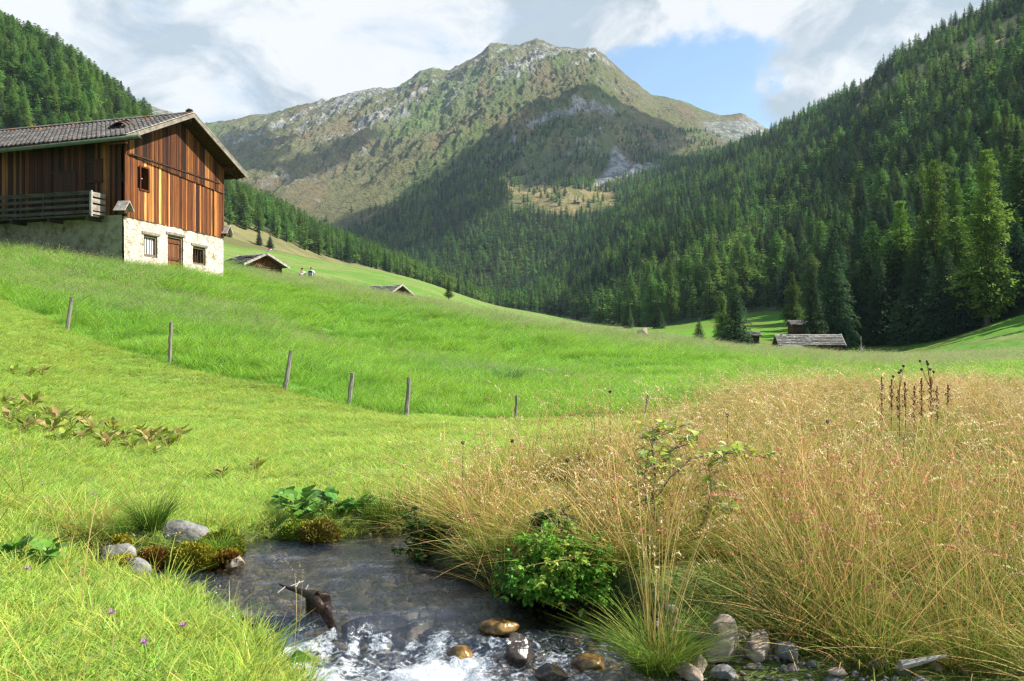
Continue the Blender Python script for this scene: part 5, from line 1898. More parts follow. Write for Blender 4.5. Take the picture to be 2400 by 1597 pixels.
def hiker(x, Y, ytop, label, cap, rz, lean):
    X = Xp(x, Y)
    zt = Zp(ytop, Y)
    H = 1.72
    root = empty('person', (X, Y, zt - H), label, 'person', rz=rz)
    J = [((0, 0, 0.92), (0.13, 0.10)), ((0, 0, 1.12), (0.13, 0.09)), ((0, lean * 0.5, 1.32), (0.15, 0.10)), ((0, lean, 1.44), (0.07, 0.06)), ((0, lean + 0.01, 1.52), (0.055, 0.055)), ((0, lean + 0.02, 1.60), (0.075, 0.09)), ((0, lean + 0.02, 1.68), (0.06, 0.075)),
         ((-0.19, lean, 1.40), 0.055), ((-0.25, lean - 0.02, 1.14), 0.042), ((-0.22, lean + 0.14, 0.93), 0.033), ((-0.21, lean + 0.19, 0.86), 0.03),
         ((0.19, lean, 1.40), 0.055), ((0.25, lean - 0.03, 1.14), 0.042), ((0.23, lean + 0.10, 0.92), 0.033), ((0.22, lean + 0.15, 0.85), 0.03),
         ((-0.10, 0, 0.88), 0.09), ((-0.11, 0.08, 0.48), 0.06), ((-0.11, 0.0, 0.08), 0.045), ((-0.11, 0.14, 0.03), 0.035),
         ((0.10, 0, 0.88), 0.09), ((0.11, 0.02, 0.48), 0.06), ((0.11, -0.12, 0.09), 0.045), ((0.11, 0.02, 0.03), 0.035)]
    E = [(0, 1), (1, 2), (2, 3), (3, 4), (4, 5), (5, 6), (2, 7), (7, 8), (8, 9), (9, 10), (2, 11), (11, 12), (12, 13), (13, 14), (0, 15), (15, 16), (16, 17), (17, 18), (0, 19), (19, 20), (20, 21), (21, 22)]
    skin_mesh('body', J, E, M['skin'], root)
    JS = [((0, 0, 0.90), (0.17, 0.13)), ((0, 0, 1.12), (0.165, 0.125)), ((0, lean * 0.5, 1.32), (0.19, 0.14)), ((0, lean, 1.43), (0.10, 0.085)),
          ((-0.20, lean, 1.39), 0.078), ((-0.245, lean - 0.01, 1.2), 0.07), ((0.20, lean, 1.39), 0.078), ((0.245, lean - 0.02, 1.2), 0.07)]
    skin_mesh('shirt', JS, [(0, 1), (1, 2), (2, 3), (2, 4), (4, 5), (2, 6), (6, 7)], M['shirt'], root)
    JT = [((0, 0, 0.92), (0.15, 0.115)), ((-0.10, 0, 0.86), 0.11), ((-0.11, 0.08, 0.48), 0.085), ((-0.11, 0.0, 0.12), 0.07), ((0.10, 0, 0.86), 0.11), ((0.11, 0.02, 0.48), 0.085), ((0.11, -0.12, 0.13), 0.07)]
    skin_mesh('trousers', JT, [(0, 1), (1, 2), (2, 3), (0, 4), (4, 5), (5, 6)], M['trousers'], root)
    bm = bmesh.new()
    bmesh.ops.create_uvsphere(bm, u_segments=14, v_segments=9, radius=0.1)
    for v in list(bm.verts):
        v.co = Vector((v.co.x * 0.88, v.co.y * 1.05, v.co.z * 1.0))
    bmesh.ops.delete(bm, geom=[v for v in bm.verts if v.co.z < (0.0 if cap else -0.05) and v.co.y > -0.03 or v.co.z < -0.07], context='VERTS')
    if cap:
        r = [bm.verts.new((math.cos(t) * 0.08, 0.08 + math.sin(t) * 0.09, -0.005)) for t in np.linspace(0, math.pi, 7)]
        bm.faces.new(r)
    me = bpy.data.meshes.new('cap' if cap else 'hair')
    bm.to_mesh(me)
    bm.free()
    me.materials.append(M['red_cap'] if cap else M['hair'])
    for p in me.polygons:
        p.use_smooth = True
    link('cap' if cap else 'hair', me, root, (0, lean + 0.015, 1.635))
    return root


p1 = hiker(708, 73, 628, 'hiker with short brown hair and a white shirt, left of the red-capped one', False, 0.15, 0.10)
p2 = hiker(729, 73, 626.5, 'hiker in a red cap and white shirt carrying a dark backpack', True, -0.1, 0.04)


def backpack(person):
    base = person.location + Vector((-0.03, -0.17, 1.2))
    root = empty('backpack', base, 'small dark backpack with a blue pocket on the red-capped hiker', 'backpack')
    for nm, mat, sz, off in (('bag', M['pack'], (0.28, 0.17, 0.40), (0, 0, 0)), ('pocket', M['pack_blue'], (0.17, 0.06, 0.14), (0.02, -0.105, -0.02))):
        bm = bmesh.new()
        bmesh.ops.create_cube(bm, size=1)
        for v in bm.verts:
            k = 0.82 if v.co.z > 0 else 1
            v.co = Vector((v.co.x * sz[0] * k, v.co.y * sz[1] * k, v.co.z * sz[2]))
        bmesh.ops.bevel(bm, geom=bm.edges[:], offset=0.022, segments=2, affect='EDGES')
        me = bpy.data.meshes.new(nm)
        bm.to_mesh(me)
        bm.free()
        me.materials.append(mat)
        link(nm, me, root, off)
    b = MB()
    for sx in (-0.1, 0.1):
        b.tube([base + Vector((sx, 0.06, 0.18)), base + Vector((sx * 1.1, 0.17, 0.24)), base + Vector((sx * 1.2, 0.29, 0.12)), base + Vector((sx * 1.3, 0.16, -0.14)), base + Vector((sx, 0.07, -0.16))], 0.018, 6)
    b.build('straps', M['pack'], root)


backpack(p2)


# weather vane on the first hut
def vane():
    X, Y = Xp(628, 76.7), 76.7
    base = Vector((X, Y, Zp(601, Y)))
    root = empty('weather_vane', base, 'little red and white vane on the ridge of the hut nearest the barn', 'vane')
    b = MB()
    b.tube([base, base + UP * 0.55], 0.015, 6)
    b.build('rod', M['grey_wood'], root)
    b = MB()
    b.tube([base + Vector((-0.22, 0, 0.40)), base + Vector((-0.08, 0, 0.46)), base + Vector((0.05, 0, 0.5)), base + Vector((0.32, 0, 0.58))], [0.03, 0.07, 0.06, 0.03], 7)
    b.build('body', M['white_paint'], root, smooth=True)
    b = MB()
    b.tube([base + Vector((0.06, 0, 0.51)), base + Vector((0.15, 0.0, 0.64)), base + Vector((0.30, 0, 0.66))], [0.06, 0.07, 0.02], 7)
    b.build('tail', M['red_cap'], root, smooth=True)


vane()

# ------------------------------------------------------------------ grasses
def blades(r, n, rad, hmin, hmax, w, lean, bend, pal, heads=None, seg=3, wt=0.15, jitter=0.1, basecol=None, dirbias=None):
    """arrays of a clump of tapering blades; pal = list of (colour at the foot, colour at the tip)"""
    V, Fa, C = [], [], []
    for i in range(n):
        a = r.uniform(0, 6.283)
        rr = rad * math.sqrt(r.random())
        b = np.array((math.cos(a) * rr, math.sin(a) * rr, -0.03))
        h = r.uniform(hmin, hmax)
        d = a + r.normal(0, 0.9)
        ln = abs(r.normal(lean, lean * 0.5)) * h
        bd = abs(r.normal(bend, bend * 0.5)) * h
        dv = np.array((math.cos(d), math.sin(d), 0))
        if dirbias is not None:
            dv = dv + np.array(dirbias)
        f = r.uniform(0, 6.283)
        sd = np.array((math.cos(f), math.sin(f), 0))
        p = pal[r.integers(len(pal))]
        c0, c1 = np.array(p[0]), np.array(p[1])
        k = 1 + r.normal(0, jitter)
        o = len(V)
        for q in range(seg + 1):
            t = q / seg
            pt = b + np.array((0, 0, h * t * (1 - 0.25 * (bd / h) * t))) + dv * (ln * t + bd * t * t)
            ww = w * (1 - t) ** 0.6 * 0.5 + w * wt * 0.5
            V += [pt - sd * ww, pt + sd * ww]
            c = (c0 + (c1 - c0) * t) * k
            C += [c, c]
            if q:
                j = o + q * 2
                Fa.append((j - 2, j - 1, j + 1, j))
        if heads and r.random() < heads['p']:
            tip = pt
            dr = dv * (ln + 2 * bd) + np.array((0, 0, h * 0.6))
            dr /= np.linalg.norm(dr)
            L = heads['len'] * r.uniform(0.6, 1.3)
            for q in range(heads['n']):
                t = q / heads['n']
                sw = heads['w'] * (math.sin(math.pi * (0.15 + 0.8 * t))) * r.uniform(0.5, 1.3)
                az = r.uniform(0, 6.283)
                ou = np.array((math.cos(az), math.sin(az), 0.5))
                c_ = tip + dr * (L * (t - 0.25)) + np.array((0, 0, -heads.get('droop', 0) * L * t * t)) + dv * heads.get('droop', 0) * L * t * 0.7
                s_ = heads['g'] * r.uniform(0.6, 1.4)
                e_ = ou * sw
                lat = np.cross(ou, (0.3, 0.2, 1.0))
                lat /= np.linalg.norm(lat) + 1e-9
                o = len(V)
                V += [c_, c_ + e_ * 0.5 + lat * s_ * 0.5, c_ + e_ + np.array((0, 0, s_ * 0.8)), c_ + e_ * 0.5 - lat * s_ * 0.5]
                cc = np.array(heads['col']) * (1 + r.normal(0, 0.15))
                C += [cc] * 4
                Fa.append((o, o + 1, o + 2, o + 3))
    return np.array(V), np.array(Fa), np.clip(np.array(C), 0.003, 0.9)


def clump(name, seed, mat, *args, **kw):
    V, Fa, C = blades(np.random.default_rng(seed), *args, **kw)
    return mesh_np(name, V, Fa, mat, False, C)


def cat_blades(name, mat, parts):
    Vs, Fs, Cs, o = [], [], [], 0
    for (V, Fa, C) in parts:
        Vs.append(V)
        Fs.append(Fa + o)
        Cs.append(C)
        o += len(V)
    return mesh_np(name, np.vstack(Vs), np.vstack(Fs), mat, False, np.vstack(Cs))


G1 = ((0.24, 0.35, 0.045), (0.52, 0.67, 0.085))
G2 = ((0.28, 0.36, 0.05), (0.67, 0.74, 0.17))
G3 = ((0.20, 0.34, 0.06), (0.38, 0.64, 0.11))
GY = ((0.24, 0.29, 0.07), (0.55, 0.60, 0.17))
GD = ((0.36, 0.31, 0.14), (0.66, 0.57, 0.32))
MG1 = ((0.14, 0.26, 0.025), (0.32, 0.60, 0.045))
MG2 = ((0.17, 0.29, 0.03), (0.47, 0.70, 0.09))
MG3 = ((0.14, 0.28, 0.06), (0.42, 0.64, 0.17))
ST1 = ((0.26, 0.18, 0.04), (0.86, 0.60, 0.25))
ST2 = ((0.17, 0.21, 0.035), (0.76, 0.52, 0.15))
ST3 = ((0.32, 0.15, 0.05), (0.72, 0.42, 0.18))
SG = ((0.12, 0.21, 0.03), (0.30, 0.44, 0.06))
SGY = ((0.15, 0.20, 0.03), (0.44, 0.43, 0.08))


def accept(X, Y, z):
    return zone(X, Y) == z


def put(name, X, Y, smin, smax, protos, label, cat, seed, tilt=0.08, big=None, pidw=None, zoff=0.0, tall=1.0):
    r = np.random.default_rng(seed)
    n = len(X)
    Z = ground(X, Y) + zoff
    rot = np.stack([r.normal(0, tilt, n), r.normal(0, tilt, n), r.uniform(0, 6.283, n)], 1)
    s = r.uniform(smin, smax, n)
    if big is not None:
        s = s * big
    s = np.stack([s, s, s * tall], 1)
    pid = r.choice(len(protos), n, p=pidw) if pidw is not None else r.integers(0, len(protos), n)
    return scatter(name, np.stack([X, Y, Z], 1), rot, s, len(protos) - 1 - pid, protos, label, cat)


def area_pts(seed, Y0, Y1, x0, x1, dens, zn):
    """random ground points between depths Y0..Y1 and image columns x0..x1 in one zone, off the water"""
    r = np.random.default_rng(seed)
    A = 0.5 * (Y1 ** 2 - Y0 ** 2) * (x1 - x0) / F
    n = int(A * dens)
    x = r.uniform(x0, x1, n)
    Y = np.sqrt(r.uniform(Y0 ** 2, Y1 ** 2, n))
    X = Xp(x, Y)
    ok = zone(X, Y) == zn
    X, Y = X[ok], Y[ok]
    nr = Y < 12
    d = np.full(len(X), 9.0)
    if nr.any():
        d[nr] = polydist(STREAM, X[nr], Y[nr])
    ok = d > 0.10
    return X[ok], Y[ok], d[ok]


# short mown grass on the left
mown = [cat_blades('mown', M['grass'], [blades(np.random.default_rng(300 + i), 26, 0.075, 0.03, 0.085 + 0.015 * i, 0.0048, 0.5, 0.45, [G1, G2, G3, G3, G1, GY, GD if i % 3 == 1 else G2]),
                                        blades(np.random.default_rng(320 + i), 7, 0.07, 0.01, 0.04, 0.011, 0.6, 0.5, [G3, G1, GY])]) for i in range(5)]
Xa, Ya, da = area_pts(401, 2.6, 9.0, -150, 1250, 330, 0)
Xb, Yb, db = area_pts(402, 9.0, 26.0, -150, 1500, 150, 0)
X_, Y_ = np.concatenate([Xa, Xb]), np.concatenate([Ya, Yb])
pn = 0.75 + 0.6 * fbm(X_ * 1.4, Y_ * 1.4, 3, seed=410)
put('grass', X_, Y_, 0.8, 1.35, mown, 'short mown yellow-green grass on the slope left of the stream', 'grass', 411, big=np.where(Y_ > 9, 1.30, 1.0) * pn, tall=np.where(Y_ > 9, 0.60, 0.72))
print('mown', len(X_))

# longer fresh blades near the camera and along the bank
lush = [clump('lush', 340 + i, M['grass'], 16, 0.06, 0.10, 0.24, 0.0055, 0.30, 0.30, [G1, G2, G3, G2]) for i in range(3)]
Xa, Ya, da = area_pts(403, 2.6, 5.6, -150, 800, 30, 0)
k = (da < 0.45) | (np.random.default_rng(1).random(len(da)) < 0.45)
Xb, Yb, db = area_pts(404, 5.6, 8.0, -150, 1000, 40, 0)
kb = db < 0.35
put('bank_grass', np.concatenate([Xa[k], Xb[kb]]), np.concatenate([Ya[k], Yb[kb]]), 0.7, 1.25, lush, 'longer bright green grass blades along the near stream bank', 'grass', 412, tilt=0.15)

# tall meadow beyond the fence
SEED = dict(p=0.5, len=0.10, n=5, w=0.012, g=0.016, col=(0.42, 0.36, 0.20))
SEEDM = dict(p=0.08, len=0.09, n=4, w=0.012, g=0.015, col=(0.36, 0.36, 0.18))
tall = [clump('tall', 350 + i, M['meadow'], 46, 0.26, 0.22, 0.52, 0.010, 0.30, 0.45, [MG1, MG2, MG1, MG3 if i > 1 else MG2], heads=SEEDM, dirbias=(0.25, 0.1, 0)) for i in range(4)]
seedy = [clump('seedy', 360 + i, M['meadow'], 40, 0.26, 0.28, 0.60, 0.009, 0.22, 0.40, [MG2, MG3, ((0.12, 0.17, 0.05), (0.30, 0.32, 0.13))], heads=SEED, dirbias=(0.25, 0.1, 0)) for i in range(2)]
Xa, Ya, _ = area_pts(405, 16, 32, -150, 2500, 17, 1)
Xb, Yb, _ = area_pts(406, 32, 58, -150, 2550, 8.5, 1)
X_, Y_ = np.concatenate([Xa, Xb]), np.concatenate([Ya, Yb])
r_ = np.random.default_rng(8)
yp_ = px(X_, Y_)
cr_ = np.interp(yp_, [0, 500, 800, 1200, 2000], [60, 58, 46, 46, 44])
sd_ = sstep(0.50, 0.66, fbm(X_ * 0.10, Y_ * 0.16, 3, seed=420)) * 0.45 + 0.85 * sstep(cr_ - 8, cr_ + 2, Y_)
issd = r_.random(len(X_)) < sd_
pid = np.where(issd, 4 + r_.integers(0, 2, len(X_)), r_.integers(0, 4, len(X_)))
# keep clear of the barn's footprint
u_ = (X_ - C0.x) * T.x + (Y_ - C0.y) * T.y
s_ = (X_ - C0.x) * Ld.x + (Y_ - C0.y) * Ld.y
ok = ~((u_ > -0.12) & (u_ < GW + 0.1) & (s_ > -0.12))
X_, Y_, pid = X_[ok], Y_[ok], pid[ok]
n = len(X_)
grow = np.interp(Y_ - np.interp(px(X_, Y_), *FENCE), [0, 1.5, 4], [0.75, 0.95, 1.0]) * (0.62 + 0.85 * fbm(X_ * 0.35, Y_ * 0.35, 4, seed=421))
rot = np.stack([r_.normal(0, 0.10, n), r_.normal(0, 0.10, n), r_.normal(0, 0.5, n)], 1)
scl = r_.uniform(0.8, 1.2, n) * grow * 0.72
wide = np.where(Y_ > 32, 1.8, 1.35)
scatter('meadow_grass', np.stack([X_, Y_, ground(X_, Y_)], 1), rot, np.stack([scl * wide, scl * wide, scl], 1), 5 - pid, tall + seedy,
        'tall lush green meadow grass with pale seed heads below the barn', 'grass')
print('tall', n)

# tall grass on the upper meadow around and beyond the huts
Xa, Ya, _ = area_pts(407, 58, 130, 500, 1300, 2.2, 1)
n = len(Xa)
scatter('meadow_grass', np.stack([Xa, Ya, ground(Xa, Ya)], 1), np.stack([r_.normal(0, .1, n), r_.normal(0, .1, n), r_.normal(0, .5, n)], 1), np.stack([r_.uniform(1.6, 2.6, n), r_.uniform(1.6, 2.6, n), r_.uniform(0.7, 1.0, n)], 1),
        5 - np.where(r_.random(n) < 0.3, 4, 1), tall + seedy, 'pale green grass of the upper meadow behind the crest', 'grass')

# golden grass on the right
PAN = dict(p=0.7, len=0.18, n=16, w=0.017, g=0.0065, col=(0.80, 0.60, 0.34), droop=0.4)
PANB = dict(p=0.75, len=0.16, n=18, w=0.017, g=0.0065, col=(0.56, 0.25, 0.14), droop=0.5)
gold = []
for i in range(6):
    hd = PAN if i % 3 else PANB
    lush_ = i in (1, 4)
    gold.append(cat_blades('gold', M['straw'], [
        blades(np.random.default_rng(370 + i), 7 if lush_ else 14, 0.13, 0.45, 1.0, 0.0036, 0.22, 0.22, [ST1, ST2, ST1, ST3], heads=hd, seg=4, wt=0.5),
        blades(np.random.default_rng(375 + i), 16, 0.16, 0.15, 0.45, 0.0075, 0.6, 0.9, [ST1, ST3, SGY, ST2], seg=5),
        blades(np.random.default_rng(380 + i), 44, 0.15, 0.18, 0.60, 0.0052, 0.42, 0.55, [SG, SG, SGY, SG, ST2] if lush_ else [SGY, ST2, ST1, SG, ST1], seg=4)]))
green_base = [clump('tuft', 390 + i, M['straw'], 70, 0.13, 0.18, 0.48, 0.0045, 0.45, 0.55, [SG, SG, SGY, ST2], seg=4) for i in range(2)]
Xa, Ya, da = area_pts(408, 4.0, 8.2, 850, 2600, 33, 2)
Xb, Yb, db = area_pts(409, 8.2, 14, 900, 2600, 13, 2)
Xc, Yc, dc = area_pts(410, 14, 31, 1000, 2650, 7.5, 2)
X_, Y_, d_ = np.concatenate([Xa, Xb, Xc]), np.concatenate([Ya, Yb, Yc]), np.concatenate([da, db, dc])
# the gravel bar stays bare
bar = (X_ > 0.62) & (Y_ < np.clip(5.12 - 0.75 * (X_ - 0.9), 4.35, 5.12))
near_edge = (d_ < 0.30) & (Y_ < 7.2)
clumpy = (fbm(X_ * 1.7, Y_ * 1.7, 3, seed=433) > 0.44) | (r_.random(len(d_)) < 0.25)
ok = (clumpy | (Y_ < 9)) & ~(bar & (d_ < 1.2)) & ~(near_edge & (r_.random(len(d_)) < 0.3))
X_, Y_, d_, clumpy = X_[ok], Y_[ok], d_[ok], clumpy[ok]
n = len(X_)
gp_ = sstep(0.42, 0.60, fbm(X_ * 0.8, Y_ * 0.8, 3, seed=430)) * 0.62 + 0.35 * sstep(1.2, 2.4, X_) * sstep(12, 8, Y_)
low = r_.random(n) < (gp_ * 0.55 + 0.22 * (d_ < 0.5))
pid = np.where(low, 6 + r_.integers(0, 2, n), np.where(r_.random(n) < gp_, r_.choice([1, 4], n), r_.integers(0, 6, n)))
# brown heads gather at the right
br_ = (X_ > 0.9) & (Y_ < 6.6) & (r_.random(n) < 0.55) & ~low
pid = np.where(br_, r_.choice([0, 3], n), pid)
hgt = (0.52 + 0.85 * fbm(X_ * 0.55, Y_ * 0.55, 3, seed=431)) * np.interp(Y_, [5, 8, 14, 22, 30], [1.0, 0.92, 0.9, 0.85, 0.6])
pid = np.where(clumpy, pid, 6 + r_.integers(0, 2, n))
hgt = np.where(clumpy, hgt, hgt * 0.75)
rot = np.stack([r_.normal(0, 0.13, n), r_.normal(0, 0.13, n), r_.uniform(0, 6.283, n)], 1)
# clumps at the water lean out over it
rot[:, 1] -= 0.35 * np.where((d_ < 0.4) & (Y_ < 7.3), 1, 0) * r_.uniform(0.2, 1.0, n)
rot[:, 2] = np.where((d_ < 0.4) & (Y_ < 7.3), r_.normal(0, 0.5, n), rot[:, 2])
w_ = np.where(Y_ > 14, 1.5, 1.0)
scl = r_.uniform(0.8, 1.15, n)
scatter('dry_grass', np.stack([X_, Y_, ground(X_, Y_)], 1), rot, np.stack([scl * w_, scl * w_, scl * hgt], 1), 7 - pid, gold + green_base,
        'tall golden dry grass with feathery heads covering the right bank', 'grass')
print('gold', n)
# a few single dry stems in front of the stream and on the near left bank
stem = [clump('stem', 440 + i, M['straw'], 3, 0.03, 0.28, 0.60, 0.0042, 0.35, 0.35, [ST1, ST2], heads=dict(p=0.7, len=0.10, n=6, w=0.012, g=0.010, col=(0.46, 0.34, 0.2), droop=0.3), seg=5, wt=0.5) for i in range(4)]
Xa, Ya, da = area_pts(441, 2.9, 5.2, 0, 900, 3.0, 0)
Xb, Yb, db = area_pts(442, 5.2, 8.0, -50, 950, 2.4, 0)
put('dry_stems', np.concatenate([Xa, Xb]), np.concatenate([Ya, Yb]), 0.7, 1.1, stem, 'scattered single straw-coloured stems in the mown grass', 'grass', 443, tilt=0.3)

# ------------------------------------------------------------------ rocks
def rock_mesh(name, seed, dims, mat, flat=0.25, detail=4, rough=0.22, cut=True):
    bm = bmesh.new()
    bmesh.ops.create_icosphere(bm, subdivisions=detail, radius=0.5)
    rg = random.Random(seed)
    ang_ = mat.name in ('tan_rock', 'wet_rock')
    planes = [(Vector((rg.gauss(0, 1), rg.gauss(0, 1), rg.gauss(0, 0.8))).normalized(), rg.uniform(0.24, 0.42) if ang_ else rg.uniform(0.30, 0.44)) for _ in range(14 if ang_ else 9)]
    co = np.array([v.co for v in bm.verts])
    if cut:
        for nrm, dd in planes:
            nn = np.array(nrm)
            k = np.maximum(co @ nn - dd, 0)
            co -= np.outer(k * (0.97 if ang_ else 0.85), nn)
    nz = fbm(co[:, 0] * 3 + seed, co[:, 1] * 3 + co[:, 2] * 2.1, 4, seed=seed % 50) - 0.5
    nz2 = fbm(co[:, 2] * 9 + seed, co[:, 1] * 9 - co[:, 0] * 7, 3, seed=seed % 50 + 3) - 0.5
    co *= (1 + rough * nz + 0.07 * nz2)[:, None]
    co *= np.array(dims)
    co[:, 2] = np.maximum(co[:, 2], -flat * dims[2])
    for v, c in zip(bm.verts, co):
        v.co = c
    for f in bm.faces:
        f.smooth = True
    me = bpy.data.meshes.new(name)
    bm.to_mesh(me)
    bm.free()
    me.materials.append(mat)
    return me


def moss_mesh(name, seed, dims, cols, n=900, size=0.016):
    """a cushion of tiny moss tufts on a dome"""
    r = np.random.default_rng(seed)
    bm = bmesh.new()
    bmesh.ops.create_icosphere(bm, subdivisions=4, radius=0.5)
    V0 = np.array([v.co for v in bm.verts])
    F0 = np.array([[v.index for v in f.verts] for f in bm.faces])
    bm.free()
    lump = 1 + 0.5 * (fbm(V0[:, 0] * 5 + seed, V0[:, 1] * 5 + V0[:, 2] * 3, 4, seed=seed % 40) - 0.5)
    V0 = V0 * lump[:, None] * np.array(dims)
    V0[:, 2] = np.maximum(V0[:, 2], -0.12 * dims[2])
    F0 = np.hstack([F0, F0[:, 2:3]])
    k = r.integers(0, len(V0), n)
    P = V0[k] + r.normal(0, 0.006, (n, 3))
    nr = V0[k] / (np.array(dims) ** 2)
    nr /= np.linalg.norm(nr, axis=1)[:, None] + 1e-9
    V, Fa, C = [V0], [], []
    c0 = np.array(cols)
    Cb = c0[0] * 0.6 + (c0[1] - c0[0] * 0.6) * r.random((len(V0), 1)) * 0.4
    q = []
    cc = []
    for i in range(n):
        if P[i, 2] < -0.05 * dims[2]:
            continue
        t = np.cross(nr[i], r.normal(0, 1, 3))
        t /= np.linalg.norm(t) + 1e-9
        s = size * r.uniform(0.5, 1.4)
        u = nr[i] * s * 1.2 + r.normal(0, 0.25 * s, 3)
        q += [P[i] - t * s * 0.5, P[i] + t * s * 0.5, P[i] + t * s * 0.35 + u, P[i] - t * s * 0.35 + u]
        c = c0[0] + (c0[1] - c0[0]) * r.random()
        if r.random() < 0.25:
            c = c0[2]
        cc += [c] * 4
    q = np.array(q)
    Vt = np.vstack([V0, q])
    Ft = np.vstack([F0[:, :3], np.zeros((0, 3), int)])
    # quads for tufts, triangles as degenerate-free pairs
    tri = []
    o = len(V0)
    for i in range(len(q) // 4):
        b = o + i * 4
        tri += [(b, b + 1, b + 2), (b, b + 2, b + 3)]
    Ft = np.vstack([Ft, np.array(tri)])
    return mesh_np(name, Vt, Ft, M['moss'], False, np.vstack([Cb, np.array(cc)]))


YG = [(0.22, 0.20, 0.015), (0.36, 0.34, 0.02), (0.42, 0.36, 0.05)]
BRM = [(0.14, 0.07, 0.02), (0.28, 0.15, 0.02), (0.34, 0.24, 0.03)]
GRM = [(0.09, 0.15, 0.015), (0.22, 0.28, 0.02), (0.30, 0.30, 0.03)]


def wpt(x, y, z):
    """point at height z seen at pixel (x, y)"""
    Y = z * F / (CY - y)
    return Vector((Xp(x, Y), Y, z))


def rock(x, ybase, z, wpx, hpx, depth, label, mat='rock', seed=0, rz=0.0, group=None, moss=None, lift=0.0, name='rock', detail=4):
    p = wpt(x, ybase, z)
    s = p.y / F
    dims = (wpx * s * 1.06, wpx * s * depth, hpx * s * 1.7)
    o = link(name, rock_mesh(name, seed, dims, M[mat], detail=detail))
    o.location = p + Vector((0, dims[1] * 0.3, hpx * s * 0.25 + lift))
    o.rotation_euler = (0, 0, rz)
    tag(o, label, 'rock', group)
    for (ox, oy, oz, dx, dy, dz, cols, sd) in (moss or []):
        m = link('moss', moss_mesh('moss', sd, (dims[0] * dx, dims[1] * dy, dims[2] * dz), cols, n=3500, size=0.010), o)
        m.location = (dims[0] * ox, dims[1] * oy, dims[2] * oz)
    return o


ZL = -1.58
rock(413, 1290, ZL, 132, 52, 0.75, 'smooth grey boulder, largest of the stones on the left stream edge', seed=1, rz=0.2, lift=0.035)
rock(478, 1312, ZL, 70, 22, 0.8, 'flat grey stone with bright moss between the grey boulder and the water', seed=2, moss=[(-0.35, -0.3, 0.12, 1.0, 0.7, 0.8, YG, 5), (0.55, -0.3, 0.05, 1.0, 0.7, 0.8, YG, 6)])
rock(268, 1322, ZL, 82, 34, 0.8, 'grey stone leftmost in the mossy group at the water', seed=3, rz=0.4, lift=0.02)
rock(300, 1350, ZL, 88, 34, 0.7, 'rounded stone half covered in yellow moss at the left edge of the pool', seed=4, moss=[(-0.22, 0.05, 0.14, 0.8, 0.9, 0.75, YG, 8)])
rock(548, 1326, ZL, 56, 26, 0.9, 'wet reddish stone at the tip of the mossy group', mat='tan_rock', seed=5, moss=[(-0.3, 0, 0.12, 0.8, 0.8, 0.7, BRM, 9)])


def moss_thing(x, ybase, z, wpx, hpx, cols, label, seed, n=2600, depth=0.8):
    p = wpt(x, ybase, z)
    s = p.y / F
    o = link('moss_cushion', moss_mesh('moss_cushion', seed, (wpx * s, wpx * s * depth, hpx * s * 2.0), cols, n=n * 3, size=0.010))
    o.location = p + Vector((0, wpx * s * 0.25, 0.005))
    tag(o, label, 'moss')
    return o


moss_thing(505, 1302, ZL, 100, 44, GRM, 'bright green moss cushion right of the grey boulder', 21)
moss_thing(440, 1330, ZL, 120, 42, YG, 'long yellow moss cushion at the waterline below the grey boulder', 22, depth=0.5)
moss_thing(352, 1328, ZL, 66, 34, BRM, 'rusty brown moss cushion between the leftmost stones and the yellow one', 23)
moss_thing(278, 1294, ZL + 0.06, 46, 34, YG, 'small yellow moss tuft left of the grey boulder in the grass', 24, n=900)
moss_thing(745, 1266, ZL, 92, 38, [(0.12, 0.09, 0.02), (0.30, 0.22, 0.025), (0.26, 0.26, 0.03)], 'golden-brown moss mound on the far bank under the broad leaves', 25)
moss_thing(690, 1262, ZL, 70, 30, GRM, 'low dark green moss mound beside the golden-brown one', 26, n=1500)

# wet stones in the rapids
ZW = -1.76
rock(640, 1490, -1.745, 190, 40, 0.45, 'broad dark wet stone under the spill left of the root stump', mat='wet_rock', seed=40)
rock(868, 1496, -1.75, 190, 44, 0.45, 'broad dark wet stone under the spill right of the root stump', mat='wet_rock', seed=41)
rock(560, 1470, -1.66, 90, 24, 0.6, 'small dark wet stone at the left end of the spill', mat='wet_rock', seed=42)
rock(1170, 1482, -1.68, 92, 26, 0.7, 'ochre wet stone breaking the water below the leafy bush', mat='ochre_rock', seed=31)
rock(1215, 1560, ZW, 110, 60, 0.8, 'dark glossy boulder in the rapids left of the tussock', mat='wet_rock', seed=32)
rock(1345, 1520, ZW, 80, 30, 0.8, 'brown wet stone at the foot of the leafy bush', mat='wet_rock', seed=33)
rock(1288, 1598, ZW, 90, 34, 0.7, 'reddish dark stone at the lower edge of the rapids', mat='wet_rock', seed=34)
rock(1010, 1500, ZW, 60, 22, 0.8, 'small dark stone in the white water', mat='wet_rock', seed=35)
rock(1135, 1410, -1.63, 60, 14, 0.8, 'flat dark stone just above the rapids under the bank', mat='wet_rock', seed=36)
rock(1385, 1575, ZW, 90, 30, 0.8, 'flat wet brown stone between the rapids and the tussock', mat='ochre_rock', seed=37)
rock(1080, 1545, ZW, 64, 24, 0.8, 'ochre-brown stone under the foam in the middle of the rapids', mat='ochre_rock', seed=38)

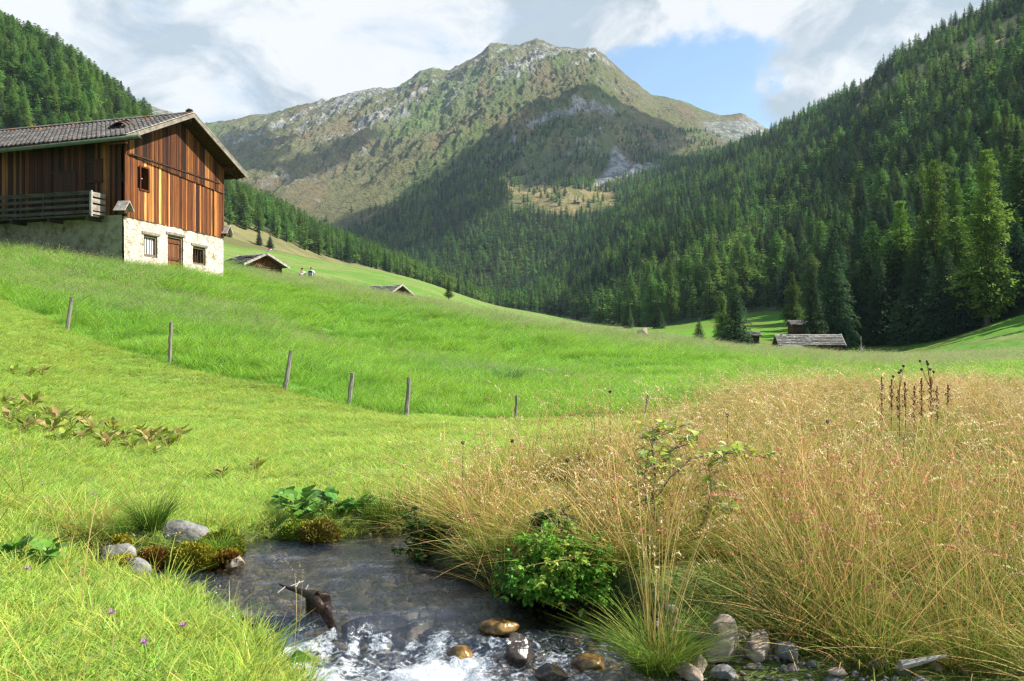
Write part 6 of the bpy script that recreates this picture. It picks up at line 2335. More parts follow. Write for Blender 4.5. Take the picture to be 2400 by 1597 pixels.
# pale stones of the gravel bar
ZB = -1.66
BAR = [(1690, 1545, 110, 88, 'tan_rock', 'tall split tan stone on the gravel bar right of the tussock'), (1782, 1540, 88, 68, 'tan_rock', 'rounded buff boulder right of the split tan stone'),
       (1738, 1506, 70, 24, 'tan_rock', 'flat tan stone behind the split tan stone'), (1640, 1575, 70, 40, 'tan_rock', 'buff stone left below the split tan stone'),
       (1618, 1594, 90, 30, 'tan_rock', 'long tan slab at the lower edge left of the buff stone'), (1850, 1545, 66, 30, 'rock', 'grey stone half hidden in grass right of the rounded buff boulder'),
       (1700, 1592, 60, 22, 'rock', 'small grey stone in front of the split tan stone'), (2060, 1572, 56, 22, 'rock', 'grey cobble below the brown grass, left of the pale one'),
       (2120, 1585, 50, 20, 'rock', 'pale cobble at the lower right edge of the picture'), (2200, 1580, 60, 24, 'tan_rock', 'tan cobble near the lower right corner'),
       (2270, 1592, 46, 18, 'rock', 'small cobble nearest the lower right corner'), (1965, 1590, 60, 18, 'tan_rock', 'flat tan cobble at the lower edge under the brown grass')]
for i, (x, y, w, h, mt, lab) in enumerate(BAR):
    rock(x, y, ZB, w, h, 0.75, lab, mat=mt, seed=50 + i, rz=0.5 * i, lift=0.01)
# loose gravel round them
peb = [rock_mesh('pebble', 130 + i, (0.05, 0.04, 0.028), M['rock' if i % 2 else 'tan_rock'], detail=2) for i in range(4)]
r_ = np.random.default_rng(66)
pX, pY = r_.uniform(0.35, 2.4, 2600), r_.uniform(3.9, 5.35, 2600)
pd_ = polydist(STREAM, pX, pY)
ok = (pd_ > -0.25) & (pd_ < 0.9) & (pX > 0.62) & (pY < np.clip(5.12 - 0.75 * (pX - 0.9), 4.35, 5.12)) & (r_.random(2600) < 0.55)
pX, pY = pX[ok], pY[ok]
n = len(pX)
scatter('gravel', np.stack([pX, pY, ground(pX, pY) + 0.004], 1), np.stack([r_.normal(0, .4, n), r_.normal(0, .4, n), r_.uniform(0, 6.28, n)], 1), r_.lognormal(-0.35, 0.5, n), r_.integers(0, 4, n), peb,
        'loose grey and tan gravel along the stream at lower right', 'gravel')
# pebbles on the stream bed
bX, bY = r_.uniform(-2.9, 0.9, 9000), r_.uniform(4.0, 7.4, 9000)
bd = polydist(STREAM, bX, bY)
ok = (bd < 0.02) & (fbm(bX * 2.5, bY * 2.5, 3, seed=67) > 0.40)
bX, bY = bX[ok], bY[ok]
n = len(bX)
peb2 = [rock_mesh('pebble', 140 + i, (0.07, 0.055, 0.035), M[('tan_rock', 'ochre_rock', 'rock', 'tan_rock', 'bed_pale')[i]], detail=2) for i in range(5)]
scatter('stream_pebbles', np.stack([bX, bY, ground(bX, bY) + 0.004], 1), np.stack([r_.normal(0, .3, n), r_.normal(0, .3, n), r_.uniform(0, 6.28, n)], 1), r_.lognormal(-0.1, 0.45, n), r_.integers(0, 5, n), peb2,
        'brown and tan pebbles on the bed of the stream', 'pebbles')
# white boulder on the crest
p = gpt(1497, 50)
o = link('rock', rock_mesh('rock', 90, (1.3, 0.9, 0.75), M['tan_rock'], rough=0.7))
o.location = p + Vector((0, 0, 0.30))
tag(o, 'pale boulder on the meadow crest left of the dark round spruce', 'rock')
p = gpt(1455, 51)
o = link('rock', rock_mesh('rock', 91, (0.8, 0.5, 0.4), M['tan_rock']))
o.location = p + Vector((0, 0, 0.36))
tag(o, 'small flat stone left of the pale boulder on the crest', 'rock')
p = gpt(1850, 60)
o = link('rock', rock_mesh('rock', 92, (2.6, 1.0, 0.9), M['rock']))
o.location = p + Vector((0, 0, 0.25))
tag(o, 'grey rubble heap in front of the long low hut', 'rock')


# ------------------------------------------------------------------ driftwood and branches
def driftwood():
    p = wpt(748, 1478, -1.72)
    s = p.y / F
    root = empty('driftwood', p, 'dark wet root stump lodged on the step of the stream', 'driftwood')
    M['root_wood'] = surf_mat('wet_root', [(0.35, (0.006, 0.004, 0.003)), (0.75, (0.05, 0.026, 0.016))], scale=14, rough=0.45, bump=0.9, bump_scale=40, dist=0.01)
    me = rock_mesh('stump', 77, (0.21, 0.18, 0.28), M['root_wood'], rough=0.6)
    c = link('stump', me, root)
    c.location = (-0.01, 0.05, 0.10)
    c.rotation_euler = (0.2, -0.25, 0.4)
    b = MB()
    rg = random.Random(5)
    q = lambda x, y, z: wpt(x, y, z)
    b.tube([q(752, 1425, -1.52), q(735, 1398, -1.50), q(705, 1388, -1.52), q(670, 1376, -1.53), q(655, 1370, -1.535)], [0.035, 0.028, 0.02, 0.012, 0.004], 7, jit=0.2, rg=rg)
    b.tube([q(760, 1420, -1.52), q(770, 1450, -1.6), q(785, 1485, -1.72)], [0.04, 0.035, 0.02], 7, jit=0.25, rg=rg)
    b.tube([q(740, 1400, -1.5), q(748, 1388, -1.46)], [0.025, 0.012], 6, jit=0.2, rg=rg)
    b.build('branch', M['root_wood'], root, smooth=True)
    b = MB()
    for (x0, y0, x1, y1) in ((668, 1376, 650, 1390), (690, 1382, 702, 1362), (712, 1390, 722, 1372), (676, 1376, 712, 1362)):
        b.tube([q(x0, y0, -1.52), q(x1, y1, -1.51)], 0.0035, 5)
    b.build('twigs', M['grey_wood'], root)


driftwood()


def branch_thing(name, pts, r0, mat, label, cat, forks=3, seed=0):
    b = MB()
    rg = random.Random(seed)
    org = Vector(pts[0])
    n = len(pts)
    b.tube(pts, [r0 * (1 - 0.8 * i / (n - 1)) for i in range(n)], 7, jit=0.15, rg=rg)
    L = (Vector(pts[-1]) - org).length
    for i in range(forks):
        p = Vector(pts[rg.randint(1, n - 2)])
        d = Vector((rg.uniform(-1, 1), rg.uniform(-0.4, 0.4), rg.uniform(0.1, 1))).normalized() * L * rg.uniform(0.25, 0.5)
        b.tube([p, p + d * 0.5 + Vector((0, 0, 0.03 * L)), p + d], [r0 * 0.5, r0 * 0.35, r0 * 0.1], 5)
    tag(b.build(name, M[mat], None, origin=org), label, cat)


g = gpt(2000, 78)
branch_thing('fallen_branch', [g + UP * 0.0, g + Vector((0.3, 0, 0.55)), g + Vector((0.7, 0, 0.8)), g + Vector((1.2, 0, 0.9))], 0.07, 'grey_wood', 'pale dead forked branch standing up right of the long low hut', 'branch', 5, 3)
p = wpt(2110, 1560, -1.55)
branch_thing('driftwood', [p, p + Vector((0.08, 0.01, 0.012)), p + Vector((0.16, 0.015, 0.03)), p + Vector((0.23, 0.02, 0.04))], 0.026, 'grey_wood', 'short grey driftwood stick on the gravel at lower right', 'driftwood', 0, 4)


# ------------------------------------------------------------------ plants
def leaf_verts(L, W, curl=0.2, fold=0.15, n=5, tip=1.0, lobes=0.0):
    """outline grid of one leaf along +X"""
    V, Fa = [], []
    for i in range(n + 1):
        t = i / n
        w = W * 0.5 * (math.sin(math.pi * min(1, t ** 0.75 * 0.98 + 0.015)) ** 0.8) * (1 + lobes * math.sin(t * 25))
        z = -curl * L * t * t
        V += [(L * t, -w, z + fold * w), (L * t, 0, z), (L * t, w, z + fold * w)]
        if i:
            o = (i - 1) * 3
            Fa += [(o, o + 3, o + 4, o + 1), (o + 1, o + 4, o + 5, o + 2)]
    return np.array(V), np.array(Fa)


def rotm(yaw, pitch, roll):
    return np.array(Matrix.Rotation(yaw, 3, 'Z') @ Matrix.Rotation(-pitch, 3, 'Y') @ Matrix.Rotation(roll, 3, 'X'))


class LeafSet:
    def __init__(s):
        s.V, s.F, s.C, s.n = [], [], [], 0

    def add(s, V, Fa, R, p, col):
        V = V @ R.T + np.asarray(p)
        s.V.append(V)
        s.F.append(Fa + s.n)
        s.C.append(np.broadcast_to(np.asarray(col), (len(V), 3)))
        s.n += len(V)

    def mesh(s, name, mat=None):
        return mesh_np(name, np.vstack(s.V), np.vstack(s.F), mat or M['leaf'], True, np.clip(np.vstack(s.C), 0.003, 0.8))


def rosette(name, seed, n, L, W, cols, pitch=(0.4, 1.2), stalk=0.12, curl=0.35, stemcol=None):
    """broad stalked leaves rising from one root: (leaves mesh, stalks mesh)"""
    r = np.random.default_rng(seed)
    ls, st = LeafSet(), MB()
    for i in range(n):
        yaw = i * 2.4 + r.uniform(-0.4, 0.4)
        pt = r.uniform(*pitch)
        sl_ = stalk * r.uniform(0.5, 1.2)
        d = np.array((math.cos(yaw) * math.cos(pt), math.sin(yaw) * math.cos(pt), math.sin(pt)))
        p = d * sl_
        k = r.uniform(0.65, 1.15)
        V, Fa = leaf_verts(L * k, W * k, curl * r.uniform(0.4, 1.6), r.uniform(0.0, 0.4), 6, lobes=0.08)
        V[:, 2] += 0.03 * L * np.sin(V[:, 0] / L * 9 + i)
        c = np.array(cols[r.integers(len(cols))]) * r.uniform(0.8, 1.2)
        ls.add(V, Fa, rotm(yaw, pt - 0.35, r.normal(0, 0.35)), p, c)
        st.tube([(0, 0, -0.02), tuple(p * 0.6), tuple(p)], [0.004, 0.0035, 0.0025], 5, stemcol or (1, 1, 1))
    me = ls.mesh(name)
    sm = bpy.data.meshes.new('stalk')
    sm.from_pydata(st.v, [], st.f)
    a = sm.attributes.new('Col', 'FLOAT_COLOR', 'POINT')
    a.data.foreach_set('color', np.array([(*(stemcol or (0.2, 0.2, 0.05)), 1.0)] * len(st.v), dtype=np.float32).ravel())
    sm.materials.append(M['leaf'])
    return me, sm


DOCKC = [(0.26, 0.32, 0.04), (0.36, 0.38, 0.06), (0.28, 0.34, 0.07), (0.36, 0.25, 0.10), (0.20, 0.27, 0.04), (0.46, 0.40, 0.15)]
dock = [rosette('leaves', 500 + i, 11 + i, 0.17, 0.075, DOCKC, pitch=(0.75, 1.45), stalk=0.11, curl=0.22, stemcol=(0.28, 0.07, 0.03)) for i in range(4)]
BURC = [(0.10, 0.25, 0.035), (0.15, 0.33, 0.04), (0.21, 0.40, 0.06), (0.09, 0.20, 0.04)]
bur = [rosette('leaves', 520 + i, 20, 0.10, 0.095, BURC, pitch=(0.5, 1.3), stalk=0.12, curl=0.25, stemcol=(0.10, 0.15, 0.03)) for i in range(2)]


def plant(name, pos, meshes, label, cat, group=None, s=1.0, rz=0.0, parts=('leaves', 'stalks')):
    root = empty(name, pos, label, cat, group, rz)
    for nm, me in zip(parts, meshes):
        c = link(nm, me, root)
        c.scale = (s, s, s)
    return root


rg = random.Random(9)
DP = [(10, 945), (45, 960), (25, 985), (75, 950), (85, 985), (115, 970), (140, 990), (120, 1010), (165, 1000), (190, 985), (215, 1010), (185, 1030), (240, 1025), (265, 1005), (250, 1045),
      (290, 1030), (310, 1050), (330, 1015), (350, 1040), (375, 1025), (360, 1062), (395, 1045), (415, 1030), (60, 1005), (150, 1030)]


def gpix(x, y, y0=2.5, y1=60):
    """ground point seen at pixel (x, y)"""
    Y = np.linspace(y0, y1, 1200)
    z = ground(Xp(np.full(1200, float(x)), Y), Y)
    k = np.argmax(z >= Zp(y, Y))
    return Vector((Xp(x, Y[k]), Y[k], z[k]))


for i, (x, y) in enumerate(DP):
    plant('dock_plant', gpix(x, y + 8), dock[i % 4], 'low clump of broad yellow-green and reddish leaves in the weedy patch on the mown slope', 'plant',
          'leafy weeds in the patch on the mown slope', s=rg.uniform(0.8, 1.15), rz=rg.uniform(0, 6.28))
for i, (x, y) in enumerate([(30, 878), (70, 884), (98, 882)]):
    plant('dock_plant', gpix(x, y), dock[i], 'small leafy weed in the little patch above the large weedy patch', 'plant', 'leafy weeds in the small upper patch', s=0.8, rz=i)
plant('dock_plant', gpix(600, 1105), dock[1], 'single leafy weed with a red stalk in mown grass above the broad-leaved clump', 'plant', s=0.75, rz=1)
plant('dock_plant', gpix(520, 1120), dock[3], 'flat leafy weed left of the single red-stalked one', 'plant', s=0.6, rz=2)
plant('butterbur', gpix(700, 1215), bur[0], 'large dark green round-leaved clump, left of two on the far stream bank', 'plant', s=1.45, rz=0.3)
plant('butterbur', gpix(845, 1222), bur[1], 'large round-leaved clump at right on the far stream bank beside the rush tuft', 'plant', s=1.25, rz=1.3)
plant('butterbur', gpix(760, 1198), bur[1], 'bright round-leaved clump in the middle of the far stream bank', 'plant', s=1.15, rz=2.9)
for i, (x, y, k) in enumerate([(668, 1190, 1.0), (735, 1225, 0.9), (800, 1210, 1.05), (868, 1205, 0.9)]):
    plant('butterbur', gpix(x, y), bur[i % 2], 'smaller round-leaved plant among the large-leaved clumps on the far stream bank', 'plant', 'smaller round-leaved plants on the far bank', s=k, rz=i * 1.9)
plant('butterbur', gpix(110, 1330), bur[0], 'blurred broad-leaved clump in the grass at the left edge', 'plant', s=0.85, rz=0.9)
plant('butterbur', gpix(45, 1310), bur[1], 'leafy clump nearest the left picture edge above the clover', 'plant', s=0.75, rz=1.7)
LD2 = [(0.12, 0.24, 0.03), (0.16, 0.24, 0.03), (0.20, 0.17, 0.04)]
ll = rosette('leaves', 530, 7, 0.13, 0.075, LD2, pitch=(0.2, 1.0), stalk=0.06, stemcol=(0.15, 0.2, 0.04))
plant('sorrel', gpix(660, 1560, 2.8), ll, 'green leafy weed with browned edges on the near bank beside the rapids', 'plant', s=0.95, rz=0.2)


# ---- tufts
def tuft(pos, label, n, rad, h0, h1, pal, mat='straw', seed=0, w=0.0040, lean=0.45, bend=0.5, stems=None, name='grass_tussock'):
    r = np.random.default_rng(seed)
    root = empty(name, pos, label, 'grass')
    V, Fa, C = blades(r, n, rad, h0, h1, w, lean, bend, pal, seg=5)
    link('blades', mesh_np('blades', V, Fa, M[mat], False, C), root)
    if stems:
        V, Fa, C = blades(r, stems[0], rad * 0.6, stems[1], stems[2], 0.004, stems[3] if len(stems) > 3 else 0.18, 0.15, [ST1, ST2], heads=PAN, seg=6, wt=0.5)
        link('stems', mesh_np('stems', V, Fa, M['straw'], False, C), root)
    return root


tuft(wpt(1545, 1560, -1.66), 'big green tussock with long golden stems at the water beside the gravel bar', 760, 0.12, 0.14, 0.38, [SG, SG, SGY, ((0.09, 0.15, 0.02), (0.17, 0.26, 0.03))], seed=3, lean=0.5, bend=0.6, stems=(34, 0.6, 1.05, 0.09))
tuft(gpix(352, 1248), 'round green rush tuft above the grey boulder', 420, 0.09, 0.16, 0.34, [((0.06, 0.12, 0.015), (0.14, 0.24, 0.025))], seed=4, lean=0.35, bend=0.35)
tuft(gpix(905, 1240), 'soft green rush tuft on the far bank left of the golden grass', 420, 0.13, 0.2, 0.42, [((0.06, 0.13, 0.015), (0.17, 0.29, 0.03))], seed=5, lean=0.25, bend=0.3)
tuft(wpt(515, 1285, -1.50), 'small green grass tuft growing on the moss beside the grey boulder', 200, 0.05, 0.06, 0.16, [((0.08, 0.15, 0.015), (0.2, 0.3, 0.03))], seed=6, lean=0.5, bend=0.5)
tuft(gpix(2240, 1560), 'low spiky yellow-green tussock at the lower right', 200, 0.10, 0.10, 0.26, [SG, SGY, ST1], seed=7, lean=0.7, bend=0.5)
tuft(gpix(195, 1270), 'straw-coloured bent tuft at the left above the stones', 200, 0.16, 0.18, 0.42, [ST1, ST2, SGY], seed=8, lean=0.55, bend=0.6)


tuft(gpt(1193, 25.5), 'dark bluish weed clump alone in the tall green meadow', 260, 0.22, 0.30, 0.62, [((0.05, 0.12, 0.04), (0.10, 0.24, 0.09))], mat='meadow', seed=9, w=0.016, lean=0.5, bend=0.5, name='weed_clump')


# ---- leafy bushes on the right bank
def bush(pos, rad, label, n, cols, seed, leafL=0.05, name='leafy_bush'):
    r = np.random.default_rng(seed)
    root = empty(name, pos, label, 'bush')
    ls = LeafSet()
    V1, F1 = leaf_verts(leafL, leafL * 0.55, 0.25, 0.2, 4, lobes=0.25)
    V2, F2 = leaf_verts(leafL * 0.7, leafL * 0.32, 0.25, 0.2, 4, lobes=0.25)
    st = MB()
    nsh = max(12, n // 26)
    for i in range(nsh):
        a = r.uniform(0, 6.28)
        el = math.asin(r.uniform(-0.25, 1.0))
        ln = r.uniform(0.62, 1.18)
        if r.random() < 0.12:
            ln *= 1.22
        d = np.array((math.cos(a) * math.cos(el) * rad[0], math.sin(a) * math.cos(el) * rad[1], math.sin(el) * rad[2])) * ln
        p0 = np.array((r.normal(0, 0.25) * rad[0], r.normal(0, 0.2) * rad[1] + 0.03, -0.55 * rad[2]))
        mid = p0 * 0.5 + d * 0.5 + np.array((0, 0, 0.22 * rad[2]))
        end = d + np.array((0, 0, -0.18 * rad[2] * math.cos(el)))
        tone = r.uniform(0.65, 1.2)
        cc = np.array(cols[r.integers(len(cols))])
        prev = p0
        path = []
        for q in range(10):
            t = q / 9
            path.append((1 - t) ** 2 * p0 + 2 * t * (1 - t) * mid + t * t * end)
        st.tube([tuple(v) for v in path[::3]], [0.005, 0.004, 0.003, 0.0015], 5, (0.09, 0.12, 0.03))
        for q in range(26):
            t = r.uniform(0.35, 1.0)
            p = (1 - t) ** 2 * p0 + 2 * t * (1 - t) * mid + t * t * end + r.normal(0, 0.018, 3)
            k = r.uniform(0.6, 1.35) * (1.1 - 0.35 * t)
            yaw = a + r.normal(0, 0.9)
            c = cc * tone * r.uniform(0.8, 1.2)
            if r.random() < 0.04:
                c = np.array((0.42, 0.36, 0.06))
            ls.add(V1 * k, F1, rotm(yaw, r.normal(-0.05, 0.5), r.normal(0, 0.6)), p, c)
            for sg in (-1, 1):
                ls.add(V2 * k, F2, rotm(yaw + sg * 0.8, r.normal(-0.1, 0.4), r.normal(0, 0.5)), p, c)
    link('leaves', ls.mesh('leaves'), root)
    o = st.build('stems', M['leaf'], root, origin=(0, 0, 0))
    return root


BC = [(0.10, 0.25, 0.025), (0.15, 0.34, 0.03), (0.22, 0.42, 0.045), (0.34, 0.45, 0.06)]
bush(wpt(1315, 1350, -1.44), (0.37, 0.26, 0.30), 'rounded bright green leafy bush hanging over the stream', 5200, BC, 3, 0.048)
bush(wpt(1000, 1265, -1.48), (0.21, 0.20, 0.24), 'dark green leafy clump at the tip of the golden bank', 500, [(0.05, 0.11, 0.02), (0.07, 0.15, 0.025)], 4, 0.06)
bush(wpt(1290, 1225, -1.20), (0.16, 0.12, 0.10), 'small pale-leaved clump in golden grass just above the leafy bush', 130, [(0.12, 0.22, 0.05), (0.2, 0.26, 0.08)], 5, 0.08)


# ---- willow sapling in the golden grass
def sapling():
    base = wpt(1560, 1292, -1.42)
    root = empty('willow_sapling', base, 'thin bushy sapling with yellow-green oval leaves in the golden grass', 'sapling')
    Yd = base.y
    rg = random.Random(12)
    b = MB()
    ls = LeafSet()
    r = np.random.default_rng(77)
    V1, F1 = leaf_verts(0.058, 0.040, 0.35, 0.25, 5)
    LC = [(0.30, 0.44, 0.06), (0.40, 0.52, 0.07), (0.46, 0.52, 0.13), (0.24, 0.38, 0.08), (0.52, 0.52, 0.09), (0.50, 0.56, 0.26)]

    def q(x, y, dy=0.0):
        Y = Yd + dy
        return Vector((Xp(x, Y), Y, Zp(y, Y)))
    limbs = [([q(1560, 1330), q(1545, 1240, .02), q(1530, 1180, .05), q(1535, 1110, .03), q(1528, 1040, .0), q(1530, 1000, 0)], 0.013, 0.35),
             ([q(1560, 1330), q(1600, 1290, -.05), q(1650, 1220, -.08), q(1668, 1150, -.05), q(1660, 1090, -.02)], 0.011, 0.5),
             ([q(1535, 1110, .03), q(1560, 1070, .08), q(1600, 1035, .10), q(1640, 1015, .12)], 0.007, 0.0),
             ([q(1530, 1180, .05), q(1570, 1120, -.05), q(1620, 1075, -.1), q(1690, 1060, -.12), q(1760, 1068, -.14), q(1800, 1075, -.15)], 0.007, 0.2),
             ([q(1545, 1240, .02), q(1515, 1180, -.05), q(1510, 1120, -.08), q(1520, 1060, -.1)], 0.006, 0.2),
             ([q(1650, 1220, -.08), q(1690, 1190, -.1), q(1720, 1200, -.1)], 0.005, 0.2),
             ([q(1528, 1040, 0), q(1560, 1010, .03), q(1600, 1000, .05)], 0.005, 0.0),
             ([q(1660, 1090, -.02), q(1700, 1065, 0), q(1740, 1055, .02)], 0.005, 0.0)]
    for pts, r0, bare in limbs:
        n = len(pts)
        b.tube(pts, [r0 * (1 - 0.75 * i / (n - 1)) for i in range(n)], 6, jit=0.15, rg=rg)
        tot = 0
        for i in range(n - 1):
            for k in range(26):
                t = (i + (k + rg.random()) / 26) / (n - 1)
                if t < bare or rg.random() < 0.25:
                    continue
                p = pts[i].lerp(pts[i + 1], (k + rg.random()) / 26)
                yaw, pt = rg.uniform(0, 6.28), rg.uniform(-0.4, 0.9)
                tw = Vector((math.cos(yaw), math.sin(yaw), 0.4)) * rg.uniform(0.01, 0.10)
                b.tube([p, p + tw], 0.0016, 4, cap=False)
                sc = rg.uniform(0.7, 1.2)
                ls.add(V1 * sc, F1, rotm(yaw, pt, rg.uniform(-0.6, 0.6)), np.array(p + tw - base), np.array(LC[r.integers(6)]) * rg.uniform(0.85, 1.15))
    b.build('stem', M['post_wood'], root)
    link('leaves', ls.mesh('leaves'), root)


sapling()


# ---- brown dock seed stalks and dried flower heads
M['seed'] = surf_mat('rust_seed', [(0.3, (0.09, 0.028, 0.014)), (0.7, (0.24, 0.08, 0.04))], scale=30, bump=0.4)


def seed_stalk(x, ytop, ybot, Y, label, seed, group):
    rg = random.Random(seed)
    g = gpt(x, Y)
    top = Vector((Xp(x, Y), Y, Zp(ytop, Y)))
    root = empty('dock_stalk', g, label, 'plant', group)
    b = MB()
    b.tube([g - UP * 0.05, g.lerp(top, 0.5) + Vector((rg.uniform(-.01, .01), 0, 0)), top], [0.006, 0.005, 0.002], 6)
    b.build('stem', M['seed'], root)
    b = MB()
    zb = Zp(ybot, Y)
    n = 330
    for i in range(n):
        t = i / n
        # whorled clusters thinning out at both ends
        z = zb + (top.z - zb) * t
        clus = 0.55 + 0.45 * math.sin(t * 26 + seed)
        r = 0.050 * min(1, 2.2 * (1 - t) + 0.15) * clus * rg.uniform(0.3, 1.1)
        a = rg.uniform(0, 6.28)
        p = Vector((g.x + math.cos(a) * r, g.y + math.sin(a) * r, z))
        s = rg.uniform(0.007, 0.013)
        u = Vector((rg.gauss(0, 1), rg.gauss(0, 1), rg.gauss(0, 1))).normalized() * s
        v = u.orthogonal().normalized() * s * 0.8
        b.add([p - u, p - v, p + u, p + v], [(0, 1, 2, 3)])
    b.build('seed_head', M['seed'], root)


for i, (x, yt, yb, Y) in enumerate([(2066, 884, 985, 11.5), (2090, 890, 960, 12.2), (2121, 896, 955, 11.9), (2143, 905, 990, 11.5), (2160, 886, 980, 12.0), (2182, 884, 965, 11.6), (2196, 905, 985, 12.3), (2222, 902, 950, 12.5), (2105, 915, 985, 12.6)]):
    seed_stalk(x, yt, yb, Y, 'upright rust-brown dock seed stalk rising from the golden grass at right', i, 'rust-brown seed stalks in the golden grass')


M['dry_head'] = surf_mat('dry_head', [(0.3, (0.05, 0.03, 0.025)), (0.7, (0.13, 0.085, 0.07))], scale=40, bump=0.4)


def dried_flower(x, ytop, Y, label, seed, group, heads=5, spread=0.10):
    rg = random.Random(seed)
    g = gpt(x, Y)
    root = empty('dried_flower', g, label, 'plant', group)
    top = Vector((Xp(x, Y), Y, Zp(ytop, Y)))
    b, hd = MB(), MB()
    fk = g.lerp(top, 0.72)
    b.tube([g - UP * 0.05, fk], [0.0055, 0.004], 5)
    for i in range(heads):
        e = top + Vector((rg.uniform(-spread, spread), rg.uniform(-spread, spread), -rg.uniform(0, 0.15) if i else 0))
        b.tube([fk, fk.lerp(e, 0.6) + Vector((0, 0, -0.02)), e], [0.0035, 0.003, 0.002], 4)
        hd.tube([e - UP * 0.012, e, e + UP * 0.018, e + UP * 0.022], [0.006, 0.017, 0.016, 0.006], 7, jit=0.3, rg=rg)
    b.build('stem', M['seed'], root)
    hd.build('flower_heads', M['dry_head'], root)


dried_flower(2182, 848, 11.0, 'branched dried thistle with dark heads above the rust-brown stalks', 1, None, 6, 0.13)
dried_flower(2108, 860, 11.3, 'smaller dried thistle with drooping dark heads left of the tallest one', 2, None, 4, 0.10)
for i, (x, yt, Y) in enumerate([(1940, 990, 7.6), (2117, 1030, 7.2), (1200, 1035, 8.4), (1085, 1040, 8.0), (1330, 1080, 7.4), (1358, 1075, 7.3), (1705, 975, 8.2), (2138, 1210, 6.2), (1430, 920, 9.6), (1818, 1165, 6.6)]):
    dried_flower(x, yt, Y, 'single dark dried flower head on a thin stalk in the golden grass', 20 + i, 'dried flower heads in the golden grass', 1, 0.0)

# ---- clover and small flowers in the mown grass
M['clover'] = surf_mat('clover_pink', [(0.3, (0.30, 0.14, 0.25)), (0.7, (0.50, 0.30, 0.42))], scale=60, bump=0.3)
M['yellow'] = surf_mat('flower_yellow', [(0.3, (0.70, 0.38, 0.01)), (0.7, (0.85, 0.55, 0.02))], scale=60, bump=0.1)
CL = [(262, 1476), (430, 1503), (338, 1554), (65, 1362), (218, 1162), (772, 1135), (432, 1142), (919, 1148), (100, 1140), (380, 1145), (795, 1085), (775, 1108)]
cm = MB()
rg = random.Random(3)
for i in range(60):
    z = rg.uniform(-1, 1)
    a = rg.uniform(0, 6.28)
    k = math.sqrt(1 - z * z)
    d = Vector((k * math.cos(a), k * math.sin(a), z))
    p = d * 0.008
    u = d.orthogonal().normalized() * 0.003
    cm.add([p - u, p + u, p + u * 0.6 + d * 0.006 + Vector((0, 0, 0.003)), p - u * 0.6 + d * 0.006 + Vector((0, 0, 0.003))], [(0, 1, 2, 3)])
cm.tube([(0, 0, -0.008), (0, 0, 0), (0, 0, 0.008)], [0.003, 0.0095, 0.004], 8)
cme = bpy.data.meshes.new('flower_head')
cme.from_pydata(cm.v, [], cm.f)
cme.materials.append(M['clover'])
sm = MB()
sm.tube([(0, 0, -0.13), (0.004, 0, -0.05), (0, 0, -0.004)], 0.0016, 5, (0.1, 0.17, 0.03))
sme = bpy.data.meshes.new('stem')
sme.from_pydata(sm.v, [], sm.f)
a_ = sme.attributes.new('Col', 'FLOAT_COLOR', 'POINT')
a_.data.foreach_set('color', np.array([(0.10, 0.18, 0.03, 1)] * len(sm.v), dtype=np.float32).ravel())
sme.materials.append(M['leaf'])
for i, (x, y) in enumerate(CL):
    g = gpix(x, y + 18)
    h = 0.10 if i < 4 else 0.075
    root = empty('clover_flower', g, 'pink clover head in the near grass at lower left' if i < 4 else 'small pink clover head in the mown grass above the stream', 'flower',
                 'near clover heads' if i < 4 else 'clover heads above the stream')
    s = 1.0 if i < 4 else 0.85
    for nm, me in (('flower_head', cme), ('stem', sme)):
        c = link(nm, me, root)
        c.location = (0, 0, h)
        c.scale = (s, s, s)
g = gpix(289, 946)
root = empty('dandelion', g, 'single yellow dandelion in the mown grass right of the weedy patch', 'flower')
b = MB()
for i in range(34):
    a = i * 2.4
    r0 = 0.022 * math.sqrt((i + 1) / 34)
    c = Vector((0, 0, 0.12))
    e = c + Vector((math.cos(a) * r0, math.sin(a) * r0, 0.006 - r0 * 0.3))
    w = Vector((-math.sin(a), math.cos(a), 0)) * 0.004
    b.add([g + c - w * 0.4, g + c + w * 0.4, g + e + w, g + e - w], [(0, 1, 2, 3)])
b.build('flower_head', M['yellow'], root)
b = MB()
b.tube([g, g + UP * 0.118], 0.0022, 5, (0.12, 0.2, 0.04))
b.build('stem', M['leaf'], root)


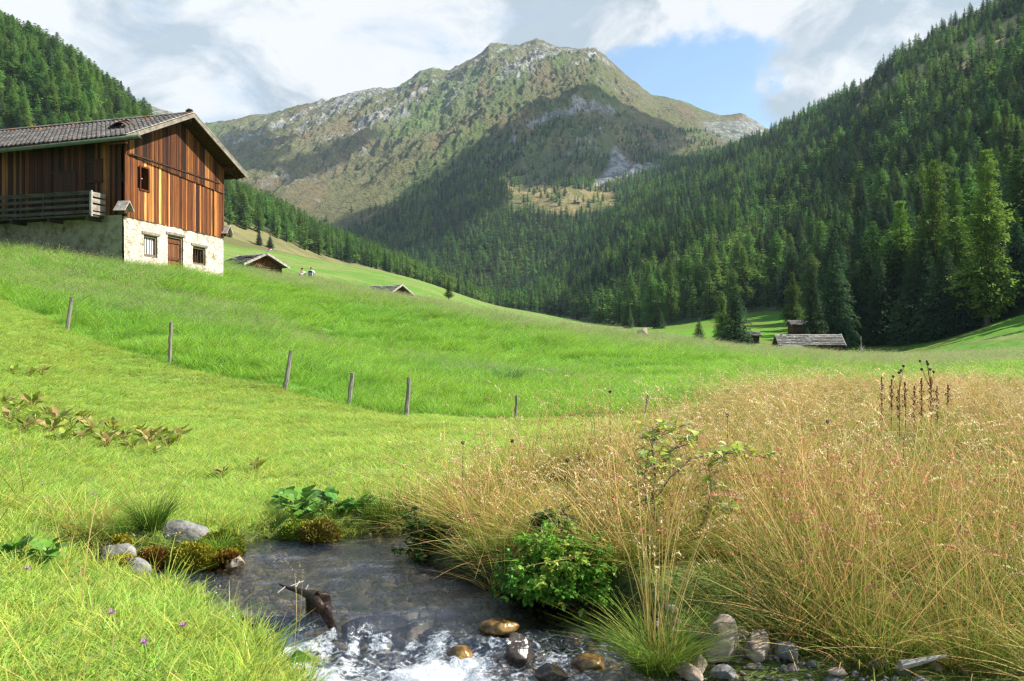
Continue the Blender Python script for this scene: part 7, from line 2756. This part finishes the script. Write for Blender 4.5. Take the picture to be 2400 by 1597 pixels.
# ------------------------------------------------------------------ a cloud over the valley end (out of the picture, it shades the lower mountain)
def cloud(outline, zc, thick, seed):
    pts = []
    for (x, y) in outline:
        h = hit(x, y, 640)
        k = (zc - h.z) / SUN.z
        pts.append((h.x + SUN.x * k, h.y + SUN.y * k))
    poly = pts
    xs_ = np.array([p[0] for p in poly])
    ys_ = np.array([p[1] for p in poly])
    st = 28.0
    gx, gy = np.meshgrid(np.arange(xs_.min() - 80, xs_.max() + 80, st), np.arange(ys_.min() - 80, ys_.max() + 80, st))
    d = polydist(poly, gx, gy) + 80 * (fbm(gx / 110, gy / 110, 4, seed=seed) - 0.5)
    hgt = np.sqrt(np.clip(-d, 0, 140) / 140.0)
    nz_ = fbm(gx / 90, gy / 90, 4, seed=seed + 3)
    top = zc + thick * hgt * (0.5 + nz_)
    bot = zc - 0.35 * thick * hgt * (0.6 + 0.8 * fbm(gx / 120, gy / 120, 3, seed=seed + 5))
    n, m = gx.shape
    V = np.vstack([np.stack([gx, gy, top], -1).reshape(-1, 3), np.stack([gx, gy, bot], -1).reshape(-1, 3)])
    keep = (d < 0)
    kk = keep[:-1, :-1] | keep[1:, :-1] | keep[:-1, 1:] | keep[1:, 1:]
    i = np.arange(n * m).reshape(n, m)[:-1, :-1][kk]
    Fa = np.stack([i, i + 1, i + m + 1, i + m], 1)
    Fb = np.stack([i, i + m, i + m + 1, i + 1], 1) + n * m
    FF = np.vstack([Fa, Fb])
    used, inv = np.unique(FF, return_inverse=True)
    me = mesh_np('cloud', V[used], inv.reshape(-1, 4), M['cloud'], True)
    o = link('cloud', me)
    tag(o, 'low white cloud drifting above the valley end', 'cloud', kind='structure')


def cloud_mat():
    m, nt, N, L, out = new_mat('cloud_white')
    g = N('ShaderNodeNewGeometry')
    nz = N('ShaderNodeTexNoise')
    nz.inputs['Scale'].default_value = 0.012
    nz.inputs['Detail'].default_value = 5
    L(g.outputs['Position'], nz.inputs['Vector'])
    r = N('ShaderNodeMapRange')
    L(nz.outputs[0], r.inputs[0])
    r.inputs[1].default_value, r.inputs[2].default_value = 0.35, 0.65
    r.inputs[3].default_value, r.inputs[4].default_value = 0.40, 0.72
    d = N('ShaderNodeBsdfDiffuse')
    d.inputs['Color'].default_value = (0.85, 0.86, 0.88, 1)
    t = N('ShaderNodeBsdfTransparent')
    mx = N('ShaderNodeMixShader')
    L(r.outputs[0], mx.inputs[0])
    L(t.outputs[0], mx.inputs[1])
    L(d.outputs[0], mx.inputs[2])
    L(mx.outputs[0], out.inputs[0])
    return m


M['cloud'] = cloud_mat()
cloud([(790, 575), (880, 500), (1060, 405), (1230, 305), (1320, 232), (1400, 228), (1480, 250), (1600, 300), (1720, 345), (1640, 365), (1520, 385), (1420, 415), (1330, 415), (1230, 395), (1160, 440), (1080, 530), (900, 610)], 1500, 150, 301)
cloud([(500, 330), (560, 300), (620, 310), (660, 335), (600, 370), (640, 400), (560, 410), (510, 390)], 1750, 110, 307)
cloud([(690, 385), (800, 325), (860, 300), (870, 320), (800, 375), (700, 425)], 1750, 80, 311)

# ------------------------------------------------------------------ the air
def haze():
    m, nt, N, L, out = new_mat('haze')
    v = N('ShaderNodeVolumePrincipled')
    v.inputs['Color'].default_value = (0.66, 0.84, 1.0, 1)
    v.inputs['Density'].default_value = 0.00006
    v.inputs['Anisotropy'].default_value = 0.0
    L(v.outputs[0], out.inputs['Volume'])
    b = MB()
    b.box((-2600, -60, -60), (5800, 0, 0), (0, 3500, 0), (0, 0, 1220))
    o = b.build('haze', m)
    tag(o, 'thin blue mountain air filling the valley', 'haze', kind='stuff')


haze()
